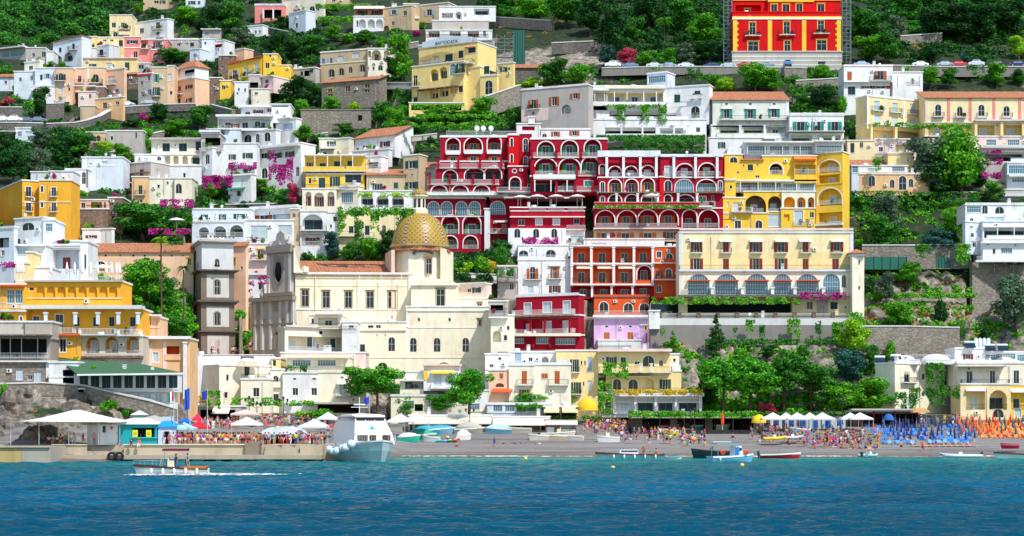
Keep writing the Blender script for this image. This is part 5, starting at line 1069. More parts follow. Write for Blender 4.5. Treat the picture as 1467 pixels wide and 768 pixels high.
# ---- restaurants along the beach
def shop(name,label,x0,y0,x1,y1,D,c,cloth,n=6):
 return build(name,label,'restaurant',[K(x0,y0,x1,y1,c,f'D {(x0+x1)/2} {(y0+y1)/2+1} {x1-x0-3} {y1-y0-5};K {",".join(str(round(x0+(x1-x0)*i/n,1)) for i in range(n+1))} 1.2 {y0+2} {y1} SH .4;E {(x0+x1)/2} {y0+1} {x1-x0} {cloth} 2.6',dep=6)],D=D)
shop('beach_restaurant','beach restaurant under the widest cream awning',586,596,704,618,341,'BG','ecdfc4',8)
shop('beach_restaurant','beach restaurant under a pale awning beneath the blue glazed balconies',706,598,788,618,341,'BG','ebe2cf',6)
build('beach_restaurant','dark beach restaurant under a flat hedge topped roof','restaurant',[K(905,598,1083,620,'SD','D 940,990,1040,1070 608 40 16;K 910,945,980,1015,1050,1080 1.5 598 620 SD .3;S 900 1084 599 2 2 GY')],D=344)
build('beach_restaurant','dark open restaurant with red posts under a brown flat roof','restaurant',[K(1222,590,1316,610,'BR','D 1255,1295 600 44 14;K 1232,1250,1280,1312 1.6 586 610 RD 1;S 1216 1322 588 2.4 3 GY')],D=345)
build('beach_restaurant','long shaded restaurant terrace along the stairs under the ferry stop','restaurant',[K(283,583,345,604,'GY','D 312 594 50 14;E 318 584 24 f4ead8 2;S 282 310 577 1.4 3 BG')],D=334)
build('beach_bar','small cream awning bar under the yellow half dome','bar',[K(779,583,827,604,'BR','D 803 595 44 12;E 790,816 583 22 f2dca4 2;K 780,803,826 2 583 604 BR .8')],D=346)
# ================================================================ CHURCH AND BELL TOWER
def dometiles():
 m, nt, b = newmat('majolica_dome_tiles'); tc = nt.nodes.new('ShaderNodeTexCoord').outputs['Object']
 sx = nt.nodes.new('ShaderNodeSeparateXYZ'); nt.links.new(tc, sx.inputs[0])
 at = nt.nodes.new('ShaderNodeMath'); at.operation = 'ARCTAN2'; nt.links.new(sx.outputs['Y'], at.inputs[0]); nt.links.new(sx.outputs['X'], at.inputs[1])
 def M(op, a, bb=None, cc=None):
  n = nt.nodes.new('ShaderNodeMath'); n.operation = op
  for i, v in enumerate((a, bb, cc)):
   if v is None: continue
   if isinstance(v, (int, float)): n.inputs[i].default_value = v
   else: nt.links.new(v, n.inputs[i])
  return n.outputs[0]
 th = M('ADD', at.outputs[0], 1.72); z = sx.outputs['Z']
 # lozenges: two crossed diagonal waves round the dome
 u = M('MULTIPLY', th, 16); v = M('MULTIPLY', z, 3.2)
 d1 = M('SINE', M('ADD', u, v)); d2 = M('SINE', M('SUBTRACT', u, v)); g = M('ABSOLUTE', M('MULTIPLY', d1, d2))
 base = ramp(nt, g, [(.12, lin('2c6446')), (.3, lin('c9a23a')), (.55, lin('dcb94e')), (.8, lin('b07c1e'))])
 n = ntex(nt, tc, 2.2, 4); base = mixc(nt, ramp(nt, n, [(.45, (0, 0, 0)), (.75, (1, 1, 1))]), base, lin('b8841e'))
 # eight dark red and white ribs
 k = M('ABSOLUTE', M('SUBTRACT', M('FRACT', M('MULTIPLY', th, 8/(2*PI))), .5)); rib = M('LESS_THAN', k, .062)
 ch = M('GREATER_THAN', M('MULTIPLY', M('SINE', M('MULTIPLY', z, 9)), M('SINE', M('MULTIPLY', k, 60))), .0)
 rc = mixc(nt, ch, lin('6a2430'), lin('c8b0a8')); col = mixc(nt, rib, base, rc)
 nt.links.new(col, b.inputs['Base Color']); b.inputs['Roughness'].default_value = .45; return m
def church():
 D = 388.0; s = D/F
 t = build('church', 'great cream church with a yellow tiled dome and carved grey facade', 'church', [
      K(423,393,590,470,'CH','q 437 427 10 24;q 467,499,530,561 429 10 24;C 393 3 W .4;C 444 1.6 W .15;C 398 1 CH .2;C 410 1 CH .08',roof='shed',rise=20,d=0,ext=12,dep=14,yaw=3),
      K(589,409,656,476,'CH','q 631 427 12 26;C 442 1.6 W .12',d=-3,dep=14,ext=20),K(582,440,704,548,'CH','z 561 493 10 20;a 592,626,667 494 10 20;C 513 1.4 CL .1;C 446 2 W .2;C 470 1 W .1;Q 696 698 455 510 PE;l 660 528 22 12 - .6;L 636 526 20 14 v .4;P 583,703 2 440 512;w 600,644 458 4 5;q 687 462 5 9;C 536 1.2 CL .1'.replace('z 561 493 10 20;a 592','a 592').replace('Q 696 698 455 510 PE;',''),d=-5,dep=18,ext=6),
      K(500,462,582,548,'CH','k 519 501 8 16;w 509,542 468 7 5;k 531 468 8 4;C 474 1.4 PP .3;w 540,552 480 2 2;A 561 493 10 20;F 514 525 510 i .3;C 513 1.4 CL .1;M 592 524 6 6;a 548 524 14 9'.replace('M 592 524 6 6;',''),d=-5.2,dep=8,ext=6),
      K(656,428,704,476,'CL','q 687 441 6 14;C 427 1.4 PP',d=0,dep=12,ext=4),K(656,407,697,430,'PP','g 683 415 6 8;w 672 415 5 6;C 406 2 SH .5',d=3,side='r',sx=704,th=30,ext=4)], D=D)
 loc = Vector(t.location)
 def at(px, py, dd=0): return P(px, py, D+dd)-loc
 # transept gable line: low segmental pediment over the crossing
 mb = MB(); c = at(622, 409, -3.2); w = 33*s
 pts = [(w*math.cos(a), w*.28*math.sin(a)) for a in [PI*i/14 for i in range(15)]]
 mb.ngon([(x, 0, z) for x, z in pts]); 
 for i in range(14): mb.quad((pts[i][0], -.3, pts[i][1]), (pts[i+1][0], -.3, pts[i+1][1]), (pts[i+1][0], 12, pts[i+1][1]), (pts[i][0], 12, pts[i][1]))
 mb.ngon([(x, -.3, z) for x, z in pts]); mb.obj('pediment', [plaster('CL')], t, c)
 # drum
 mb = MB(); c = at(602, 413, 6); r = 39*s; H = (413-357)*s
 mb.lathe([(r, -4), (r, H)], 8, 0, 0, 0, PI/8); mb.lathe([(r+.5, H), (r+1.1, H+.35), (r+.9, H+.75), (r*.97, H+1.3)], 8, 1, 0, 0, PI/8)
 dr = mb.obj('drum', [plaster('CL'), simple('ochre_stone', '9a7f58', .9)], t, c)
 yf = -r*math.cos(PI/8)
 put_window(t, 'q', 8*s, 22*s, c+Vector((14*s, yf-.22, 18*s)), 0); m2 = MB()
 m2.tri((-1.1, -.15, 0), (1.1, -.15, 0), (0, -.15, .7)); m2.quad((-1.1, -.15, 0), (0, -.15, .7), (0, .2, .7), (-1.1, .2, 0)); m2.quad((0, -.15, .7), (1.1, -.15, 0), (1.1, .2, 0), (0, .2, .7))
 m2.box(-1.1, -.16, -.12, 1.1, .1, 0); m2.obj('pediment', [simple('ochre_stone', '9a7f58', .9)], t, c+Vector((14*s, yf-.22, 18*s+22*s+.45)))
 mb = MB(); mb.box(-15*s, -.5, 0, 15*s, .2, .9); mb.box(-15*s, -.3, -.5, -11*s, .2, 0); mb.box(11*s, -.3, -.5, 15*s, .2, 0); mb.obj('frieze', [plaster('SD')], t, c+Vector((6*s, yf, H-1.0)))
 # angled buttresses that brace the drum
 for a, b_, w in ((-38, -48, 5), (34, 46, 6)):
  mb = MB(); h1, h0 = H-.2, H-6; mb.box(-w*s/2, -1, -7, w*s/2, 8, h1 if a > 0 else h1-.3)
  mb.obj('buttress', [plaster('CH' if a > 0 else 'e6cbb4')], t, c+Vector((a*s*1.02, yf+1.2, 0)), math.radians(-10 if a > 0 else 12))
 # dome, pointed slightly, and lantern
 mb = MB(); Rd = 42.3*s; Hd = (360-303)*s; pr = []
 for i in range(21):
  q = i/20; pr.append((Rd*math.cos(q*PI/2*.955)**.86, Hd*math.sin(q*PI/2*.955)**1.0))
 mb.lathe(pr, 48); mb.obj('dome', [dometiles()], t, at(602, 361, 6), 0, True)
 mb = MB(); mb.lathe([(44*s, 0), (45*s, .3), (41*s, .6)], 32); mb.obj('dome_rim', [tiles()], t, at(602, 362.5, 6), 0, True)
 l = at(601, 304, 6); mb = MB(); mb.lathe([(12*s, -.5), (12*s, .5), (10*s, .8)], 8, 0, 0, 0, PI/8); mb.lathe([(9.5*s, .5), (9.5*s, 22*s)], 8, 0, 0, 0, PI/8); mb.lathe([(13*s, 22*s), (13.5*s, 24*s), (11*s, 25*s)], 8, 0, 0, 0, PI/8)
 ln = mb.obj('lantern', [plaster('CH')], t, l)
 for i in range(8):
  a = PI/4*i-PI/2; rr = 9.5*s*math.cos(PI/8)+.01
  m2 = MB(); m2.ngon([(x, 0, z) for x, z in outline(4*s, 14*s, 'a')]); m2.obj('opening', [glass()], ln, (rr*math.cos(a), rr*math.sin(a), 5*s), a+PI/2)
 mb = MB(); mb.lathe([(13*s, 0), (10*s, 3.5*s), (6*s, 7*s), (3.2*s, 8.6*s), (3.5*s, 9.6*s), (0.01, 11*s)], 12); mb.obj('lantern_cap', [dometiles()], t, l+Vector((0, 0, 25*s)), 0, True)
 # carved facade standing at the left end, turned away from the sea
 th = math.radians(50); ry = th
 fa = Vector((-math.sin(th), math.cos(th), 0))               # the way the facade runs, away from the near corner
 C = P(423, 500, D)-loc; px2len = lambda px: ((px-CX)/F*(D+C[1]*0)-(423-CX)/F*D)/(fa[0]-(px-CX)/F*fa[1])
 yaw = math.atan2(-fa[1], -fa[0])                             # its left-to-right direction seen from outside
 g = plaster('c9c1b6'); st = simple('carved_grey_stone', '9a9084', .9)
 Lw = px2len(365)
 def fbox(nm, a0, a1, y0, y1, out, m, thick=.6):
  l0, l1 = px2len(a0), px2len(a1); mb = MB(); mb.box(-(l0), -out, 0, -(l1), thick-out, (y1-y0)*s)
  return mb.obj(nm, [m], t, C+Vector((0, 0, (500-y1)*s)), yaw)
 fbox('facade_wall', 364, 424, 424, 512, .25, g, .8)
 fbox('facade_gable', 384, 420, 352, 424, .3, g, 2.2)
 for (a, b_, y0, y1) in ((366,369,430,500),(376,379,430,500),(388,391,430,500),(402,405,430,500),(412,415,430,500),(420,423,430,500),(385,388,362,418),(416,419,362,418)): fbox('pilaster', a, b_, y0, y1, .6, plaster('SH'), .4)
 for (a, b_, y0, y1, o) in ((362,425,424,430,1.2),(380,422,356,361,1.3),(364,424,462,465,.6),(382,422,418,423,.7),(384,420,350,356,.7)): fbox('cornice', a, b_, y0, y1, o, st, 1.1)
 for (a, b_, y0, y1) in ((371,376,434,448),(393,401,434,444),(413,418,434,446),(394,408,366,374),(395,401,478,500),(379,383,455,459),(406,412,455,459)): fbox('panel', a, b_, y0, y1, .42, simple('worn_ochre_stone', 'ae9f8a', .9), .2)
 # oval window in the gable
 mb = MB(); ring(mb, 2.2, 4.6, 'o', .45, -.2, 0); l = px2len(401); q = C+Vector((0, 0, (500-404)*s))+fa*l+Vector((math.sin(yaw), -math.cos(yaw), 0))*.32
 mb.obj('oval_frame', [st], t, q, yaw); mb = MB(); mb.ngon([(x, 0, z) for x, z in outline(2.2, 4.6, 'o')]); mb.obj('oval_pane', [glass()], t, q, yaw)
 # doorway
 l = px2len(400); q = C+Vector((0, 0, 0))+fa*l+Vector((math.sin(yaw), -math.cos(yaw), 0))*.3
 mb = MB(); ring(mb, 2, 3.6, 'a', .3, -.2, 0); mb.obj('portal_frame', [st], t, q, yaw); mb = MB(); mb.ngon([(x, -.02, z) for x, z in outline(2, 3.6, 'a')]); mb.obj('portal', [simple('dark_wood_door', '40291a', .7)], t, q, yaw)
 # scrolls, finials
 mb = MB(); vv = []
 for i in range(12): q = i/11; vv.append((16*s*q, (36*s)*(1-q)**2.2))
 for i in range(11): mb.quad((vv[i][0], -.4, 0), (vv[i+1][0], -.4, 0), (vv[i+1][0], -.4, vv[i+1][1]), (vv[i][0], -.4, vv[i][1])); mb.quad((vv[i][0], -.4, vv[i][1]), (vv[i+1][0], -.4, vv[i+1][1]), (vv[i+1][0], .8, vv[i+1][1]), (vv[i][0], .8, vv[i][1])); mb.quad((vv[i+1][0], .8, 0), (vv[i][0], .8, 0), (vv[i][0], .8, vv[i][1]), (vv[i+1][0], .8, vv[i+1][1]))
 mb.lathe([(.01, -.0), (.75, .15), (.75, 1.2), (.01, 1.4)], 10, 0, 16*s, .2); mb.obj('scroll', [plaster('CL')], t, at(421, 391, -.4))
 for px, py, h in ((376, 424, 24), (414, 350, 14), (402, 350, 12), (388, 350, 8)):
  mb = MB(); hh = h*s; mb.lathe([(.55, 0), (.6, hh*.25), (.3, hh*.35), (.45, hh*.5), (.12, hh*.65), (.2, hh*.75), (.03, hh)], 10)
  l = px2len(px); mb.obj('finial', [plaster('GY')], t, C+Vector((0, 0, (500-py)*s))+fa*l, 0, True)
 mb = MB(); pts = [(-2.6, 0), (2.6, 0), (2.4, .9), (1.4, 1.2), (1.1, 2.4), (0, 3.1), (-1.1, 2.4), (-1.4, 1.2), (-2.4, .9)]
 mb.ngon([(x, -.3, z) for x, z in pts]); mb.ngon([(x, .5, z) for x, z in pts[::-1]])
 for i in range(len(pts)): a_, b_ = pts[i], pts[(i+1) % len(pts)]; mb.quad((a_[0], .5, a_[1]), (b_[0], .5, b_[1]), (b_[0], -.3, b_[1]), (a_[0], -.3, a_[1]))
 mb.obj('crest', [plaster('GY')], t, C+Vector((0, 0, (500-350)*s))+fa*px2len(403), yaw)
 # downpipes and a skylight row keep the long wall from being bare
 for px, yy in ((641, 408), (655, 408), (690, 460), (575, 466)):
  m2 = MB(); m2.box(-1.6, -.05, -.6, 1.6, .02, .2)
 for px in (452, 515, 546, 575):
  mb = MB(); mb.box(-.06, -.14, 0, .06, -.02, 50*s); mb.obj('downpipe', [plaster('CL')], t, at(px, 444, 0))
 return t
church()
for q_ in range(354, 432, 2): CARVE.append((q_, 345, 512, 402))
build('chapel_front','small cream side chapel with a rounded gable left of the church facade','chapel',[
 K(360,436,374,500,'CR','z 366 452 4 9;k 367 486 5 20;Q 361 363 440 500 YC',side='l',sx=357,th=20,d=0,ext=4),K(361,428,373,437,'CL','',d=.3,roof='dome',ext=0)],D=396)
build('terrace_apartment','flat white cream apartment terraces standing before the church nave','apartment house',[
 K(408,470,500,508,'CL','R 454 491 82 20 v 2.4;k 444 490 8 17;k 477 491 8 17;F 414 496 503 g .4;o 460 475 6 6;C 468 2 PP .6;S 404 500 506 3 1.6 W;E 432,478 509 44 f6efe0 1.2',side='l',sx=398,th=35,d=0,ext=6),
 K(443,452,490,470,'CL','R 470 461 28 11 w 1.2;w 448 460 4 7;S 452 492 451 1 1.2 PP;F 444 490 470 i .4',d=4),K(490,462,512,474,'W','w 503 468 7 4;F 488 512 474 i .3',d=2)],D=374)
build('terrace_apartment','white terrace row with arched glass doors under the church apartments','apartment house',[
 K(402,506,524,536,'PP','M 428 521 20 13;M 450 521 14 13;M 466 521 20 13;M 484 520 20 12;F 404 512 533 i 1.2;K 411,440,474,508 2 508 534 CL .2;S 404 524 533 3 1.6 PP',d=0)],D=360)
def bell_tower():
 D = 372; s = D/F
 panels = 'Q 296 328 346 384 CL;'
 t = build('bell_tower', 'brown stone bell tower with white panels and a pale top storey', 'bell tower', [
      K(288,474,337,512,'857468','Q 297 328 480 507 d2ccc4;Q 305 315 486 496 PP',side='l',sx=276,th=17,d=0,ext=4,cor=None),
      K(288,432,336,474,'857468','Q 296 328 439 468 d0ccc5;z 311 456 8 19;@s;a 281.5 456 3.5 17',side='l',sx=277,th=17,d=.15,ext=0,cor=None),
      K(288,388,335.5,430,'857468','Q 296 328 393 426 d0ccc5;z 311 411 8 21;@s;a 281.5 412 3.5 18',side='l',sx=277,th=17,d=.3,ext=0,cor=None),
      K(289,344,334.5,386,'d6d6d8','z 310 377 8 12;a 311 376 7 12;C 349 1 GY .1;@s;a 283 377 3 10'.replace('z 310 377 8 12;',''),side='l',sx=279,th=17,d=.5,ext=0,cor='GY')], D=D)
 for py, h, o in ((386, 3.5, .75), (430, 5, .75), (474, 3.5, .6), (344, 3.5, .5)):
  loc = P(288, py+h/2, D)-Vector(t.location); th = math.radians(17)
  C = P(288, 400, D); u = Vector((math.cos(th), math.sin(th))); inn = Vector((-u[1], u[0]))
  k = (336.5-CX)/F; L = (k*C[1]-C[0])/(u[0]-k*u[1]); k = (276.5-CX)/F; dp = (k*C[1]-C[0])/(inn[0]-k*inn[1])
  mb = MB(); mb.box(-o, -o, 0, L+o, dp+o, h*s*.55); mb.box(-o*.5, -o*.5, -h*s*.45, L+o*.5, dp+o*.5, -.002); mb.obj('cornice', [plaster('6c6057' if py != 344 else 'GY')], t, loc, th)
 for i in range(9):
  mb = MB(); mb.lathe([(.12, 0), (.2, .3), (.1, .5)], 6); mb.obj('finial', [plaster('SD')], t, P(290+i*5.2, 340.5, D)-Vector(t.location)+Vector((0, .6+i*.25, .1)))
 # the bell in the top opening
 mb = MB(); mb.lathe([(.65, 0), (.5, .2), (.36, .7), (.2, .95), (.01, 1.0)], 12); mb.obj('bell', [simple('bronze', '4a4030', .4, .8)], t, P(311, 381, D-.1)-Vector(t.location), 0, True)
bell_tower()
# ================================================================ WALLS, ROADS, STAIRS
def wallrun(name, label, pts, h, key, D=None, th=1.2, cat='wall', rail=False, cap='SH'):
 """a wall that follows photo points (px, py of its top edge)"""
 Q = [P(x, y, (D if D else Dt(x, y+h)-1.0) if not isinstance(D, (list, tuple)) else D[i]) for i, (x, y) in enumerate(pts)]
 t = thing(name, label, cat, Q[0]); mb = MB(); cp = MB(); o0 = Q[0]
 for a, b in zip(Q[:-1], Q[1:]):
  hh = h*a[1]/F; n = Vector((-(b-a)[1], (b-a)[0], 0)).normalized()*th
  A, B = a-o0, b-o0
  z = Vector((0, 0, hh)); mb.quad(A-z, B-z, B, A); mb.quad(A, B, B+n, A+n); mb.quad(B+n-z, A+n-z, A+n, B+n)
  mb.quad(A-z, A, A+n, A+n-z); mb.quad(B, B-z, B+n-z, B+n)
  u = Vector((0, 0, .25)); m = n*.12; g = Vector((0, 0, .004)); A2, B2 = A-m+g, B-m+g; cp.quad(A2, B2, B2+u, A2+u); cp.quad(A2+u, B2+u, B2+n*1.24+u, A2+n*1.24+u)
 mb.obj('wall', [plaster(key)], t); cp.obj('coping', [plaster(cap)], t)
 return t
grid()
wallrun('road_wall','long grey road wall high above the white hotel',[(862,98),(940,96),(1040,96),(1128,97)],11,'8d8884',D=494)
wallrun('road_wall','rough grey stone bastion under the scarlet palace arch',[(1124,97),(1156,98)],30,'ST',D=490)
wallrun('road_wall','grey road wall running off the right edge behind small trees',[(1276,94),(1350,96),(1480,96)],14,'8d8884',D=488)
wallrun('road_wall','curved dark road wall climbing below the peach block',[(58,178),(108,176),(128,172),(146,166),(160,158),(180,153),(230,150),(280,149)],10,'SD')
wallrun('road_wall','dark viaduct wall under the parked cars at the left edge',[(-10,176),(25,176),(62,177)],16,'SD')
wallrun('terrace_wall','rough dark stone terrace wall at left below cream balconies',[(-8,154),(32,154)],20,'SD')
wallrun('terrace_wall','black stone terrace wall under the arched peach house',[(66,149),(92,148)],24,'SD')
wallrun('terrace_wall','stone terrace wall with weeds right of the yellow hotel',[(686,142),(746,122)],30,'ST')
wallrun('terrace_wall','long garden terrace wall with green netting right of the turret',[(1235,352),(1300,352),(1392,351)],34,'ST')
wallrun('terrace_wall','upper grey terrace wall with dry grass behind the right villa',[(1230,468),(1300,468),(1375,470)],40,'ST')
for x0, y0, x1, y1, h, k, lab in ((262,58,292,56,7,'SD','under the flat grey block'),(300,150,332,158,9,'ST','below the bright yellow house'),(640,60,706,58,8,'GY','behind the yellow hotel gable'),(384,40,414,46,9,'SD','left of the pale blue cube house'),(470,48,506,50,9,'ST','left of the three arches villa'),(560,66,600,60,8,'ST','between villa and yellow gable'),(200,196,236,188,8,'ST','by the dark grass above the grey roofed villa'),(120,222,178,216,7,'ST','below the low grey building'),(590,196,626,192,7,'GY','above the red hotel roof'),(690,128,712,118,9,'ST','beside the yellow hotel wing'),(1140,116,1210,112,10,'ST','between palace and plain white house'),(1136,140,1208,138,9,'ST','above the plain white box house'),(440,196,470,190,8,'ST','under the stained wall garden'),(300,294,400,292,6,'SD','under the magenta hedge garden'),(700,24,790,30,14,'ST','high on the cliff above the netting'),(790,62,880,58,16,'SD','across the dark cliff face'),(1290,52,1350,48,12,'ST','on the dry slope right of the palace')):
 wallrun('terrace_wall','dry stone terrace wall '+lab,[(x0,y0),(x1,y1)],h,k)
wallrun('terrace_wall','dark wall under the tiled pavilion and hedge',[(1212,276),(1400,276)],50,'SD',D=434)
wallrun('terrace_wall','grey walls below the stone farmhouse at the upper cable',[(553,119),(592,119)],9,'GY')
wallrun('terrace_wall','white terrace wall above the green garden by the dome',[(655,392),(712,394)],12,'W',D=402)
wallrun('rock_wall','curving dry stone wall on top of the quay cliff',[(-8,551),(60,549),(120,553),(170,565),(215,575),(252,586)],18,'ST',D=[300,300,300,297,296,296,296])
# stairway on the left hillside
t = thing('stairway','outdoor stone stairway between the two road walls','stairs',G(85,188)); mb = MB()
a, b = G(84,190)-G(85,188), G(110,170)-G(85,188)
for i in range(16):
 p = a.lerp(b, i/16); q = a.lerp(b, (i+1)/16); mb.box(p[0], p[1]-2.5, p[2]-2, q[0], p[1]+1, p[2]+.3)
mb.obj('steps',[plaster('GY')],t); mb = MB(); up = Vector((0,0,1.4)); n = Vector((0,-2.8,0))
mb.quad(tuple(a+n-up),tuple(b+n-up),tuple(b+n+up),tuple(a+n+up)); mb.quad(tuple(a+n+up),tuple(b+n+up),tuple(b+n*.9+up),tuple(a+n*.9+up)); mb.obj('parapet',[plaster('SD')],t)
# road surfaces
mb = MB(); mb.quad(P(858,98.5,494.5),P(1160,98.5,494.5),P(1160,98.5,494.5)+Vector((0,9,0)),P(858,98.5,494.5)+Vector((0,9,0)))
mb.quad(P(1225,97,488.5),P(1500,97,488.5),P(1500,97,488.5)+Vector((0,9,0)),P(1225,97,488.5)+Vector((0,9,0))); struct(mb.obj('road',[simple('asphalt','4a4a4c',.9)]))
# green safety netting panels on frames
for (x0,y0,x1,y1,dd,lab) in ((1240,368,1299,386,401.5,'long dark green netting fence below the palazzo turret'),(1341,369,1361,384,401.5,'short teal netting panel on the terrace wall'),(735,43,752,92,512,'tall green netting hung on scaffolding by the cliff')):
 s=dd/F; t=thing('netting_fence',lab,'fence',P(x0,y1,dd)); mb=MB(); w,h=(x1-x0)*s,(y1-y0)*s; mb.box(0,0,0,w,.05,h); mb.obj('net',[simple('green_netting','1f6a5a',.8)],t); mb=MB()
 for i in range(6): mb.box(w*i/5-.05,-.08,-.3,w*i/5+.05,-.01,h+.3)
 mb.obj('post',[iron()],t)
# scaffolding towers
def scaffold(x0,y0,x1,y1,D,label):
 s=D/F; t=thing('scaffolding',label,'scaffolding',P(x0,y1,D)); w,h=(x1-x0)*s,(y1-y0)*s; mb=MB()
 for x in (0,w/2,w):
  for y in (0,1.4): mb.box(x-.06,y-.06,0,x+.06,y+.06,h)
 mb.obj('frame_poles',[simple('galvanised_pipe','7d8c92',.5,.4)],t); n=int(h/2)
 mb=MB()
 for i in range(n): mb.box(-.1,0,i*2+1.9,w+.1,1.4,i*2+2.0); mb.box(0,-.08,i*2+2.9,w,-.02,i*2+2.96)
 mb.obj('deck',[simple('scaffold_board','8a9aa0',.7)],t)
 for i in range(n):
  mb=MB(); a=(0,-.1,i*2+2.0) if i%2 else (w,-.1,i*2+2.0); b=(w,-.1,i*2+4.0) if i%2 else (0,-.1,i*2+4.0); mb.tube([a,b],.06,4); mb.obj('brace',[simple('galvanised_pipe','7d8c92',.5,.4)],t)
scaffold(1037,-10,1049,94,500,'tall pipe scaffolding tower at the left side of the scarlet palace')
scaffold(1207,-4,1219,90,500,'pipe scaffolding tower at the right side of the scarlet palace')
scaffold(711,50,735,92,508,'cluster of scaffolding behind the yellow hotel by the cliff')
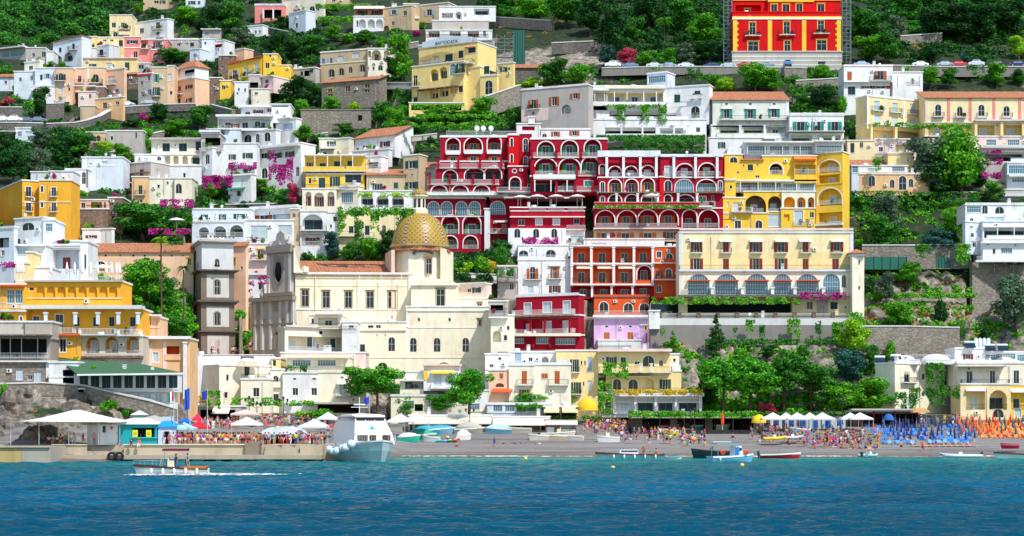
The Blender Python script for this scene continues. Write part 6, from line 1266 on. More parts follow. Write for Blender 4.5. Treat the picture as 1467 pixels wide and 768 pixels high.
# ================================================================ TREES, SHRUBS AND CLIMBERS
terrain(); sea()
KS = dict(B='broad', P='pine', C='conifer', S='bush', W='palm'); LS = dict(d='dark', m='mid', b='bright', o='olive', p='pine', u='blue', g='mag', r='red', y='yel', l='lime')
TREES = '''
58 170 124 32 Bd below the arched peach house at upper left
24 134 118 14 Sb beside the stepped white house
10 152 137 24 Sr at the left edge above the black terrace wall
62 127 115 24 Sr against the stepped white house
52 88 79 10 Sg beside the grey white cube house
206 174 158 17 Sg under the curved road wall
228 178 148 32 Bd just right of the small bougainvillea under the road
97 159 148 18 Sm on the black stone terrace wall
72 96 86 18 Sb under the two big arches
90 98 85 12 Sb beside the two big arches
246 92 69 44 Bm right of the pink house
222 92 80 16 Sd between the pink and the beige house
199 22 3 20 Bb at the very top by the cut off beige house
270 36 8 42 Bb below the tiny pale blue house
290 50 28 34 Bd left of the flat grey block
250 196 172 42 Bb below the octagonal villa
286 184 151 42 Bm behind the grey roofed villa
188 182 168 30 Sd under the end of the curved road wall
18 264 214 54 Bd above the orange corner hotel
52 258 214 46 Bo on the scrub slope by the orange hotel
88 243 194 48 Bd under the stone stairway
60 214 180 34 Bo below the parked cars
114 228 188 44 Bm left of the low grey building
142 252 214 40 Bm behind the white arched window house
172 234 205 34 Bb left of the grey roofed villa
206 220 184 30 Bb behind the low grey building
150 222 202 26 Bl right under the low grey building
8 224 190 34 Bd at the left edge in the scrub
30 200 186 26 Bo beside the pergola kiosk
205 342 292 90 Bm large and round above the convent roof
172 342 308 34 Wo in front of the large round tree
236 336 306 44 Bd behind the monastery roof by the sunshade
269 290 262 27 Bb clipped round beside the cream wing
228 290 266 22 Bl next to the green shuttered sandy house
302 286 262 28 Bb round topped under the grey roofed villa
378 278 257 24 Bb round topped in front of the white mansion
420 296 262 22 Br beside the white mansion terrace
404 298 280 22 Bd under the white mansion
350 300 284 24 Sd below the green awning
318 302 286 26 Sm under the magenta hedge
290 330 306 30 Sm left of the white hotel
262 330 304 26 Sb above the monastery beside the hotel
168 400 357 30 Wo in front of the convent wall
231 462 336 36 Wl very tall and slim before the convent
263 472 378 28 Wd left of the bell tower
272 472 392 22 Wd close against the bell tower
206 436 371 74 Bb broad and bright below the convent wall
236 448 398 46 Bm beside the tall slim palm
184 446 420 24 Bd behind the end of the orange hotel
214 468 436 40 Bd below the convent garden
246 486 452 44 Bm left of the bell tower base
262 486 462 30 Wd low beside the bell tower base
348 502 432 26 Bb between the bell tower and church
356 440 412 22 Sb behind the church facade
346 384 370 18 Sm beside the arch behind the bell tower
478 374 332 30 Bu behind the church roof below the shell topped house
458 388 356 24 Sm left end of the church roof
504 376 345 28 Bm above the church roof
530 376 340 34 Bb middle of the garden above the church roof
556 376 330 34 Bd nearest the yellow dome
440 392 362 20 Bd under the shell topped house
300 56 8 44 Bd at top left of the steep cube houses
332 50 2 42 Bm above the terraces left of the pink house
346 68 40 34 Bo between the cube houses and terraces
396 102 46 44 Bd above the bright yellow house
420 92 52 44 Bd right above the bright yellow house
446 78 50 34 Bm under the pale blue cube house
408 44 24 26 Bd between pink house and pale blue cube
424 154 110 46 Bd dense beside the small weathered house
446 152 116 30 Bd dense and right of its twin beside farmhouse
431 170 142 22 Bb under the dense dark pair
478 60 37 28 Bb below the three white arches terrace
500 62 44 30 Sb under the stone terraces at the top
524 64 42 34 Bm below the beige villa arches
548 66 50 30 Sb left of the yellow hotel garden
578 122 50 44 Bb between the curved villa and yellow hotel
562 112 82 30 Bd right of the curved villa loggia
476 160 138 28 Bb in front of the stone farmhouse
508 158 143 24 Sl in front of the farmhouse wall
546 182 146 34 Bm right of the farmhouse retaining wall
566 192 154 36 Bb below the farmhouse corner
432 204 180 34 Bb under the stained retaining wall
458 206 186 30 Sm beside the small balcony house
492 192 176 34 Bm under the retaining wall by the gabled house
600 192 168 40 Bm on the terraces under the yellow hotel
466 108 86 24 Bg on the wall of the curved villa
604 42 28 22 Sb on the terrace left of the yellow gable
646 48 34 26 Sb on the red doored terrace
597 52 40 14 Sg by the yellow gable
620 178 154 44 Bb under the yellow hotel veranda
652 180 158 42 Bm on the vine terrace under the yellow hotel
692 176 140 44 Bb right of the yellow hotel on the wall
664 196 174 40 Sb on the lowest vine terrace
704 196 170 36 Sm right end of the vine terrace
738 190 154 30 Bm left of the grey and pink house
716 142 114 28 Bb in the corner by the yellow hotel
796 124 85 54 Bm beside the red roofed storehouse
828 124 92 42 Bb right of the red roofed storehouse
764 126 108 52 Sl over the grey and pink house
802 182 154 36 Bm before the grey and pink house arch
722 34 -8 62 Bm on top of the cliff above the netting
764 34 -6 56 Bb on the cliff edge at the top
810 40 -10 60 Bm above the bare cliff face
846 52 -4 54 Bd large and hanging over the cliff
880 84 12 56 Bd right of the cliff face
906 62 26 40 Bm between dark trees above the road
930 48 -6 50 Bd near the top above the road
952 62 22 36 Wb among dark trees above the road
976 48 -8 56 Bm near the top left of the scaffolding
1004 66 22 54 Bb bright crown left of the scaffolding
1012 94 58 44 Bd beside the foot of the scaffolding
976 94 62 42 Bo above the parked cars
958 98 70 34 Bb behind the parked cars
928 97 72 32 Bb beside the crimson tree
899 97 69 28 Br above the parked cars
868 96 66 30 Bu left of the crimson tree
1022 122 102 24 Sb under the road wall
1042 134 110 32 Bl below the long road wall
1082 132 90 52 Bb large in front of the road wall
1108 134 100 38 Bb right neighbour of the large one by the road
1148 160 134 34 Bm above the plain white box house
1180 116 92 28 Bb under the palace corner
1178 158 122 44 Bd on the slope right of the tiled white house
1206 162 130 24 Sb left of the cream hotel
1246 88 50 62 Bb right of the scarlet palace
1268 90 46 42 Bm right edge of the palace grove
1240 58 14 54 Bm above the palace grove
1288 62 22 34 Bo on the dry slope
1300 36 -8 60 Bm at the top right of the palace
1334 92 60 32 Bd above the white car
1340 58 4 62 Bd on the dark hillside left
1374 62 6 60 Bd on the dark hillside middle
1408 64 8 62 Bd on the dark hillside right
1446 56 -4 64 Bd at the top right corner
1382 88 72 18 Su above the grey car
1460 84 52 34 Bl at the right edge above the road
1350 26 -20 70 Bd at the very top of the dark hillside
1420 28 -20 70 Bm at the very top towards the corner
1332 126 95 32 Bb left one before the right road wall
1360 126 98 28 Bm second before the right road wall
1428 124 91 40 Bb big one before the right road wall
1456 122 100 26 Bm last one before the right road wall
1287 128 105 26 Bb slender beside the orange shutter block
1272 134 122 22 Sm on the cream hotel roof garden
1332 282 196 84 Bo tall and airy before the peach house
1376 286 182 92 Bb biggest on the right garden terrace
1352 288 232 66 Bd dark under the two big garden trees
1276 348 279 54 Bo round and silvery before the ivy wall
1262 378 306 58 Bm right of the palazzo turret
1345 378 320 48 Pu flat crown on the netting terrace
1366 342 296 40 Bb at the ivy wall foot
1232 296 276 34 Sb left end of the ivy wall
1424 292 262 34 Bm below the magenta terrace
1450 310 292 20 Sm on the pool villa terrace
1408 264 240 18 Sd by the magenta terrace
1299 410 376 42 Bb on the rock under the netting
1270 434 390 34 Bo on the rock right of the turret
1243 424 388 26 Sd close below the turret
1288 472 432 48 Bb with a leaning trunk on the rocky ledge
1348 460 420 28 Sd mid slope right of the leaning tree
1388 428 384 26 Bd against the stone base of the pool villa
1456 474 394 62 Bo hanging beside the stone base at right edge
1412 488 462 22 Sd above the solar tanks
1372 484 455 22 Sm above the villa dome
1424 432 416 12 Sm growing from the stone base wall
1351 504 478 17 Sb oval on the wall above the villa
1327 512 492 12 Sb small oval on the wall above the villa
1296 500 474 24 Sm on the wall above the cream villa corner
1276 518 480 22 Sb on the dry wall left of the small ovals
1220 514 458 52 Bl hanging below the palazzo garden wall
1215 556 500 48 Bu feathery on the rock below the wall
1248 534 494 30 Bm behind the villa corner
1200 594 548 62 Bb broad left of the villa
1240 594 542 74 Bb broad touching the villa corner
1026 512 452 36 Cd before the grey garden wall
964 506 474 22 Cb small at left of the garden wall
1076 477 455 13 Sb growing on the garden wall
1058 488 470 12 Sm low on the garden wall
1136 482 457 15 Sb drooping from the garden wall
1094 492 476 14 Sm under the middle of the garden wall
1182 472 462 11 Sb round on the garden wall
1199 482 460 16 Sm near the right end of the garden wall
1228 490 452 30 Bb at the right end of the balustrade
1150 512 490 24 Sm on the ledge below the wall
1100 516 494 30 Bd on the rock left of the tall pines
1008 594 538 38 Bd leftmost behind the hedge topped restaurant
1037 594 500 66 Pp tall and bright behind the restaurant
1076 594 512 68 Pp rounded right of the tallest
1122 590 492 58 Pm darker with a bare trunk
1162 590 510 62 Pm beside the cliff behind the parasols
1178 592 560 34 Bm low behind the beach cabins
1100 594 572 30 Sr pink flowered between the pine trunks
540 596 514 68 Pp standing behind the ferry
584 602 560 42 Bp small and tufted right of the ferry pine
628 604 557 48 Pp before the blue glass balcony
672 616 517 56 Pp slim and tall before the awnings
756 606 560 50 Pp bent before the blue glazed restaurant
798 590 550 48 Pp before the small orange shutters
460 604 581 56 Sb clipped low on the promenade by the ferry
434 600 584 28 Sl yellow tinted on the promenade
668 392 371 24 Sl on the white wall right of the dome
690 390 360 34 Sb in the small garden right of the dome
718 402 352 30 Bm beside the whitewashed hotel corner
704 390 368 18 Sy in the small garden right of the dome
722 502 482 20 Sl at the foot of the dark red guesthouse
155 590 567 28 Sb on the quay cliff under the green roof
184 596 573 20 Sb on the cliff behind the turquoise kiosk
6 570 544 20 Sb on the dry stone wall at left edge
212 592 577 16 Sm on the cliff behind the blue kiosk
28 382 366 22 Wl beside the ochre garden wall
84 398 380 22 Sb among the folded sunshades
110 400 388 18 Sm on the sunshade terrace
146 402 386 20 Sb on the sunshade terrace near the convent
'''
for ln in TREES.strip().split('\n'):
 q = ln.split(' ', 5); x, yb, yt, w = map(float, q[:4]); tree(x, yb, yt, w, KS[q[4][0]], LS[q[4][1]], q[5], off=-1.0 if yb < 560 else -1.5)
VINES = '''
933 426 1145 437 389 b 1.6 vine pergola with bright leaves along the palazzo terrace
1145 419 1212 430 388.5 g 1.2 magenta bougainvillea spilling over the palazzo pergola
900 589 1084 599 341 b 2.4 long trimmed green hedge on the flat restaurant roof
1086 590 1240 598 346 m 2 green planting strip along the cabin roofs
878 558 1006 567 355 y 1 yellow flower boxes along the white pavilion roof
1214 274 1300 336 431 m 1.4 thick ivy curtain below the peach house
1300 276 1404 338 430 m 1.4 thick ivy wall under the biggest garden trees
484 297 590 312 393 b 1.2 leafy creeper along the parapet of the terrace house
484 306 496 338 393 b .8 hanging ivy strip at the left end of terrace house
508 302 521 352 393 m .9 broad hanging ivy strip left of the middle window
531 302 543 336 393 b .8 hanging ivy strip right of the middle window
568 300 592 338 393 m .9 hanging ivy beside the church dome
512 276 590 283 388 l .8 light green vine on the pergola over white arches
328 233 368 244 421 g 1 magenta bougainvillea framing the shaded arch of the mansion
290 252 332 272 420 g 1.4 deep magenta bougainvillea hedge left of the mansion
328 245 334 280 418 g .6 thin magenta creeper beside the green awning
385 216 396 266 423 g .7 dark red creeper climbing the mansion between windows
396 236 420 266 422 g .9 magenta and green creeper at foot of the mansion
411 222 420 256 423 g .6 magenta creeper right of the mansion window
230 286 278 300 408 g 1.2 magenta flower bank above the ivy garden wall
236 296 276 326 410 m 1.2 green ivy garden wall under the flower bank
214 328 274 337 388 g 1.2 magenta flower strip along the terrace over the convent
748 340 800 354 410 g 1.4 magenta bougainvillea canopy over the white apartment terrace
1400 228 1436 237 434 g 1 magenta bougainvillea on the right terrace edge
1406 247 1434 257 433 g 1 lower magenta bougainvillea on the right terrace
1413 215 1434 221 435 g .8 small magenta bougainvillea under the hotel pergola
338 398 364 411 389 g .8 magenta bougainvillea around the windows behind the church
336 414 362 432 388 g .8 lower magenta bougainvillea behind the church facade
370 396 388 408 389 g .7 magenta bougainvillea touching the church facade
-6 376 22 385 327 g .8 magenta bougainvillea on the terrace at left edge
884 150 897 178 454 b .7 green creeper on the first post of the white hotel
918 150 930 178 454 b .7 green creeper on the second post of the white hotel
943 148 955 180 454 b .7 green creeper on the third post of the white hotel
868 150 955 156 454 b .6 green creeper garland on the white hotel balcony
830 194 1010 204 450 m 1.4 dense green hedge below the white hotel
893 198 1010 222 446 m 1.6 overgrown green bank behind the red hotel wing
852 294 1000 299 411.5 b .6 green planter strip on the red hotel balcony
1300 178 1392 186 449 b .9 leafy vine pergola on the pink striped hotel
1250 176 1300 182 449 b .7 vine pergola under the cream hotel
1326 520 1352 590 354 m .7 tall ivy column on the cream villa wall
1346 553 1374 574 354 m .6 ivy arm right of the ivy column
1282 562 1298 590 354 m .6 ivy patch at the villa corner
1302 556 1320 588 354 m .6 ivy patch beside the ground window of the villa
857 546 876 600 354 b .9 climbing vine on the corner of the yellow beach hotel
864 520 900 546 354 b .9 vine branching over the yellow hotel balcony
333 570 392 582 338 b 1.4 vine pergola before the curved gable house
392 574 450 582 338 b 1.4 vine pergola by the seafront lamps
296 560 316 588 331 b 1 hanging vine with flowers by the flagpoles
262 566 300 576 331 y 1 yellow flowering roof edge beside the flagpoles
412 524 440 533 344 m .8 potted greenery along the white seafront roof terrace
590 150 664 158 448 b 1.2 vine row under the yellow hotel veranda
596 164 712 170 446 b 1.2 upper vine pergola on the terraces below yellow hotel
588 176 708 183 444 b 1.2 lower vine pergola on the terraces below yellow hotel
452 6 532 14 590 b 1.4 clipped hedge at the top below the grey terraces
455 24 506 34 570 b 1.4 bright clipped hedge left of the three white arches
790 596 862 608 347 m 1.2 green hedge beside the yellow half dome
700 384 736 396 401 m 1 creeper on the garden wall near whitewashed hotel
1250 226 1262 250 430 b .6 creeper beside the blue shuttered arch
240 346 262 352 380 m 1 low greenery along the convent gutter
1068 458 1082 476 379.5 b .6 short creeper near the middle of the garden wall
1088 466 1096 490 379.5 m .5 long thin creeper on the garden wall
1128 457 1146 486 379.5 b .7 bushy creeper hanging from the garden wall balustrade
1168 460 1176 494 379.5 m .5 trailing creeper near the right end of garden wall
1192 462 1212 490 379.5 b .8 thick creeper at the right end of garden wall
1050 470 1056 484 379.5 m .5 little creeper left of the wall middle
946 470 954 484 379.5 b .5 little creeper at the left end of garden wall
1212 448 1236 500 379 b 1.2 green cascade beside the palazzo turret base
1010 486 1200 496 379 m 1 ragged greenery along the foot of the garden wall
1225 500 1262 560 377 m 1.2 green cascade down the rock left of the villa
1240 420 1400 428 395 b 1.2 green strip on the rocky terrace under the netting
1244 464 1262 492 388 m .8 creeper over the upper terrace wall by the cream villa
1306 466 1340 486 388 b .9 wide creeper over the upper terrace wall
1262 466 1278 480 388 m .6 small creeper on the upper terrace wall left part
1354 468 1370 500 388 m .8 long creeper at the right end of the upper terrace wall
1310 350 1334 372 400 m .8 creeper over the netting terrace wall middle
1368 350 1390 384 400 b .8 creeper at the right end of the netting terrace wall
440 158 462 174 496 m .7 creeper over the stained wall below the farmhouse
500 158 514 180 496 b .6 creeper beside the dark opening of the stained wall
1290 95 1306 106 486 b .7 roadside creeper left of the right road wall trees
1384 94 1410 108 486 m .7 roadside creeper over the right road wall
930 97 950 108 492 b .7 creeper over the long road wall left part
985 97 1003 110 492 m .7 creeper over the long road wall middle
'''
for ln in VINES.strip().split('\n'):
 q = ln.split(' ', 7); x0, y0, x1, y1, D = map(float, q[:5]); lf = LS[q[5]]; lab = q[7]
 nm = 'hedge' if 'hedge' in lab else 'bougainvillea' if 'bougainvillea' in lab else 'flowering_plants' if 'flower' in lab else 'climbing_vine'  # flower boxes, banks and strips are beds of flowers, not hedges
 vine(x0, y0, x1, y1, D, lf, lab, float(q[6]), nm, .35 if y1-y0 > 12 else .2, 85 if 'hedge' not in lab else 110, nm.replace('_', ' '), .17)
# hillside vegetation nobody could count
undergrowth([(-160,-70,150,50,260,2,5.4),(-160,40,70,66,60,2.2,3.6),(60,-60,300,6,130,2.4,4),(-160,-20,-20,240,160,2.5,4.5),(640,-70,1040,-10,150,2.4,4.2),(1200,-70,1640,4,220,2.6,4.4),(1290,0,1640,60,260,2.4,4.2)],'forest','dense dark green woodland covering the steep hillside',70,'mid',21,.27)
undergrowth([(-160,-70,160,56,240,1.8,5),(-60,-30,180,40,60,2,4)],'forest','darker evergreen crowns mixed through the woodland slope',70,'dark',61,.27)
undergrowth([(-120,178,125,256,110,1.4,2.6),(880,-20,1040,90,150,1.4,2.8),(690,-20,880,22,90,1.4,2.8),(1205,0,1480,92,200,1.2,2.6),(290,0,480,110,170,1.3,2.4),(160,0,300,40,50,1.3,2.4),(870,0,1040,60,100,1.6,3)],'undergrowth','dark scrub filling the upper slopes',46,'dark',22,.28)
undergrowth([(120,180,310,260,100,1,2),(380,100,610,200,170,1,2),(590,160,770,192,70,.9,1.7),(280,40,480,90,60,1,2),(1130,100,1240,210,100,1,2),(690,100,860,180,60,1,1.8),(150,290,300,345,60,1,2),(30,300,130,330,10,.7,1.2),(300,262,440,300,40,.8,1.5)],'undergrowth','mixed green garden shrubbery between the hillside houses',50,'mid',23,.24)
undergrowth([(155,402,275,490,110,.9,1.8),(425,350,585,374,50,.9,1.7),(640,365,740,400,26,.7,1.2),(1210,285,1410,350,60,.9,1.6),(1225,380,1420,520,110,.7,1.5),(940,490,1260,590,170,.7,1.6),(1000,560,1240,596,60,.9,1.6),(340,440,362,505,20,.8,1.4),(1400,400,1600,600,60,.8,1.6),(1405,225,1480,290,20,.8,1.4)],'undergrowth','bright green shrubs on the lower gardens and ledges',52,'bright',24,.22)
undergrowth([(935,470,1250,560,60,.5,1.1),(1225,380,1420,500,70,.5,1.1),(1230,440,1380,475,40,.6,1.2),(0,560,250,610,14,.4,.8),(700,30,960,95,40,.6,1.3),(1280,20,1340,90,20,.6,1.4)],'dry_grass','tufts of dry golden grass on the rock ledges',50,'dry',25,.2,'grass')
# every bit of the slope that carries no building is overgrown
def free_spots(n, x0, x1, y0, y1, seed):
 r = np.random.RandomState(seed); px, py = GR['px'], GR['py']; occ = np.zeros(GR['D'].shape, bool)
 for (q, a, b, dd) in CARVE:
  j = int(round((q-px[0])/4.0))
  if 0 <= j < len(px): occ[(py <= b+2) & (py >= a-6), max(0, j-1):j+2] = True
 xs = r.uniform(x0, x1, n*4); ys = r.uniform(y0, y1, n*4)
 j = np.clip(((xs-px[0])/4.0).round().astype(int), 0, len(px)-1); i = np.clip(np.searchsorted(-py, -ys), 0, len(py)-1)
 ok = ~occ[i, j]; return [(a, b, a+.1, b+.1, 1, .8, 1.7) for a, b in list(zip(xs[ok], ys[ok]))[:n]]
undergrowth(free_spots(520,-140,720,-20,400,31)+free_spots(150,690,1230,95,210,32),'undergrowth','deep green bushes covering the ground between hillside houses',46,'mid',33,.24)
undergrowth(free_spots(330,-140,700,90,400,34)+free_spots(160,1200,1560,95,400,35)+free_spots(60,640,740,340,470,37),'undergrowth','darker bushes covering the ground between hillside houses',46,'dark',36,.24)
undergrowth(free_spots(260,-140,700,40,400,38)+free_spots(120,1200,1500,95,560,39)+free_spots(90,140,290,400,480,40),'undergrowth','light green bushes between hillside houses and gardens',46,'bright',41,.22)
# potted plants on balconies
pm = MB(); pm.lathe([(.2, 0), (.3, .45), (.33, .5)], 8); PMM = pm.mesh('pot', [simple('terracotta_pot', 'b5623a', .9)])
for loc, cat, lab in POTS[:110]:
 short = ' '.join(lab.split()[:7])
 o = thing('potted_plant', f'potted plant on a balcony of the {short}', 'plant', loc, 0, 'potted plants on the balconies')
 link('pot', PMM, o); link('foliage', crown_mesh('bush', R.randint(0, 2)), o, (0, 0, .35), R.uniform(0, 6), (1.1, 1.1, R.uniform(.8, 1.5)), mat=LM(R.choice(['mid', 'bright', 'bright', 'mag', 'dark'])))
for loc, lab in RPOTS[:130]:
 o = thing('potted_plant', f'potted plant on the roof edge of the {" ".join(lab.split()[:6])}', 'plant', loc, 0, 'potted plants on the roof terraces')
 link('pot', PMM, o); link('foliage', crown_mesh('bush', R.randint(0, 2)), o, (0, 0, .35), R.uniform(0, 6), (1.3, 1.3, R.uniform(.9, 1.8)), mat=LM(R.choice(['mid', 'bright', 'bright', 'mag', 'dark', 'lime'])))
# ================================================================ PEOPLE
def skin(J, E, rad, sub=1):
 names = list(J); me = bpy.data.meshes.new('tmp'); me.from_pydata([J[k] for k in names], [(names.index(a), names.index(b)) for a, b in E], [])
 o = bpy.data.objects.new('tmp', me); COL.objects.link(o); m = o.modifiers.new('s', 'SKIN'); sv = me.skin_vertices[0].data if me.skin_vertices else None
 if sv is None: bpy.context.view_layer.objects.active = o; bpy.ops.mesh.customdata_skin_add(); sv = me.skin_vertices[0].data
 for i, k in enumerate(names): r = rad[k]; sv[i].radius = (r, r) if not hasattr(r, '__len__') else r; sv[i].use_root = (i == 0)
 if sub: q = o.modifiers.new('u', 'SUBSURF'); q.levels = sub; q.render_levels = sub
 bpy.context.view_layer.update(); dg = bpy.context.evaluated_depsgraph_get(); r = bpy.data.meshes.new_from_object(o.evaluated_get(dg))
 bpy.data.objects.remove(o); bpy.data.meshes.remove(me); r.materials.clear(); r.polygons.foreach_set('use_smooth', [True]*len(r.polygons)); return r
def pose(kind, k):
 r = random.Random(k); J = {}
 if kind in ('stand', 'walk', 'arms'):
  st = .28 if kind == 'walk' else .04
  J = dict(pel=(0, 0, .95), sp=(0, .01, 1.15), ch=(0, 0, 1.38), nk=(0, -.01, 1.5), hd=(0, -.02, 1.62), ht=(0, -.01, 1.74))
  for s, n in ((-1, 'l'), (1, 'r')):
   f = st*s; J['hp'+n] = (.1*s, 0, .9); J['kn'+n] = (.11*s, -abs(f)*.5-f*.4-.02, .49); J['an'+n] = (.11*s, -f, .08+(.07 if f < -.1 else 0)); J['to'+n] = (.13*s, -f-.17, .04)
   J['sh'+n] = (.19*s, 0, 1.42)
   if kind == 'arms' and s == 1: J['el'+n] = (.3*s, -.16, 1.3); J['wr'+n] = (.2*s, -.3, 1.5); J['ha'+n] = (.16*s, -.33, 1.58)
   else: J['el'+n] = (.26*s, f*.5+.03, 1.14); J['wr'+n] = (.27*s, f-.06, .9); J['ha'+n] = (.26*s, f-.1, .8)
 elif kind == 'sit':   # on an edge or chair, seat at z = 0
  J = dict(pel=(0, 0, .1), sp=(0, .03, .3), ch=(0, .02, .54), nk=(0, -.01, .66), hd=(0, -.04, .78), ht=(0, -.03, .9))
  for s, n in ((-1, 'l'), (1, 'r')):
   J['hp'+n] = (.1*s, -.02, .08); J['kn'+n] = (.13*s, -.43, .08); J['an'+n] = (.12*s, -.45, -.34); J['to'+n] = (.13*s, -.6, -.38)
   J['sh'+n] = (.19*s, .01, .58); J['el'+n] = (.25*s, -.06, .32); J['wr'+n] = (.18*s, -.28, .2); J['ha'+n] = (.16*s, -.36, .18)
 elif kind == 'ground':  # sitting on the pebbles, knees up
  J = dict(pel=(0, 0, .11), sp=(0, .05, .3), ch=(0, .04, .52), nk=(0, 0, .64), hd=(0, -.03, .76), ht=(0, -.02, .88))
  for s, n in ((-1, 'l'), (1, 'r')):
   J['hp'+n] = (.1*s, -.02, .1); J['kn'+n] = (.14*s, -.36, .42); J['an'+n] = (.13*s, -.66, .08); J['to'+n] = (.14*s, -.82, .05)
   J['sh'+n] = (.19*s, .04, .56); J['el'+n] = (.25*s, -.12, .4); J['wr'+n] = (.14*s, -.34, .38); J['ha'+n] = (.08*s, -.4, .36)
 elif kind == 'lie':
  J = dict(pel=(0, 0, .14), sp=(.2, 0, .14), ch=(.44, 0, .15), nk=(.56, 0, .15), hd=(.68, 0, .17), ht=(.8, 0, .17))
  for s, n in ((-1, 'l'), (1, 'r')):
   J['hp'+n] = (-.04, .1*s, .12); J['kn'+n] = (-.44, .12*s, .14 if s < 0 else .3); J['an'+n] = (-.84, .11*s, .08); J['to'+n] = (-.9, .12*s, .2)
   J['sh'+n] = (.46, .19*s, .14); J['el'+n] = (.24, .28*s, .1); J['wr'+n] = (.0, .27*s, .08); J['ha'+n] = (-.1, .25*s, .08)
 return J
RD = dict(pel=.125, sp=.11, ch=.135, nk=.055, hd=.098, ht=.07, hp=.09, kn=.058, an=.036, to=.03, sh=.06, el=.042, wr=.028, ha=.034)
PM = {}
def pmesh(kind):
 if kind in PM: return PM[kind]
 J = pose(kind, 3); rad = {k: RD.get(k, RD.get(k[:2])) for k in J}
 E = [('pel', 'sp'), ('sp', 'ch'), ('ch', 'nk'), ('nk', 'hd'), ('hd', 'ht')]
 for n in 'lr': E += [('pel', 'hp'+n), ('hp'+n, 'kn'+n), ('kn'+n, 'an'+n), ('an'+n, 'to'+n), ('ch', 'sh'+n), ('sh'+n, 'el'+n), ('el'+n, 'wr'+n), ('wr'+n, 'ha'+n)]
 body = skin(J, E, rad); body.materials.append(obcol('skin'))
 def part(ks, es, grow):
  m = skin({k: J[k] for k in ks}, es, {k: rad[k]+grow for k in ks}); m.materials.append(obcol()); return m
 mid = lambda a, b, t: tuple(J[a][i]*(1-t)+J[b][i]*t for i in range(3))
 for n in 'lr': J['ua'+n] = mid('sh'+n, 'el'+n, .7); rad['ua'+n] = .05; J['th'+n] = mid('hp'+n, 'kn'+n, .75); rad['th'+n] = .07
 ks = ['sp', 'pel', 'ch', 'shl', 'shr', 'ual', 'uar']; shirt = part(ks, [('sp', 'pel'), ('sp', 'ch'), ('ch', 'shl'), ('ch', 'shr'), ('shl', 'ual'), ('shr', 'uar')], .022)
 ks = ['pel', 'hpl', 'hpr', 'thl', 'thr']; shorts = part(ks, [('pel', 'hpl'), ('pel', 'hpr'), ('hpl', 'thl'), ('hpr', 'thr')], .028)
 ks = ['pel', 'hpl', 'hpr', 'knl', 'knr', 'anl', 'anr']; trs = part(ks, [('pel', 'hpl'), ('pel', 'hpr'), ('hpl', 'knl'), ('hpr', 'knr'), ('knl', 'anl'), ('knr', 'anr')], .026)
 h = Vector(J['hd']).lerp(Vector(J['ht']), .5); mb = MB(); mb.ball((0, 0, 0), .118, 10, 0, 1.05); mb.v = [tuple(Vector(v)+h+Vector((0, .028, .012) if kind != 'lie' else (.02, 0, .03))) for v in mb.v]
 hair = mb.mesh('hair', [obcol('hair')], True)
 # face: nose, eyes
 mb = MB(); f = Vector(J['hd'])
 if kind != 'lie':
  mb.box(f[0]-.014, f[1]-.115, f[2]-.015, f[0]+.014, f[1]-.085, f[2]+.025); mb.box(f[0]-.045, f[1]-.097, f[2]+.03, f[0]-.02, f[1]-.085, f[2]+.045); mb.box(f[0]+.02, f[1]-.097, f[2]+.03, f[0]+.045, f[1]-.085, f[2]+.045)
 face_ = mb.mesh('face', [simple('face_features', '7a4a3a', .8)]) if mb.v else None
 PM[kind] = (body, shirt, shorts, trs, hair, face_); return PM[kind]
CLOTH = dict(white='f2f2f0', red='d01c24', blue='1f5fc8', navy='141c44', black='1a1a1e', pink='f06aa8', orange='f4641e', yellow='f6d420', green='1c9a4a', turquoise='20b4c0', purple='8a2ab4', grey='8a8a90', magenta='d8188a', beige='d8c4a0', lilac='c4a8e0')
BOT = dict(white='ececea', blue='3a5a9a', black='1c1c20', beige='c8b088', red='c02030', grey='7a7c84')
SKN = ['d8a07a', 'c88a60', 'e4b494', 'b87850']; HR = ['2a1c14', '4a3020', '1a1614', '9a7040', 'c8a868']
SEEN = set(); PR = random.Random(77)
def person(px, py, D, kind='stand', where='', rz=None, shirt=None, bot=None, long=None, bare=None, group=None, label=None, z=None, scale=1.0):
 body, sh, so, tr, hair, fc = pmesh(kind)
 for tr_ in range(60):
  s = shirt or PR.choice(list(CLOTH)); b = bot or PR.choice(list(BOT)); lg = PR.random() < .35 if long is None else long; br = PR.random() < .18 if bare is None else bare
  verb = {'stand': 'standing', 'walk': 'walking', 'arms': 'waving', 'sit': 'sitting', 'ground': 'sitting on the pebbles', 'lie': 'lying down'}[kind]
  lab = label or (f'bare chested person in {b} trunks {verb} {where}' if br else f'person in {s} top and {b} {"trousers" if lg else "shorts"} {verb} {where}')
  if label or lab not in SEEN: break
 SEEN.add(lab)
 loc = P(px, py, D)
 if z is not None: loc.z = z
 t = thing('person', lab, 'person', loc, PR.uniform(-1.2, 1.2)+(PI if PR.random() < .4 else 0) if rz is None else rz, group or 'people by the water')
 k = scale*PR.uniform(.93, 1.04); t.scale = (k, k, k)
 sc = lin(PR.choice(SKN)); link('body', body, t, color=sc); link('hair', hair, t, color=lin(PR.choice(HR)))
 if not br: link('shirt', sh, t, color=lin(CLOTH[s]))
 link('trousers' if lg and not br else 'shorts', tr if lg and not br else so, t, color=lin(BOT[b]))
 if fc and D < 275: link('face', fc, t)
 return t
def groundD(px, py): return Dg(px, py)
def crowd(n, x0, x1, y0, y1, kinds, where, D=None, z=None, **k):
 for i in range(n):
  x = PR.uniform(x0, x1); y = PR.uniform(y0, y1); d = Dg(x, y) if D is None else PR.uniform(*D); person(x, y, d, PR.choice(kinds), where, z=z, **k)
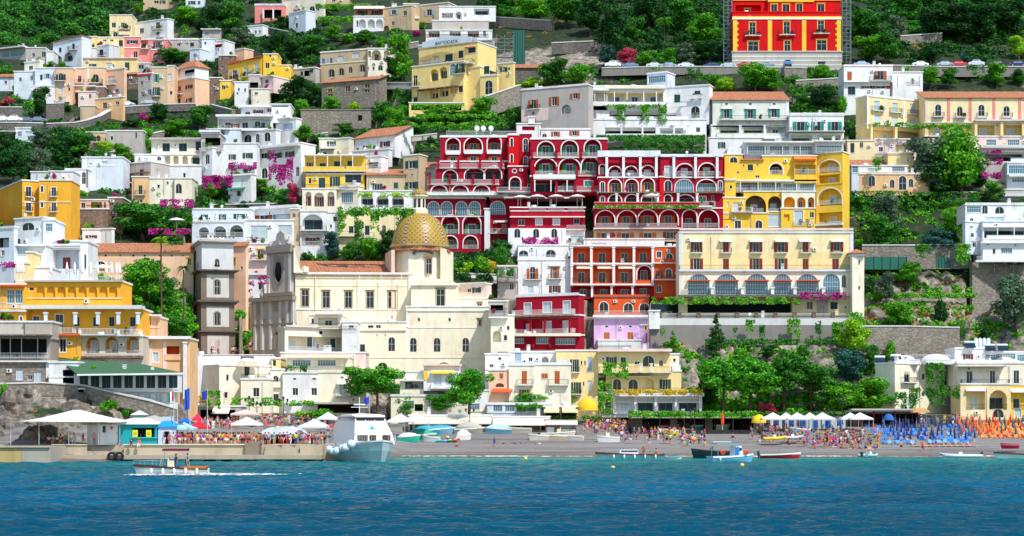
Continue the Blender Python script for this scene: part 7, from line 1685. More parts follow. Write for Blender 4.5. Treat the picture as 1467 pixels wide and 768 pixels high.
# people queueing on the quay
QZ = 2.3
for (a, b, n, w) in ((232, 262, 7, 'by the blue kiosk on the quay'), (262, 285, 11, 'under the light blue tent'), (285, 308, 12, 'beside the flagpoles'), (308, 332, 12, 'amid the quay queue'), (332, 356, 11, 'before the white gazebo'), (356, 380, 8, 'at the quay steps'), (380, 430, 9, 'before the boathouse'), (430, 466, 12, 'on the quay beside the ferry')):
 for i in range(n):
  x = a+(b-a)*(i+PR.random())/n; d = PR.uniform(265.5, 273); person(x, 0, d, PR.choice(['stand', 'stand', 'walk', 'arms', 'sit'] if i % 5 == 0 else ['stand', 'walk']), w, z=QZ)
crowd(12, 286, 330, 611, 617, ['stand', 'walk'], 'behind the quay queue')
crowd(12, 372, 420, 606, 610, ['stand', 'walk'], 'by the seafront lamps')
crowd(8, 440, 500, 606, 612, ['stand', 'walk'], 'by the clipped bushes')
crowd(12, 274, 340, 509.5, 510, ['stand'], 'at the bell tower parapet', D=(352.6, 353.2))
crowd(5, 344, 362, 501, 503, ['stand', 'walk'], 'between tower and church', D=(374, 380))
person(106, 0, 268, 'walk', '', rz=-1.2, z=QZ, shirt='white', bot='white', long=True, bare=False, label='person in a long white robe walking past the rock shade')
person(119, 0, 268, 'walk', '', rz=1.2, z=QZ, shirt='red', bot='beige', bare=False, label='person with a red top and beige shorts walking to the first aid hut')
person(135, 0, 266, 'stand', '', z=QZ, shirt='pink', bot='grey', bare=False, label='person in a coral pink shirt standing by the first aid hut')
person(172, 0, 264.4, 'sit', '', rz=.2, z=QZ, shirt='blue', bot='blue', bare=False, label='person in a blue shirt sitting by the bollard before the turquoise kiosk')
person(188, 0, 264.2, 'sit', '', rz=0, z=QZ, shirt='navy', bot='blue', bare=False, label='person in navy sitting on the quay wall near the kiosk corner')
person(199, 0, 264.2, 'sit', '', rz=0, z=QZ, shirt='orange', bot='white', bare=False, label='person in peach orange sitting on the quay wall with legs hanging')
for x, c in ((70, 'white'), (76, 'lilac'), (82, 'white'), (87, 'red'), (93, 'turquoise'), (98, 'pink')): person(x, 0, 270, 'sit', 'on the rock bench', rz=0, z=QZ+.45, shirt=c, bare=False)
# the beach
crowd(30, 852, 905, 611, 622, ['stand', 'walk'], 'before the yellow beach hotel')
crowd(32, 905, 960, 614, 634, ['stand', 'walk', 'arms'], 'behind the brown striped boat')
crowd(28, 955, 1015, 615, 640, ['stand', 'walk'], 'left of the navy boat')
crowd(9, 1015, 1075, 612, 628, ['stand', 'walk', 'ground'], 'behind the light blue boat')
crowd(12, 1085, 1135, 612, 638, ['stand', 'walk', 'ground'], 'around the yellow inflatable')
crowd(20, 1130, 1190, 620, 642, ['ground', 'lie', 'stand', 'ground'], 'below the white tents')
crowd(28, 1190, 1262, 626, 646, ['ground', 'lie', 'stand', 'ground'], 'near the grey dinghy')
crowd(8, 1240, 1330, 606, 612, ['stand', 'walk'], 'by the red posts')
crowd(12, 1300, 1467, 606, 616, ['stand', 'walk'], 'behind the umbrella rows')
crowd(10, 590, 780, 612, 617, ['stand', 'walk', 'stand'], 'before the cream awnings')
crowd(5, 828, 852, 616, 620, ['stand'], 'beside the ticket kiosk')
person(708, 641, Dg(708, 641), 'walk', '', rz=-.8, shirt='blue', bot='navy' if 'navy' in BOT else 'blue', bare=False, label='person in a pale blue shirt walking alone on the empty pebbles')
person(654, 640, Dg(654, 640), 'ground', '', bare=True, bot='red', label='bare chested person in red trunks sitting alone near the kayaks')
for x in (722, 738, 745, 772): person(x, 637, Dg(x, 637), 'lie', 'on open pebbles')
person(1291, 646, Dg(1291, 646), 'stand', '', rz=0, bare=True, bot='black', label='bare chested person standing at the water edge left of the orange loungers')
person(1322, 648, Dg(1322, 648), 'walk', '', rz=1.5, bare=True, bot='red', label='bare chested person wading at the water edge before the orange loungers')
person(1341, 645, Dg(1341, 645), 'walk', '', rz=-1.5, shirt='orange', bot='beige', bare=False, label='person in orange walking along the water edge by the long white dinghy')
person(1194, 640, Dg(1194, 640), 'stand', '', rz=0, shirt='magenta', bot='black', bare=False, label='person in black and magenta standing at the shore by the red boat')
person(455, 503, 371.2, 'stand', '', rz=.3, shirt='blue', bot='blue', bare=False, long=False, label='person in bright blue standing on the cream apartment balcony')
# beyond the people built one by one: the thick of the crowd
def massed(n, zones, seed):
 r = random.Random(seed); cols = ['f2f2f0', 'c81c24', '1f5fc8', '141c44', '1a1a1e', 'e868a0', 'f4641e', 'e8c820', '20a0b0', '7a2aa4', '8a8a90']; mats = [simple('crowd_skin', 'c88a60', .8), simple('crowd_hair', '2a1c14', .8)]+[simple('crowd_'+c, c, .8) for c in cols]; VV, QQ, MM = [], [], []
 base = {}
 for k in ('stand', 'walk', 'ground'):
  for i, m in enumerate(pmesh(k)[:5]): base[k, i] = ([tuple(v.co) for v in m.vertices], [tuple(p.vertices) for p in m.polygons])
 for _ in range(n):
  z = r.choice(zones); x, y = r.uniform(z[0], z[1]), r.uniform(z[2], z[3]); p = P(x, y, Dg(x, y)) if len(z) < 6 else Wz_(x, r.uniform(z[4], z[5]), 2.3); k = r.choice(z[-1] if isinstance(z[-1], str) else ['stand']) if False else r.choice(['stand', 'stand', 'walk', 'ground'] if z[1] > 1080 else ['stand', 'walk']); a = r.uniform(0, 6.28); ca, sa = math.cos(a), math.sin(a); sc = r.uniform(.9, 1.05)
  for i, mi in ((0, 0), (1, 2+r.randrange(11)), (2, 2+r.randrange(11)), (4, 1)):
   v, q = base[k, i]; o = len(VV); VV += [(p[0]+sc*(x_*ca-y_*sa), p[1]+sc*(x_*sa+y_*ca), p[2]+sc*z_) for x_, y_, z_ in v]; QQ += [tuple(o+j for j in f_) for f_ in q]; MM += [mi]*len(q)
 me = bpy.data.meshes.new('crowd'); me.from_pydata(VV, [], QQ)
 for m in mats: me.materials.append(m)
 me.polygons.foreach_set('material_index', MM); me.update(); stuff(link('crowd', me), 'thick of the crowd of tourists along the beach and quay', 'crowd')
Wz_ = lambda px, D, z: Vector(((px-CX)/F*D, D, z))
massed(520, [(590, 700, 612, 618), (700, 790, 612, 618), (1060, 1150, 612, 636), (835, 900, 612, 620), (1180, 1262, 628, 644), (845, 1010, 610, 628), (880, 1010, 618, 642), (880, 1010, 612, 626), (1130, 1262, 622, 644), (1010, 1140, 611, 624), (234, 376, 0, 0, 267, 278), (290, 480, 606, 616), (1230, 1467, 606, 613)], 9)
# ================================================================ QUAY
def boxthing(name, label, cat, parts, loc, rz=0, kind=None):
 t = thing(name, label, cat, loc, rz)
 if kind: t['kind'] = kind
 return t
def Wz(px, D, z=0): return Vector(((px-CX)/F*D, D, z))
conc = plaster('b7aa97'); concd = plaster('8d8271')
t = thing('quay', 'long stone landing quay with steps and a low concrete ledge', 'quay', Wz(270, 265)); X = lambda px, D=265: (px-270)/F*265
mb = MB(); mb.box(X(-60), 3, -3, X(75), 24, 2.29); mb.box(X(75), 0, -3, X(124), 26, 2.3); mb.box(X(178), 0, -3, X(351), 30, 2.3); mb.box(X(372), 2.5, -3, X(378), 28, 2.28); mb.box(X(124), 2.6, -3, X(178), 26, 2.29); mb.box(X(378), 2.6, -3, X(505), 26, 2.27); mb.box(X(430), 0, -3, X(462), 2.59, 2.26)
mb.obj('wall', [plaster('c2b59c')], t)
mb = MB(); mb.box(X(70), -3.2, .34, X(464), -.003, .92); mb.obj('ledge', [conc], t)
mb = MB(); mb.box(X(177), -.25, 2.305, X(352), .5, 2.42); mb.box(X(74), -.2, 2.305, X(125), .5, 2.4); mb.obj('coping', [plaster('CL')], t)
for a, b in ((124, 178), (378, 430)):
 for i in range(5): mb = MB(); mb.box(X(a)+.003, .52*i+.002, .0, X(b)-.003, 2.598, .92+.27*(i+1)); mb.obj('step', [conc], t)
mb = MB(); mb.box(X(352), -.6, .92, X(371), 2.4, 2.6); mb.obj('bollard_block', [concd], t)
for i in range(17): mb = MB(); x = X(82+i*23.5); mb.box(x-.35, -2.8, -2.5, x+.35, -2.0, .339); mb.obj('pier', [concd], t)
mb = MB(); mb.box(X(70), -.4, -2.5, X(464), -.02, .338); mb.obj('shadow_wall', [simple('wet_stone_and_shade', '2a2622', .8)], t)  # near-black backing wall paints the shade in the gap under the ledge
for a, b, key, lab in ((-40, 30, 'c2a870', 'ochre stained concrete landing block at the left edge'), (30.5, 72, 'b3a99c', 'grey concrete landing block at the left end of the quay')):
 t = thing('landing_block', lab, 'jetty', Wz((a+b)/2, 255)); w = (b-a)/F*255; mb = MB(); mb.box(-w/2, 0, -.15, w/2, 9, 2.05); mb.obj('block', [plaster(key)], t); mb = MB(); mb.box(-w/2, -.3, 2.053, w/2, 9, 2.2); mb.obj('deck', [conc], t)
 mb = MB(); mb.box(-w/2+.5, .3, -2.5, w/2-.5, 8, -.152); mb.obj('footing', [simple('wet_stone_and_shade', '2a2622', .8)], t)
for px, lab in ((160, 'left'), (171, 'right')):
 mb = MB(); r = .48
 for i in range(20):
  a0, a1 = 2*PI*i/20, 2*PI*(i+1)/20
  for j in range(8):
   b0, b1 = 2*PI*j/8, 2*PI*(j+1)/8; q = lambda a, b: ((r+.17*math.cos(b))*math.cos(a), .17*math.sin(b), (r+.17*math.cos(b))*math.sin(a)); mb.quad(q(a0, b0), q(a1, b0), q(a1, b1), q(a0, b1))
 tag(mb.obj('tyre', [simple('black_rubber', '17171a', .8)], None, Wz(px, 261.5, .75), 0, True), f'black tyre fender hanging on the ledge, {lab} one of the two', 'tyre', 'tyre fenders')
# boulders at the foot of the quay cliff
br = random.Random(4); BM = []
for k in range(5):
 mb = MB(); mb.ball((0, 0, 0), 1, 14); mb.v = [tuple(Vector(v)*(1+.5*noise.noise(Vector(v)*1.3+Vector((k*9, 0, 0)))+.22*noise.noise(Vector(v)*3.5+Vector((k*5, 2, 0))))) for v in mb.v]; BM.append(mb.mesh('boulder', [rockB := newmat('cliff_boulder')[0]] if k == 0 else [rockB]))
nt = rockB.node_tree; bb = nt.nodes['Principled BSDF']; nz = ntex(nt, geo(nt), .9, 8, .7); nt.links.new(ramp(nt, nz, [(.3, lin('35302c')), (.5, lin('756c62')), (.7, lin('a79b8c'))]), bb.inputs['Base Color']); bump(nt, bb, nz, .3, .9); bb.inputs['Roughness'].default_value = .95
WH = ['at the left edge', 'above the landing block', 'under the sail awning', 'beside the first aid hut', 'high under the dry stone wall', 'under the green roofed restaurant']
for i in range(44):
 px = br.uniform(-20, 250); py = br.uniform(592, 634) if i % 3 else br.uniform(566, 594); D = Dg(px, py); r = br.uniform(.9, 2.6)
 w = WH[0] if px < 25 else WH[1] if px < 60 else WH[2] if px < 110 else WH[3] if px < 160 else WH[5]
 if py < 592: w = WH[4]
 o = link('boulder', BM[i % 5], None, P(px, py, D+.8), br.uniform(0, 6), (r*br.uniform(.7, 1.1), r, r*br.uniform(.8, 1.4))); tag(o, f'grey craggy boulder of the quay cliff {w}', 'rock', 'craggy boulders of the quay cliff')
# ================================================================ KIOSKS, TENTS
cy = simple('turquoise_boards', '12a4ae', .6); wh = white()
t = build('first_aid_hut', 'small white first aid hut with a red cross on its wall', 'hut', [K(144,607,167,637.5,'W','k 149.5 615 5 10',side='l',sx=125,th=42,d=0,ext=0,roof='hip',rise=2,cor=None)], D=266)
for m_ in t.children:
 if m_.name.startswith('roof'): m_.data.materials[0] = plaster('GY')
loc = P(161, 613, 265.8)-Vector(t.location); a = math.radians(42); mb = MB(); mb.box(-.09, -.03, -.28, .09, 0, .28); mb.box(-.28, -.031, -.09, -.09, 0, .09); mb.box(.09, -.031, -.09, .28, 0, .09); mb.obj('red_cross', [simple('sign_red', 'd0122a', .6)], t, loc+Vector((-.2, .45, 0)), a)
t = thing('beach_kiosk', 'turquoise kiosk with a white tent roof and green yellow posters', 'kiosk', Wz(196, 267.5, QZ)); s = 267.5/F
x0, x1 = -28*s, 28*s; h = 2.9
mb = MB(); mb.box(x0, .3, 0, x1, 4, .95); mb.box(x0, .3, .95, x0+2.0, 4, h); mb.box(x1-.3, .3, .95, x1, 4, h); mb.box(x0, 3.6, .95, x1, 4, h); mb.box(x0, .28, h-.5, x1, .6, h); mb.obj('wall', [cy], t)
mb = MB(); mb.box(x0+1.9, 0, .95, x1+.1, .6, 1.07); mb.obj('counter', [simple('counter_blue', '3ac4cc', .5)], t)
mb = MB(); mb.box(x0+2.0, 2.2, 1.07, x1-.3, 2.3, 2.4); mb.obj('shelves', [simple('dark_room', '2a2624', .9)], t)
for xx in (x0+2.5, x1-1.1): mb = MB(); mb.box(xx-.38, .1, 1.12, xx+.38, .16, 2.1); mb.box(xx-.2, .08, 1.4, xx+.2, .1, 1.8, 1); mb.obj('poster', [simple('lime_yellow_poster', 'd8e830', .6), simple('poster_orange', 'f0a040', .6)], t)
for i in range(9): mb = MB(); xx = x0+2.4+i*.3; mb.lathe([(.06, 0), (.06, .25), (.02, .35)], 6); mb.obj('bottle', [simple('bottle_'+str(i % 3), ['7a2a1a', '2a6a3a', 'd8d0b0'][i % 3], .3)], t, (xx, 1.6, 1.2+.35*(i % 2)))
mb = MB(); mb.lathe([(3.9*1.1, h), (3.9*1.1, h+.12), (1.1, h+1.0), (.9, h+1.05)], 4, 0, 0, 2, PI/4, 1.0, .72); mb.lathe([(1.6, h+1.35), (.05, h+2.0)], 4, 0, 0, 2, PI/4); mb.lathe([(.7, h+1.0), (.7, h+1.36)], 4, 1, 0, 2, PI/4); mb.obj('tent_roof', [simple('tent_white', 'f4f4f0', .8), cy], t)
t = thing('beach_kiosk', 'small pale blue booth with a bright blue canvas top', 'kiosk', Wz(239, 268, QZ)); mb = MB(); mb.box(-1.25, 0, 0, -.35, 2.4, 2.4); mb.box(.3, 0, 0, 1.25, 2.4, 2.4); mb.box(-.35, 0, 1.9, .3, 2.4, 2.4); mb.box(-.35, .6, 0, .3, 2.4, 1.9, 1); mb.obj('wall', [plaster('c6d6ec'), simple('dark_room', '2a2624', .9)], t)
mb = MB(); mb.lathe([(2.0, 2.42), (2.0, 2.62), (1.1, 3.3), (.9, 3.4), (.01, 3.5)], 4, 0, 0, 1.2, PI/4); mb.obj('canvas_top', [simple('tent_blue', '1496dc', .8)], t); mb = MB(); mb.box(-.75, .6, 3.35, .75, 1.8, 4.0); mb.obj('roof_box', [plaster('c6d6ec')], t)
def tent(px, D, z, w, h, colr, label, name='market_tent', sx=1.0, cat='tent', peak=.9):
 t = thing(name, label, cat, Wz(px, D, z)); r = w/2*1.414
 mb = MB()
 for a in (-1, 1):
  for b in (-1, 1): mb.tube([(a*w/2*.96, b*w/2*sx*.96, 0), (a*w/2*.96, b*w/2*sx*.96, h)], .045, 6)
 mb.obj('frame', [simple('tent_pole', 'c8c8c8', .4, .3)], t)
 mb = MB(); mb.lathe([(r, h-.25), (r, h), (r*.45, h+peak*.5), (.02, h+peak)], 4, 0, 0, 0, PI/4, 1, sx); mb.obj('canopy', [simple('canvas_'+colr, colr, .85)], t); return t
tent(264, 270, QZ, 3.3, 2.4, 'a8e0ee', 'light blue square tent on the quay', peak=.8); tent(285, 273, QZ, 2.9, 2.5, 'd81c30', 'red and white square tent on the quay', peak=1.0)
tent(266, 282, 3.6, 1.9, 2.0, '1a62c4', 'royal blue topped tent behind the light blue one', peak=.6); tent(283, 283, 3.8, 1.5, 2.2, 'e02a4a', 'little red cupola tent behind the flagpoles', peak=.9)
tent(354, 290, 3.0, 4.4, 2.3, 'f6f6f6', 'big white gazebo tent above the quay queue', peak=1.1); tent(352, 312, 4.8, 4.4, 2.2, 'f0ccc4', 'faded pink parasol roof behind the white gazebo', peak=.7)
tent(451, 284, QZ, 4.6, 2.6, 'd4d8dc', 'grey ridge tent at the end of the quay', peak=1.2, sx=1.3)
tent(470, 300, 4.0, 3.2, 2.2, 'e8ecf2', 'pale tent half hidden behind the ferry bridge', peak=1)
tent(574, 325, 3.4, 4.6, 2.4, 'eef2f8', 'white tent with blue edge right of the ferry', peak=1.3); tent(597, 322, 3.5, 4.2, 2.4, 'f6f2ea', 'white tent in front of the cream awning', peak=1.3)
for x, d, w in ((1107, 336, 4.6), (1126, 338, 3.8), (1142, 336, 4.4), (1160, 338, 3.8), (1178, 337, 4.6), (1232, 336, 4.6), (1218, 338, 4.2)):
 tent(x, d, 3.9, w*.9, 2.4, 'dedbd4', {1107: 'first white beach tent from the yellow dome', 1126: 'second white beach tent from the yellow dome', 1142: 'third white beach tent from the yellow dome', 1160: 'fourth white beach tent from the yellow dome', 1178: 'fifth white beach tent from the yellow dome', 1232: 'grey white beach tent beside the red posted restaurant', 1218: 'grey white beach tent left of its twin by the red posts'}[x], 'beach_tent', peak=1.1)
for i, x in enumerate((1112, 1134, 1150, 1168, 1186, 1203)):
 t = thing('beach_cabin', ['first', 'second', 'third', 'fourth', 'fifth', 'sixth'][i]+' blue doored beach cabin counted from the yellow dome', 'cabin', Wz(x, 341, 3.9), 0, 'blue doored beach cabins'); mb = MB(); mb.box(-1.05, 0, 0, 1.05, 2.4, 2.7); mb.obj('wall', [plaster('c8d4dc')], t); mb = MB(); mb.box(-.5, -.06, .05, .5, -.01, 2.1); mb.obj('door', [simple('cabin_blue', '1c5aa8', .5)], t); mb = MB(); mb.box(-1.2, -.3, 2.703, 1.2, 2.5, 2.85); mb.obj('roof', [plaster('SD')], t)
# sail awning over the quay bench
t = thing('sail_awning', 'large white sail awning stretched before the quay cliff', 'awning', Wz(105, 268, 0)); mb = MB(); n = 16; s = 268/F
def sail(u, v): # u 0..1 along x, v 0..1 front to back
 px = 22+u*162; top = 604-18*max(0, 1-abs((u-.53)/.53))**1.3*(1 if u > 0 else 0)-(0 if u > .05 else 0); edge = 603.5+1.5*u
 y = edge+(top-edge)*(1-abs(2*v-1))**1.4; d = 263+v*12; q = P(px, y, 268); return (q[0]-t.location[0], d-268, q[2])
for i in range(n):
 for j in range(8):
  a, b, c, d = sail(i/n, j/8), sail((i+1)/n, j/8), sail((i+1)/n, (j+1)/8), sail(i/n, (j+1)/8); mb.quad(a, b, c, d)
o = mb.obj('cloth', [simple('sail_cloth', 'f6f4ee', .85)], t, smooth=True); o.location.z = 0
mb = MB()
for px in (26, 66, 108, 150, 180): mb.tube([((px-105)*s, -4, 2.3), ((px-105)*s, -4, 5.7)], .05, 6)
mb.obj('poles', [simple('tent_pole', 'c8c8c8', .4, .3)], t)
# boathouse with vaulted roof
t = build('boathouse', 'dark boathouse opening under a wide white vaulted roof', 'boathouse', [K(376,622,431,639,'GY','D 403 631 50 15',d=0,ext=0,cor=None)], D=284); mb = MB(); s = 284/F; w = 29*s
pts = [(w*math.cos(PI*i/12), 1.15*math.sin(PI*i/12)) for i in range(13)]
mb.ngon([(x, -.6, z) for x, z in pts])
for i in range(12): mb.quad((pts[i][0], -.6, pts[i][1]), (pts[i+1][0], -.6, pts[i+1][1]), (pts[i+1][0], 8, pts[i+1][1]), (pts[i][0], 8, pts[i][1]))
mb.obj('roof', [plaster('WB')], t, P(403, 622, 284)-Vector(t.location))
t = build('beach_kiosk', 'beach ticket kiosk with white counter and brown posts', 'kiosk', [K(782,603,826,624,'BR','R 793 608 18 7 - 1 SH;R 813 609 20 9 - 1 WB;Q 796 825 615 623 W;Q 782 795 612 623 W;K 782,795,825 1.8 603 624 BR .1;E 804 602 46 f2ece0 1.4',d=0,ext=1,cor='BR')], D=327)
# half-dome awnings
for px, py, D, w, c, lab in ((841, 588, 349, 2.0, 'f6c41a', 'bright yellow half dome awning over the lane entrance'), (1087, 606, 340, 1.35, 'f8d408', 'yellow mushroom shaped half dome at the hedge roof end'), (1273, 602, 342, 1.0, '1f6ab8', 'blue half dome awning in the red posted restaurant')):
 mb = MB()
 for i in range(12):
  for j in range(6):
   f = lambda i, j: (w*math.cos(PI*i/12), -w*math.sin(PI*i/12)*math.cos(PI/2*j/6)*.9, w*1.05*math.sin(PI/2*j/6)) if j else (w*math.cos(PI*i/12), -w*math.sin(PI*i/12)*.9, 0)
   g_ = lambda i, j: (w*math.cos(PI*i/12)*math.cos(PI/2*j/6), -w*math.sin(PI*i/12)*math.cos(PI/2*j/6)*.9, w*1.15*math.sin(PI/2*j/6)); mb.quad(g_(i, j), g_(i+1, j), g_(i+1, j+1), g_(i, j+1))
 tag(mb.obj('dome_awning', [simple('cloth_'+c, c, .8)], None, P(px, py, D), 0, True), lab, 'awning')
t = thing('parasol', 'closed orange red parasol before the hedge topped restaurant', 'parasol', P(1035, 616, 330)); mb = MB(); mb.lathe([(.25, 1.0), (.3, 1.5), (.2, 2.6), (.02, 3.1)], 8); mb.obj('folded_cloth', [simple('cloth_red_orange', 'f0501a', .8)], t); mb = MB(); mb.tube([(0, 0, 0), (0, 0, 1.2)], .04, 6); mb.obj('pole', [white()], t)
t = thing('parasol', 'thatched tan parasol roof in front of the villa', 'parasol', P(1318, 606, 341)); mb = MB(); mb.lathe([(2.3, 1.9), (1.9, 2.3), (1.2, 2.55), (.05, 2.8)], 4, 0, 0, 0, PI/4, 1, .7); mb.obj('canopy', [simple('thatch', 'c8945a', .9)], t); mb = MB(); mb.tube([(0, 0, 0), (0, 0, 2.5)], .05, 6); mb.obj('pole', [bark()], t)
# ================================================================ BEACH UMBRELLAS AND LOUNGERS
mb = MB(); mb.lathe([(.1, .75), (.19, .95), (.15, 1.7), (.03, 2.35)], 8); FOLD = mb.mesh('folded_cloth', [obcol('umbrella_cloth')], True)
mb = MB(); mb.tube([(0, 0, 0), (0, 0, 2.42)], .028, 6); mb.lathe([(.2, 0), (.16, .08)], 8); POLE = mb.mesh('pole', [white()])
mb = MB(); mb.box(-.32, -.9, .3, .32, .35, .36); mb.quad((-.32, .35, .33), (.32, .35, .33), (.32, .85, .85), (-.32, .85, .85)); mb.quad((-.32, .37, .3), (.32, .37, .3), (.32, .87, .82), (-.32, .87, .82)); BEDC = mb.mesh('bed_cloth', [obcol('umbrella_cloth')])
mb = MB()
for x in (-.34, .34): mb.box(x-.02, -.95, .26, x+.02, .4, .3); mb.box(x-.02, -.85, 0, x+.02, -.8, .28); mb.box(x-.02, .3, 0, x+.02, .35, .28)
BEDF = mb.mesh('frame', [white()])
def umbrella(px, py, c, lab, grp):
 D = Dg(px, py); t = thing('beach_umbrella', lab, 'umbrella', P(px, py, D), 0, grp); link('folded_cloth', FOLD, t, color=lin(c)); link('pole', POLE, t)
def bed(px, py, c, lab, grp, rz):
 D = Dg(px, py); t = thing('sun_lounger', lab, 'lounger', P(px, py, D), rz, grp); link('bed_cloth', BEDC, t, color=lin(c)); link('frame', BEDF, t)
ur = random.Random(8); ORD = ['rearmost', 'second', 'third', 'fourth', 'front']
for r_, y in enumerate((614, 619, 624.5, 630, 635.5)):
 for x in range(1262+int(r_*6), 1386+r_*3, 9):
  if ur.random() > .12: umbrella(x+ur.uniform(-2.8, 2.8), y+ur.uniform(-1.4, 1.4), ur.choice(['5a6a98', '2a3a78', '24448c', '3a3f60']), f'closed dark blue umbrella in the {ORD[r_]} row of the blue bathing section', 'closed blue umbrellas')
 for x in range(1244+int(r_*6), 1388+r_*3, 8):
  if ur.random() > .2: bed(x+ur.uniform(-2, 2), y+1.6+ur.uniform(-1.2, 1.2), ur.choice(['6ab0f0', '1a78e0', '1468d4', '2a8cf0']), f'bright blue lounger in the {ORD[r_]} row of the blue bathing section', 'blue loungers', ur.uniform(-.15, .15))
for r_, y in enumerate((611, 615, 619, 623.5, 628)):
 for x in range(1368+r_*3, 1500, 11):
  umbrella(x+ur.uniform(-3, 3), y+ur.uniform(-1.5, 1.5), ur.choice(['f05a1e', 'e8401a', '2a6a5a', 'f07a28']), f'closed orange umbrella in the {ORD[r_]} row of the orange bathing section', 'closed orange umbrellas')
 for x in range(1400+r_*2, 1500, 7): bed(x+ur.uniform(-2, 2), y+1.5, ur.choice(['f4863c', 'f06a28', 'f49a50']), f'orange lounger in the {ORD[r_]} row of the orange bathing section', 'orange loungers', ur.uniform(-.2, .2))
for i, x in enumerate(range(1312, 1398, 9)): bed(x, 641, 'f49440', f'orange lounger in the single row nearest the water', 'front orange loungers', 1.2+ur.uniform(-.2, .2))
for i, x in enumerate((1172, 1184, 1196, 1205, 1217, 1228)): bed(x, 620, 'f4a860', 'pale orange lounger behind the sunbathers by the white tents', 'pale orange loungers', ur.uniform(.8, 1.4))
# open and folded sunshades on the orange hotel terrace
for i, x in enumerate((25, 29, 33, 73, 96, 107, 118, 130, 140, 152, 160, 167, 171)):
 t = thing('sunshade', 'folded white sunshade on the orange hotel roof terrace', 'sunshade', P(x, 403 if x > 60 else 402, 314.5), 0, 'folded white sunshades'); link('folded_cloth', FOLD, t, (0, 0, .3), 0, (1.4, 1.4, 1.25), color=lin('f2f4f8')); link('pole', POLE, t, (0, 0, 0), 0, (1, 1, 1.2))
for x, y, D, c, lab in ((637, 291, 422, 'f4f4f2', 0), (746, 297, 418, 'f0eee8', 'first open white parasol on the red hotel restaurant terrace'), (770, 296, 418, 'f0eee8', 'second open white parasol on the red hotel restaurant terrace'), (797, 296, 418, 'f0eee8', 'third open white parasol on the red hotel restaurant terrace'), (827, 296, 418, 'f0eee8', 'fourth open white parasol on the red hotel restaurant terrace'), (147, 402, 318, 'f6f6f6', 'open white parasol among the folded sunshades'), (253, 330, 405, 'f4f0f2', 'white parasol in the garden by the magenta flowers'), (934, 295, 412, 'f4f0ea', 'white parasol on the planted balcony of the red wing'), (501, 567, 345, 'e81894', 'closed magenta parasol on the seafront balcony')):
 if not lab: continue
 t = thing('parasol', lab, 'parasol', P(x, y, D)); mb = MB()
 mb.lathe([(1.9, 2.1), (1.2, 2.45), (.03, 2.75)] if 'closed' not in lab else [(.1, .8), (.3, 1.1), (.03, 2.4)], 8); mb.obj('canopy', [simple('cloth_'+c, c, .8)], t); mb = MB(); mb.tube([(0, 0, 0), (0, 0, 2.6)], .05, 6); mb.obj('pole', [white()], t)
# long restaurant canopies on the red hotel terrace: two low peaked tents
for i, (a, b) in enumerate(((742, 788), (790, 834))):
 D = 419; s = D/F; t = thing('terrace_canopy', ['left', 'right'][i]+' hand peaked grey white canopy over the red hotel restaurant terrace', 'canopy', P((a+b)/2, 297, D)); w = (b-a)*s/2
 mb = MB(); pk = (0, 2, 19*s); c4 = [(-w, -1, 12*s), (w, -1, 12*s), (w, 5, 12*s), (-w, 5, 12*s)]
 for k in range(4): mb.tri(c4[k], c4[(k+1) % 4], pk)
 mb.obj('cloth', [simple('canvas_grey', 'd6d2cc', .85)], t); mb = MB()
 for q in c4: mb.tube([(q[0], q[1], 0), q], .06, 6)
 mb.obj('posts', [white()], t)
# ================================================================ BOATS
def hull(L, B, H, m_h, m_rim, m_in, ns=14, sharp=2.2, stern=.8, low=-.35):
 mb = MB(); st = []
 for i in range(ns+1):
  t = i/ns; q = max(0, (t-.4)/.6); w = B/2*(stern+(1-stern)*min(1, t/.4))*(1-q**sharp)**.8 if t < 1 else .02; z = H*(.82+.35*t**2); x = -L/2+L*t
  st.append([(x, -w, z), (x-.02*L*q, -w*.93, z*.55), (x-.06*L*q, -w*.6, low*.6), (x-.08*L*q, 0, low), (x-.06*L*q, w*.6, low*.6), (x-.02*L*q, w*.93, z*.55), (x, w, z)])
 for a, b in zip(st[:-1], st[1:]):
  for j in range(6): mb.quad(a[j], b[j], b[j+1], a[j+1], 0)
  ti = .92; la = [(a[0][0], a[0][1]*ti, a[0][2]-.28), (a[6][0], a[6][1]*ti, a[6][2]-.28)]; lb = [(b[0][0], b[0][1]*ti, b[0][2]-.28), (b[6][0], b[6][1]*ti, b[6][2]-.28)]
  mb.quad(la[0], la[1], lb[1], lb[0], 2)
  mb.quad(a[0], b[0], lb[0], la[0], 2); mb.quad(a[6], la[1], lb[1], b[6], 2)
  for s, k in ((1, 0), (1, 6)):
   sg = -1 if k == 0 else 1; o = .05
   p = lambda v, dy, dz: (v[0], v[1]+dy*sg, v[2]+dz)
   mb.quad(p(a[k], o, -.16), p(b[k], o, -.16), p(b[k], o, .05), p(a[k], o, .05), 1); mb.quad(p(a[k], o, .05), p(b[k], o, .05), p(b[k], -o, .05), p(a[k], -o, .05), 1)
 mb.ngon(st[0], 0); return mb.mesh('hull', [m_h, m_rim, m_in], True)
def cabin(L, B, H, x0, x1, y, z0, z1, slope=.2):
 mb = MB(); a, b = -y, y; s = (z1-z0)*slope
 P8 = [(x0, a, z0), (x1, a, z0), (x1, b, z0), (x0, b, z0), (x0+s*.3, a*.9, z1), (x1-s, a*.9, z1), (x1-s, b*.9, z1), (x0+s*.3, b*.9, z1)]; mb.v += P8; mb.f += [(0, 1, 5, 4), (1, 2, 6, 5), (2, 3, 7, 6), (3, 0, 4, 7), (4, 5, 6, 7)]; mb.m += [0]*5; return mb
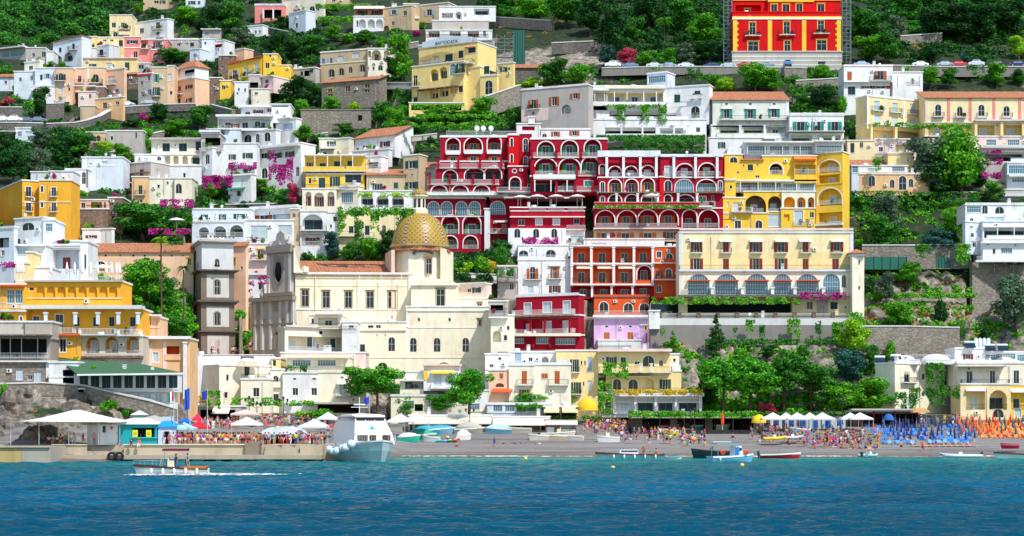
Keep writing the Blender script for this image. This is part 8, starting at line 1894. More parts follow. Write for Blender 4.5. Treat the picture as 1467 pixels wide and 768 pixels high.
def boat(name, label, px, D, L, B, H, rz, ch, cr, ci='d8ccb0', cat='boat', z=0, parts='', sharp=2.2):
 t = thing(name, label, cat, Wz(px, D, z), rz); link('hull', hull(L, B, H, simple('paint_'+ch, ch, .35), simple('paint_'+cr, cr, .4), simple('paint_'+ci, ci, .6), sharp=sharp), t)
 for p in parts.split():
  k, *q = p.split(':')
  if k == 'cab': x0, x1, h, c = float(q[0])*L, float(q[1])*L, float(q[2]), q[3]; o = cabin(L, B, H, x0, x1, B*.34, H*.6, H+h).obj('cabin', [simple('paint_'+c, c, .35)], t); mb = MB(); mb.box(x0+.1, -B*.345-.02, H+h*.5, x1-.35, B*.345+.02, H+h*.8); mb.obj('window', [glass()], o)
  if k == 'ws': x = float(q[0])*L; mb = MB(); mb.quad((x, -B*.33, H), (x, B*.33, H), (x-.35, B*.3, H+.55), (x-.35, -B*.3, H+.55)); mb.quad((x+.02, B*.33, H), (x+.02, -B*.33, H), (x-.33, -B*.3, H+.55), (x-.33, B*.3, H+.55)); mb.obj('windscreen', [glassb()], t)
  if k == 'can':
   x0, x1, h, c = float(q[0])*L, float(q[1])*L, float(q[2]), q[3]; mb = MB(); mb.box(x0, -B*.4, H+h, x1, B*.4, H+h+.1); mb.obj('canopy', [simple('cloth_'+c, c, .8)], t); mb = MB()
   for x in (x0+.1, x1-.1):
    for y in (-B*.38, B*.38): mb.tube([(x, y, H*.8), (x, y, H+h)], .03, 5)
   mb.obj('canopy_frame', [simple('chrome', 'd8d8da', .25, .6)], t)
  if k == 'mot': mb = MB(); mb.box(-L/2-.45, -.22, H*.5, -L/2-.05, .22, H+.35); mb.box(-L/2-.3, -.07, -.4, -L/2-.12, .07, H*.5); mb.obj('outboard_motor', [simple('motor_grey', '3a3e44', .4)], t)
  if k == 'fen':
   for i in range(int(q[0])):
    mb = MB(); sd = -1 if len(q) < 2 else float(q[1]); x = -L*.36+L*.6*i/max(1, int(q[0])-1); mb.lathe([(.02, -.32), (.13, -.25), (.14, .2), (.04, .32)], 8); mb.obj('fender', [white()], t, (x, sd*B*.52, H*.5), 0, True)
  if k == 'seat': 
   for x in (float(v) for v in q): mb = MB(); mb.box(x*L-.18, -B*.38, H*.62, x*L+.18, B*.38, H*.72); mb.obj('thwart', [simple('varnished_wood', '9a5f30', .4)], t)
  if k == 'rail':
   mb = MB(); pts = [(L*(.1+.4*i/5), -B/2*(1-(i/5)**2.2)*.95, H*1.05+.5) for i in range(6)]; pts += [(x, -y, z_) for x, y, z_ in pts[::-1]]; mb.tube(pts, .02, 5)
   for p_ in pts[::2]: mb.tube([p_, (p_[0], p_[1], p_[2]-.5)], .015, 4)
   mb.obj('bow_rail', [simple('chrome', 'd8d8da', .25, .6)], t)
  if k == 'cov': mb = MB(); mb.lathe([(1, 0), (.92, .25), (.5, .62), (.02, .75)], 14, 0, 0, 0, 0, L*.47, B*.48); mb.v = [(x, y, z_*H*float(q[1])+H*.85) for x, y, z_ in mb.v]; mb.obj('cover', [simple('tarp_'+q[0], q[0], .7)], t, smooth=True)
  if k == 'con': mb = MB(); mb.box(-.2, -.4, H*.6, .45, .4, H+.55); mb.box(.3, -.42, H+.55, .42, .42, H+.85); mb.obj('console', [simple('paint_cream', 'f0e6c8', .4)], t, (float(q[0])*L, 0, 0))
 return t
# the launch crossing on the left
t = boat('motor_launch', 'white motor launch speeding left under a maroon canopy frame', 245, 187, 7.4, 2.3, 1.0, PI+.06, 'e4e8e2', '4a3432', 'c8a070', parts='con:-.02 rail fen:5:1', sharp=1.9)
mb = MB()
for y in (-.85, .85): mb.tube([(-1.7, y, .9), (-1.55, y, 2.75)], .04, 6); mb.tube([(1.0, y, .9), (.65, y, 2.7)], .04, 6)
mb.box(-1.75, -.95, 2.75, .9, .95, 2.82); mb.obj('canopy_frame', [simple('chrome', 'd8d8da', .25, .6)], t); mb = MB(); mb.box(-1.7, -.9, 2.5, .75, -.7, 2.745); mb.box(-1.7, .7, 2.5, .75, .9, 2.745); mb.obj('rolled_canopy', [simple('maroon_cloth', '8a1838', .8)], t)
mb = MB(); mb.box(-3.6, -1.15, .78, -1.0, -1.02, .98); mb.box(-3.6, 1.02, .78, -1.0, 1.15, .98); mb.obj('wood_trim', [simple('varnished_wood', 'c8742a', .4)], t)
person(252, 0, 187, 'stand', '', rz=-.9, z=.55, shirt='blue', bot='blue', bare=False, long=True, label='person in a bright blue shirt steering the motor launch'); person(268, 0, 187.3, 'stand', '', rz=-1.2, z=.45, shirt='navy', bot='black', bare=False, long=True, label='person in navy standing aft in the motor launch')
# the wake
fm = foam_mat(); r = np.random.RandomState(6)
def foamstrip(pts, label, name='foam'):
 """pts: x, y, half width"""
 V, Q = [], []; n = 6
 for i, (x, y, w) in enumerate(pts):
  for j in range(n): u = -1+2*j/(n-1); V.append((x, y+u*w+r.normal(0, w*.12), .16+.1*(1-u*u)*min(1, w)+r.uniform(0, .05)))
 for i in range(len(pts)-1):
  for j in range(n-1): a = i*n+j; Q.append((a, a+n, a+n+1, a+1))
 return stuff(link(name, npmesh(name, V, Q, [fm], True)), label, 'foam')
X1 = lambda px, D: (px-CX)/F*D
foamstrip([(X1(182, 186)+i*.25, 184.6+.3*math.sin(i*.4)+(i*.02), .5+1.0*min(1, i/8)*(1 if i < 30 else max(.2, 1-(i-30)/40))) for i in range(66)], 'white bow wave and wake beside the speeding launch', 'wake')
foamstrip([(X1(296, 188)+i*.3, 187.6+i*.06, max(.2, 1.3-i*.035)) for i in range(32)], 'white wake trailing behind the speeding launch', 'wake')
foamstrip([(X1(575, 297)+i*.5, 297.2+.9*math.sin(i*.11)+.5*math.sin(i*.37+1), .8+.5*math.sin(i*.07)) for i in range(214)], 'thin white line of surf along the pebble beach', 'surf')
# ferry at the quay
t = thing('ferry', 'white passenger ferry with a blue star moored bow on at quay', 'ferry', Wz(520, 262, 0), -PI/2+.33); L, B, H = 21, 6.6, 2.6
link('hull', hull(L, B, H, simple('ferry_hull', 'c4d8d6', .35), simple('ferry_rim', 'eef0f0', .35), simple('ferry_deck', 'b8bcc0', .6), sharp=3.4, stern=.95, low=-.6), t)
WF = simple('ferry_white', 'f6f7f7', .3)
mb = cabin(L, B, H, -8, 6.2, 2.9, 2.5, 4.0, .25); c1 = mb.obj('lower_cabin', [WF], t)
mb = MB(); P8 = [(-7.5, -2.6, 4.0), (5.6, -2.6, 4.0), (5.6, 2.6, 4.0), (-7.5, 2.6, 4.0), (-7, -2.3, 5.5), (4.2, -2.2, 5.5), (4.2, 2.2, 5.5), (-7, 2.3, 5.5)]; mb.v += P8; mb.f += [(0, 1, 5, 4), (1, 2, 6, 5), (2, 3, 7, 6), (3, 0, 4, 7), (4, 5, 6, 7)]; mb.m += [0]*5; c2 = mb.obj('upper_cabin', [WF], t)
mb = MB(); P8 = [(-6, -2.2, 5.502), (4.1, -2.15, 5.502), (4.1, 2.15, 5.502), (-6, 2.2, 5.502), (-6, -2.2, 6.4), (3.7, -2.1, 6.4), (3.7, 2.1, 6.4), (-6, 2.2, 6.4)]; mb.v += P8; mb.f += [(0, 1, 5, 4), (1, 2, 6, 5), (2, 3, 7, 6), (3, 0, 4, 7), (4, 5, 6, 7)]; mb.m += [0]*5; c3 = mb.obj('wheelhouse', [WF], t)
mb = MB(); mb.box(-5.5, -2.25, 5.75, 3.9, 2.25, 6.2); mb.obj('windscreen', [glass()], c3); mb = MB(); mb.box(3.86, -1.95, 5.72, 4.1, -.7, 6.2); mb.box(3.86, -.6, 5.72, 4.1, .6, 6.2); mb.box(3.86, .7, 5.72, 4.1, 1.95, 6.2); mb.obj('windscreen', [glass()], c3)
mb = MB(); mb.lathe([(3.0, 6.4), (2.9, 6.55), (.02, 6.75)], 4, 0, -1, 0, PI/4, 1.6, 1); mb.obj('roof', [WF], t)
for y0, y1 in ((-2.3, -.9), (-.6, .3), (1.2, 2.3)): mb = MB(); mb.box(6.0, y0, 2.95, 6.16, y1, 3.75); mb.obj('window', [simple('brown_glass', '4a3c30', .15)], c1)
mb = MB()  # star logo: four long and four short points
def star(mb, n, ro, ri, off, a0=0):
 pts = [((ro if i % 2 == 0 else ri)*math.cos(a0+PI*i/n), (ro if i % 2 == 0 else ri)*math.sin(a0+PI*i/n)) for i in range(2*n)]
 return pts
pts = [((1.25 if i in (0, 8) else .78 if i in (4, 12) else .34 if i % 4 == 2 else .2)*math.cos(2*PI*i/16), (1.25 if i in (0, 8) else .78 if i in (4, 12) else .34 if i % 4 == 2 else .2)*math.sin(2*PI*i/16)) for i in range(16)]
sl = 1.4/1.5
for i in range(16):
 a, b = pts[i], pts[(i+1) % 16]; f = lambda q: (5.0-(q[1])*.68*sl+.06, q[0], 4.72+q[1]*.68); mb.tri(f((0, 0)), f(a), f(b))
mb.obj('star_logo', [simple('logo_cyan', '18a8e8', .4)], c2)
for x, y, z_, r_ in ((6.5, -3.3, 2.5, .62), (4.4, -3.6, 2.0, .6), (2.6, -3.6, 1.9, .55), (0, -3.7, 1.5, .6), (-2.2, -3.7, 1.4, .55), (-4.5, -3.7, 1.7, .55)):
 mb = MB(); mb.ball((0, 0, 0), r_, 14); mb.obj('fender', [simple('fender_pale', 'dce8f0', .4)], t, (x, y, z_), 0, True)
mb = MB()
for i in range(12):
 x = 6.6+3.4*i/11; w = 3.2*(1-((x-2)/8.6)**3.4)**.8 if x < 10.4 else .3
 for sg in (-1, 1): mb.tube([(x, sg*w, 2.9), (x, sg*w, 3.8)], .025, 4)
mb.obj('bow_rail', [simple('chrome', 'd8d8da', .25, .6)], t)
mb = MB(); mb.tube([(-2, 0, 6.6), (-2, 0, 9)], .05, 6); mb.tube([(-2, -1.2, 7.6), (-2, 1.2, 7.6)], .04, 5); mb.box(-2.2, -.8, 7.9, -1.8, .8, 8.05); mb.obj('mast', [WF], t)
mb = MB(); mb.box(-9.6, -3.1, 3.6, -6.5, 3.1, 3.7); mb.obj('aft_deck', [simple('ferry_deck', 'b8bcc0', .6)], t)
for i in range(7): person(470+i*4.5, 0, 268+i*.5, 'stand', 'on the ferry gangway deck', z=3.6, rz=PR.uniform(-1, 1))
t = thing('gangway', 'grey raised boarding gangway between quay and ferry', 'gangway', Wz(484, 269.5, 0)); mb = MB(); mb.box(-3.0, -1, 3.35, 2.6, 1.4, 3.55); mb.obj('deck', [simple('gangway_grey', '8a929a', .5)], t); link('railing', railmesh(5.6, 'i', 'W'), t, (-.2, -1, 3.55))
mb = MB()
for x in (-2.9, -.2, 2.4): mb.box(x-.08, -.9, 0, x+.08, -.74, 3.35)
mb.obj('legs', [simple('gangway_grey', '8a929a', .5)], t)
# boats by the beach
boat('wooden_boat', 'long white and turquoise boat with a brown wooden strake and cabin', 902, 277, 10.2, 2.7, .95, PI+.03, '9ad0d4', '6a2c22', 'b89468', parts='cab:-.12:.16:.55:eef2f6 rail fen:5:1 seat:-.3', sharp=2.0)
for x, c, k in ((908, 'orange', 'sit'), (922, 'orange', 'stand'), (940, 'orange', 'sit')): person(x, 0, 277, k, 'aboard the long brown striped boat', z=.75 if k == 'sit' else .45, shirt=c, bare=False)
boat('dinghy', 'little white boat with a motor behind the brown striped boat', 965, 281, 2.6, 1.4, .5, .1, 'e8f0f4', '8aa8b8', parts='mot seat:0')
boat('navy_boat', 'dark navy motor boat half hidden by the light blue boat', 1022, 288, 7.2, 2.4, 1.3, PI+.25, '1c2430', '2a3444', '5a5a60', parts='ws:.05 can:-.35:.05:1.2:f2e2cc')
boat('fishing_boat', 'light blue and white fishing boat with turquoise canopy and blue door', 1048, 257, 6.6, 2.6, 1.0, .35, '7cc8e8', 'f2f6f8', 'c8d0d4', parts='cab:.02:.22:1.25:f0f4f6 can:-.4:.1:1.5:22b4c4 fen:1:-1', sharp=2.0)
t = [o for o in COL.objects if o.get('label', '').startswith('light blue and white fishing')][0]; mb = MB(); mb.box(.1, -.93, .7, .75, -.89, 2.1); mb.obj('door', [simple('door_blue', '1a7cd4', .5)], t)
for x in (-1.9, 1.6): mb = MB(); mb.lathe([(.28, -.06), (.36, 0), (.28, .06), (.2, 0), (.28, -.06)], 14); mb.v = [(a, c, b+1.4) for a, b, c in mb.v]; mb.obj('life_ring', [simple('life_ring_orange', 'f05a28', .5)], t, (x, -1.2, 0))
boat('speed_boat', 'red and white speed boat moored with its bow to the right', 1118, 287, 6.2, 2.0, .8, -.05, 'c01c2c', 'f4f0ea', 'e8e4dc', parts='ws:.0 mot seat:-.2')
def rib(label, px, D, L, B, rz, c, z=0, name='inflatable_boat'):
 t = thing(name, label, 'dinghy', Wz(px, D, z), rz); mb = MB(); pts = [(-L/2, -B/2, .35), (L*.2, -B/2, .38), (L*.4, -B*.32, .5), (L*.5, 0, .62), (L*.4, B*.32, .5), (L*.2, B/2, .38), (-L/2, B/2, .35)]
 mb.tube(pts, [.2, .24, .24, .24, .24, .24, .2], 10); mb.obj('tube', [simple('rib_'+c, c, .5)], t, smooth=True); mb = MB(); mb.box(-L*.46, -B/2, .12, L*.3, B/2, .22); mb.obj('floor', [simple('gangway_grey', '8a929a', .5)], t)
 mb = MB(); mb.box(-L*.5-.3, -.18, .2, -L*.5, .18, .95); mb.obj('outboard_motor', [simple('motor_grey', '3a3e44', .4)], t); mb = MB(); mb.box(-.2, -.3, .2, .3, .3, .95); mb.obj('console', [WF], t); return t
rib('grey green inflatable dinghy at the water edge left of the bathers', 1245, 295, 3.2, 1.7, .7, 'a8ccc8'); rib('long white inflatable boat lying along the shore before the blue loungers', 1376, 293, 6.4, 2.1, PI+.05, 'dff0f4'); rib('yellow inflatable boat drawn up on the pebbles', 1109, 316, 3.9, 1.7, .1, 'f8d020', P(1109, 631, 316)[2])
rib('silver grey inflatable boat beside the yellow one', 1135, 318, 3.4, 1.6, 0, 'c0c8d4', P(1135, 630, 318)[2])
boat('wooden_boat', 'white rowing boat with a brown rim cut by the right edge', 1455, 290, 6.8, 2.0, .8, PI, 'e0ecec', '5a3a34', parts='seat:-.2:.1 mot')
boat('pedal_boat', 'pink and red pedal boat on the beach before the orange umbrellas', 1446, 306, 3.0, 1.4, .5, PI, 'c81848', 'e0406a', z=P(1446, 642, 306)[2]+.25, parts='seat:0:-.2')
BB = '''
586 633 3.4 20b89c cov:e8eef2:.9|white boat with grey cover on its trailer beside the ferry bow
603 631 4.6 1ca888 cov:18a084:1.6|boat under a rounded green tarpaulin
618 634 2.6 dce6f0 -|small white boat beside the green tarpaulin
632 622 5.0 8ac8e8 cov:3aa8d8:1.0|boat under a light blue tarpaulin behind the kayaks
596 618 4.4 b8c4c0 cov:c8ccd4:1.2|boat under a silver tarpaulin near the white tent
672 622 4.6 a8a8a0 cov:b8b4a8:1.9|boat under a pale camouflage tarpaulin
714 622 4.4 6aa8d0 cov:a8dce8:1.3|boat under a blue and white striped tarpaulin
741 621 4.4 f0e4d0 seat:0:.2|white rowing boat with a dark waterline behind the sunbathers
760 620 3.6 e8e0d0 seat:0|pale rowing boat left of the ticket kiosk
779 632 4.8 f0e8d8 seat:-.2:.1|leftmost of three beached wooden boats before the kiosk
797 632 4.8 e8d8b8 seat:-.2:.1|middle of three beached wooden boats before the kiosk
815 632 4.4 f2ece0 seat:-.2:.1|rightmost of three beached wooden boats before the kiosk
871 634 3.4 f4f4f4 con:0|small white boat at the left of the beach crowd
612 624 4.2 1a9ab0 cov:20a8b8:1.3|boat under a turquoise tarpaulin among the covered boats
649 618 4.4 2a6ac0 cov:2a70c8:1.2|boat under a royal blue tarpaulin behind the kayaks
690 619 3.8 e8e4dc seat:0|white open boat under the street lamp
664 632 2.4 eeeeea cov:f4f4f2:1.5|white covered crate boat right of the orange kayak
800 628 5.2 e4dccb con:0|larger white cabin boat between ticket kiosk and wooden boats
1146 622 3.2 8ac0d8 -|pale blue boat behind the inflatables
987 622 3.4 e8f0f0 seat:0|white boat hidden in the crowd near the navy boat
957 618 3.6 c82030 cov:d02838:.8|boat with a red cover by the hedge topped restaurant
1004 617 3.4 5ac0c8 seat:0|turquoise boat before the hedge topped restaurant
1038 616 3.2 f0f0ea -|white boat beside the closed orange parasol
961 624 2.4 d8e020 -|small yellow and green boat in the crowd'''
for ln in BB.strip().split('\n'):
 a, lab = ln.split('|'); x, y, L_, c, *pp = a.split(); x, y, L_ = float(x), float(y), float(L_); D = Dg(x, y); boat('beached_boat', lab, x, D, L_*1.15, L_*.4, .9, PR.choice([0, PI])+PR.uniform(-.3, .3), c, 'f0ece0', z=P(x, y, D)[2]+.2, parts=' '.join(p for p in pp if p != '-'))
for i, (x, y, c, lab) in enumerate(((630, 634, '18a878', 'green and white kayak'), (638, 634.5, '1a8ce0', 'blue and white kayak'), (645, 633.5, '20b040', 'bright green kayak'), (652, 633, 'e02030', 'red kayak'), (657, 631, 'f07a18', 'orange kayak'), (641, 629, 'f4e080', 'pale yellow kayak'))):
 D = Dg(x, y); t = thing('kayak', lab+' lying on the pebbles right of the ferry', 'kayak', P(x, y, D)+Vector((0, 0, .25)), 1.1+i*.12, 'kayaks on the pebbles'); mb = MB(); n = 12
 prof = [(max(.02, .36*math.sin(PI*j/n)**.7), -1.5+3*j/n) for j in range(n+1)]; mb.lathe(prof, 10); mb.v = [(b, a, c_*.6) for a, c_, b in mb.v]; mb.obj('hull', [simple('kayak_'+c, c, .4)], t, smooth=True); mb = MB(); mb.lathe([(.3, .2), (.24, .26)], 10); mb.obj('cockpit', [simple('kayak_white', 'f2f2ee', .4)], t, (0, 0, 0))
for x, y, D in ((878, 672, 0), (753, 658, 0), (1063, 668, 0)):
 D = 5*F/(y-610); mb = MB(); mb.ball((0, 0, .12), .28, 10); tag(mb.obj('buoy', [simple('buoy_yellow', 'f0d860', .5)], None, Wz(x, D, 0), 0, True), {878: 'yellow buoy before the brown striped boat', 753: 'pale buoy near the beach left of the kiosk', 1063: 'yellow buoy before the fishing boat'}[x], 'buoy')
# ================================================================ CARS
def carmesh():
 mb = MB(); prof = [(-2.1, .35), (-2.15, .75), (-1.95, .95), (-1.2, 1.02), (-.75, 1.42), (.6, 1.45), (1.25, 1.0), (2.0, .86), (2.15, .6), (2.1, .35)]; w = .85
 a = [(x, -w if z < 1.05 else -w*.82, z) for x, z in prof]; b = [(x, -y, z) for x, y, z in a]
 mb.ngon(a); mb.ngon(b[::-1])
 for i in range(len(a)): j = (i+1) % len(a); mb.quad(a[i], b[i], b[j], a[j])
 body = mb.mesh('body', [obcol('car_paint', .3)]); mb = MB()
 for sg in (-1, 1):
  y = .77*sg; mb.ngon([(-1.05, y*1.06, 1.06), (-.7, y*.96, 1.36), (.52, y*.96, 1.38), (1.05, y*1.06, 1.06)])
 mb.quad((-1.24, -.66, 1.06), (-1.24, .66, 1.06), (-.82, .6, 1.4), (-.82, -.6, 1.4)); mb.quad((1.26, -.66, 1.04), (1.26, .66, 1.04), (.68, .6, 1.42), (.68, -.6, 1.42)); gl = mb.mesh('windows', [glass()])
 mb = MB(); mb.lathe([(.32, -.1), (.34, 0), (.32, .1)], 14); mb.lathe([(.18, -.11), (.18, .11)], 10, 1); mb.v = [(x, z, y) for x, y, z in mb.v]; wl = mb.mesh('wheel', [simple('black_rubber', '17171a', .8), simple('hubcap', 'b0b0b4', .3, .6)])
 mb = MB(); mb.box(-.03, -.14, -.07, .03, .14, .07); hl = mb.mesh('headlight', [simple('lamp_glass', 'f0f0e0', .2)]); return body, gl, wl, hl
CARM = carmesh()
def car(px, py, D, c, label, van=False, rz=0):
 t = thing('parked_van' if van else 'parked_car', label, 'van' if van else 'car', P(px, py, D), rz, 'vehicles parked along the roads'); k = (1, 1, 1.28 if van else 1); link('body', CARM[0], t, scale=k, color=lin(c)); link('windows', CARM[1], t, scale=k)
 for x in (-1.35, 1.35):
  for y in (-.78, .78): link('wheel', CARM[2], t, (x, y, .34))
 for y in (-.6, .6): link('headlight', CARM[3], t, (2.13, y, .7)); 
for px, c, lab, v in ((878, 'e8eef2', 'white van parked first above the white hotel penthouse', 1), (903, '6a8aa8', 'steel blue car parked behind the crimson tree', 0), (937, 'c8d4dc', 'silver car left of the green roadside shrubs', 0), (958, '9ab0c0', 'small pale blue car between roadside shrubs', 0), (982, 'd8e0e8', 'silver white car in the middle of the road wall', 0), (1020, '2a3f70', 'dark blue car left of the scaffolding', 0), (1043, 'b8c4cc', 'silver car at the foot of the scaffolding', 0), (1066, 'c82030', 'red car before the striped palace base', 0), (1098, '8a98a8', 'grey car half hidden by trees before the palace', 0)):
 car(px, 97.5, 497.0, c, lab, bool(v), PR.choice([0, PI]))
for px, c, lab, v in ((1234, 'a8c4dc', 'pale blue car parked alone above the white block', 0), (1318, 'eef0f2', 'white car under the dark hillside tree', 0), (1353, 'a8bccc', 'silver blue car second on the right road', 0), (1373, 'd8304a', 'red car third on the right road', 0), (1398, 'c8d0dc', 'silver van on the right road', 1), (1428, '1c3a34', 'dark green car on the right road', 0), (1457, '243a70', 'dark blue car last on the right road', 0)):
 car(px, 96, 491.0, c, lab, bool(v), PR.choice([0, PI]))
car(1128, 96.5, 494.5, '4a90c8', 'blue car in the dark arch of the palace base', True, PI/2)
for px, c, lab, v in ((3, 'f0f2f4', 'white van cut by the left edge on the viaduct', 1), (21, 'eef0f2', 'long white van on the viaduct', 1), (38, '6a7c8c', 'grey car on the viaduct', 0), (55, '7a8a9a', 'blue grey car at the end of the viaduct', 0)): car(px, 175.5, Dt(px, 192)+1.5, c, lab, bool(v), 0)
for px, py, c, lab in ((172, 153.5, 'e8ecee', 'white car parked on the curved road by the peach block'), (182, 152.5, 'dfe4ea', 'second white car on the curved road'), (214, 150.5, 'c0c8d0', 'silver car parked under the grey narrow house')): car(px, py, Dt(px, py+8)+2, c, lab)
# ================================================================ LAMPS AND FLAGS
def lamp(px, py0, py1, D, lab):
 t = thing('street_lamp', lab, 'street lamp', P(px, py0, D), 0); h = (py0-py1)*D/F; mb = MB(); mb.tube([(0, 0, 0), (0, 0, h*.86)], [.09, .05], 8); mb.lathe([(.2, 0), (.12, .4)], 8); mb.tube([(-.7, 0, h*.78), (0, 0, h*.72), (.7, 0, h*.78)], .03, 5); mb.obj('post', [iron()], t)
 for x, z in ((-.7, h*.78), (.7, h*.78), (0, h*.86)): mb = MB(); mb.lathe([(.1, 0), (.2, .45), (.24, .5), (.02, .7)], 6, 0, x, 0); mb.v = [(a, b, c+z) for a, b, c in mb.v]; mb.obj('lantern', [simple('lamp_housing', '3a3f44', .4)], t)
lamp(673, 616, 583, 338, 'three armed street lamp before the widest cream awning'); lamp(357, 606, 567, 330, 'three armed street lamp before the curved gable house'); lamp(406, 606, 568, 332, 'three armed street lamp before the narrow blue doored house'); lamp(368, 606, 576, 326, 'shorter street lamp near the white gazebo'); lamp(995, 612, 586, 338, 'street lamp before the hedge topped restaurant'); lamp(1207, 608, 566, 338, 'street lamp left of the red posted restaurant')
def flag(px, y0, y1, D, cols, fy, fh, lab):
 t = thing('flagpole', lab, 'flagpole', P(px, y0, D)); h = (y0-y1)*D/F; mb = MB(); mb.tube([(0, 0, 0), (0, 0, h)], [.07, .04], 8); mb.obj('pole', [simple('pole_grey', 'c4c8cc', .4)], t)
 s = D/F; z1 = (y0-fy)*s; hh = fh*s; n = len(cols); mb = MB(); W_ = .9
 for i in range(n):
  for k in range(3):
   u0, u1 = (i+k/3)/n, (i+(k+1)/3)/n; f = lambda u, z: (-W_*u*.8-.05, .12*math.sin(u*7+z), z1-z-.3*u); mb.quad(f(u0, hh), f(u1, hh), f(u1, 0), f(u0, 0), i)
 mb.obj('flag', [simple('flag_'+c, c, .8) for c in cols], t)
flag(272, 637, 552, 268, ['1c50c0'], 556, 30, 'flagpole with a drooping blue flag'); flag(297, 637, 556, 268, ['1c3ab0'], 559, 12, 'flagpole with a small dark blue flag'); flag(249, 637, 556, 268, ['d01c28', 'f4f4f4', '1a8a40'], 560, 14, 'flagpole with a green white and red flag'); flag(529, 600, 566, 290, ['2a3cc0'], 568, 10, 'short flagpole with a blue flag behind the ferry bridge')
# sign lettering on the yellow cliff hotel gable
h = [o for o in COL.objects if o.get('label', '').startswith('tall light yellow cliff hotel')][0]; D = Dt(662, 160)-1; th = math.radians(30); ry = -th
u = Vector((math.cos(ry), math.sin(ry), 0)); C = P(684, 60, D+.5); z = lambda py: (610-py)/F*D+CH
al = lambda px: (lambda k: (k*C[1]-C[0])/(u[0]-k*u[1]))((px-CX)/F)
a0, a1 = al(612), al(668); nrm = Vector((math.sin(ry), -math.cos(ry), 0)); c = C+u*((a0+a1)/2); mb = MB(); w = (a1-a0)/2
mb.box(-w*1.25, -.1, .02, w*1.25, .1, 1.3); mb.tri((-w*1.25, -.1, 1.3), (w*1.25, -.1, 1.3), (0, -.1, 2.4)); mb.tri((w*1.25, .1, 1.3), (-w*1.25, .1, 1.3), (0, .1, 2.4)); lc = Vector((c[0], c[1], z(60)+.3))-Vector(h.location)
mb.obj('sign_gable', [plaster('WB')], h, lc, ry); lettering(h, 'BAYTOCATA', lc+nrm*.13+Vector((0, 0, .25)), 1.15, ry, simple('sign_ink', '3a4a6a', .6))
# satellite dishes on a row of frames above the red hotel
for x in (683, 692, 703): 
 t = thing('satellite_dish', f'white dish on the red hotel roof railing, {"left" if x == 683 else "middle" if x == 692 else "right"} of three', 'satellite dish', P(x, 196, 427)+Vector((0, 0, .2)), .3); link('dish', CLM['satellite_dish'], t, scale=1.9)
t = thing('roof_railing', 'long white lattice railing along the red hotel roof', 'railing', P(690, 195, 426.5)); link('railing', railmesh(16, 'w', 'W'), t, (0, 0, .2))
# hot water cylinders and solar panels on the villa roof
for i, x in enumerate((1398, 1404, 1410, 1416)): mb = MB(); mb.lathe([(.36, 0), (.38, .1), (.38, 1.9), (.1, 2.15)], 12); tag(mb.obj('water_cylinder', [simple('tank_white', 'dfe6ea', .35)], None, P(x, 500, 364), 0, True), ['leftmost', 'second', 'third', 'rightmost'][i]+' of four upright grey water cylinders on the villa roof', 'water tank', 'upright water cylinders')
for x, y, lab in ((1391, 499, 'solar heater with horizontal tank left of the cylinders'), (1420, 503, 'solar heater right of the cylinders'), (1438, 503, 'solar heater farthest right on the villa roof'), (1262, 520, 'pair of white tanks on the villa corner roof'), (1285, 518, 'solar heater above the villa balcony corner')):
 t = thing('solar_heater', lab, 'solar heater', P(x, y, 361)); mb = MB(); mb.quad((-1, 0, .1), (1, 0, .1), (1, 1.2, 1.0), (-1, 1.2, 1.0)); mb.obj('panel', [simple('solar_panel', '1c2a40', .2)], t); mb = MB(); mb.tube([(-1, 1.2, 1.2), (1, 1.2, 1.2)], .25, 10); mb.obj('tank', [simple('tank_white', 'dfe6ea', .35)], t)
t = thing('roof_frame', 'white pipe railing frame on the villa dome roof', 'railing', P(1332, 517, 360)); link('railing', railmesh(9, 'w', 'W'), t); link('railing', railmesh(9, 'w', 'W'), t, (0, 2, .3))
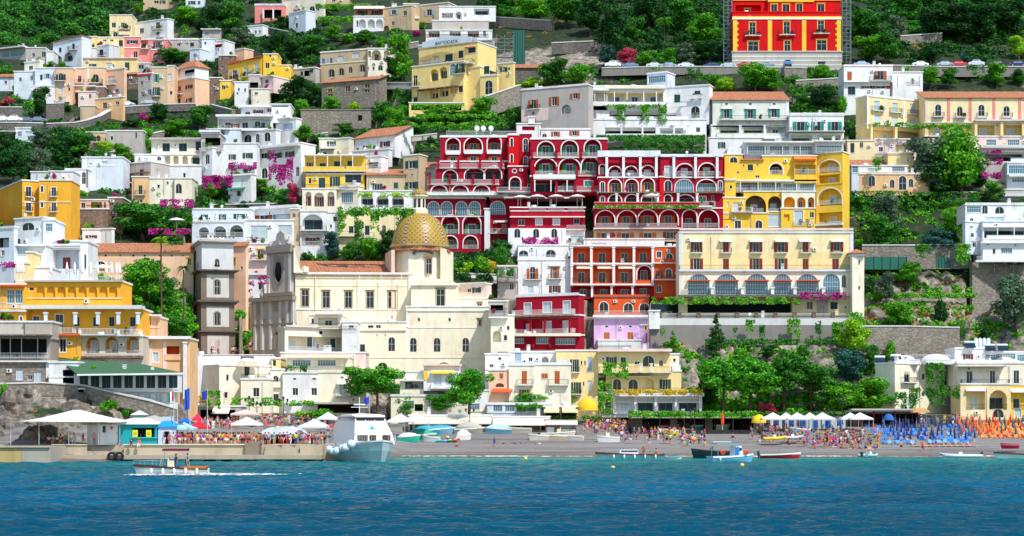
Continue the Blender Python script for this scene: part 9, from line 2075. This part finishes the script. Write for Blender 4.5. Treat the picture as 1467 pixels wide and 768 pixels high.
# overhead cables
for a, b, sag, lab in (((742, 0, 700), (608, 62, 520), 2, 'cable'),):
 pass
mb = MB(); A, B_ = P(592, 132, 505), P(520, 196, 462); mb.tube([tuple(A.lerp(B_, i/10)-Vector((0, 0, 3*math.sin(PI*i/10)))) for i in range(11)], .07, 5); tag(mb.obj('cable', [simple('cable_white', 'd8d8d4', .6)]), 'sagging pale overhead cable above the gabled house', 'cable')
def finish():
 cam = bpy.data.cameras.new('camera'); cam.sensor_width = 36; cam.lens = 36*F/1467; cam.shift_y = (HY-384)/1467; cam.shift_x = 0
 cam.clip_start = 1; cam.clip_end = 4000
 co = bpy.data.objects.new('camera', cam); COL.objects.link(co); co.location = (0, 0, CH); co.rotation_euler = (PI/2, 0, 0); SC.camera = co
 w = bpy.data.worlds.new('World'); SC.world = w; w.use_nodes = True; nt = w.node_tree
 sky = nt.nodes.new('ShaderNodeTexSky'); sky.sky_type = 'NISHITA'; sky.sun_disc = False
 el, az = math.radians(52), math.radians(38)      # sun high, behind the camera and to the right
 sd = Vector((math.sin(az)*math.cos(el), -math.cos(az)*math.cos(el), math.sin(el)))
 sky.sun_elevation = el; sky.sun_rotation = math.atan2(sd[0], sd[1]); sky.air_density = 1.2; sky.dust_density = .4
 nt.links.new(sky.outputs[0], nt.nodes['Background'].inputs[0]); nt.nodes['Background'].inputs[1].default_value = .15
 L = bpy.data.lights.new('sun', 'SUN'); L.energy = 3.9; L.angle = math.radians(.5); L.color = (1, .96, .9)
 lo = bpy.data.objects.new('sun', L); COL.objects.link(lo); lo.rotation_euler = sd.to_track_quat('Z', 'Y').to_euler(); lo.location = (100, -100, 300)
 vs = SC.view_settings; vs.view_transform = 'Standard'; vs.look = 'None'; vs.gamma = 1; vs.exposure = .1; vs.use_curve_mapping = False
 SC.cycles.max_bounces = 5; SC.cycles.diffuse_bounces = 3; SC.cycles.glossy_bounces = 2; SC.cycles.transmission_bounces = 3; SC.cycles.transparent_max_bounces = 6
 SC.cycles.use_adaptive_sampling = True; SC.cycles.adaptive_threshold = .02; SC.cycles.use_denoising = True; SC.cycles.sample_clamp_indirect = 6
 SC.cycles.caustics_reflective = False; SC.cycles.caustics_refractive = False
 SC.render.use_persistent_data = False
finish()
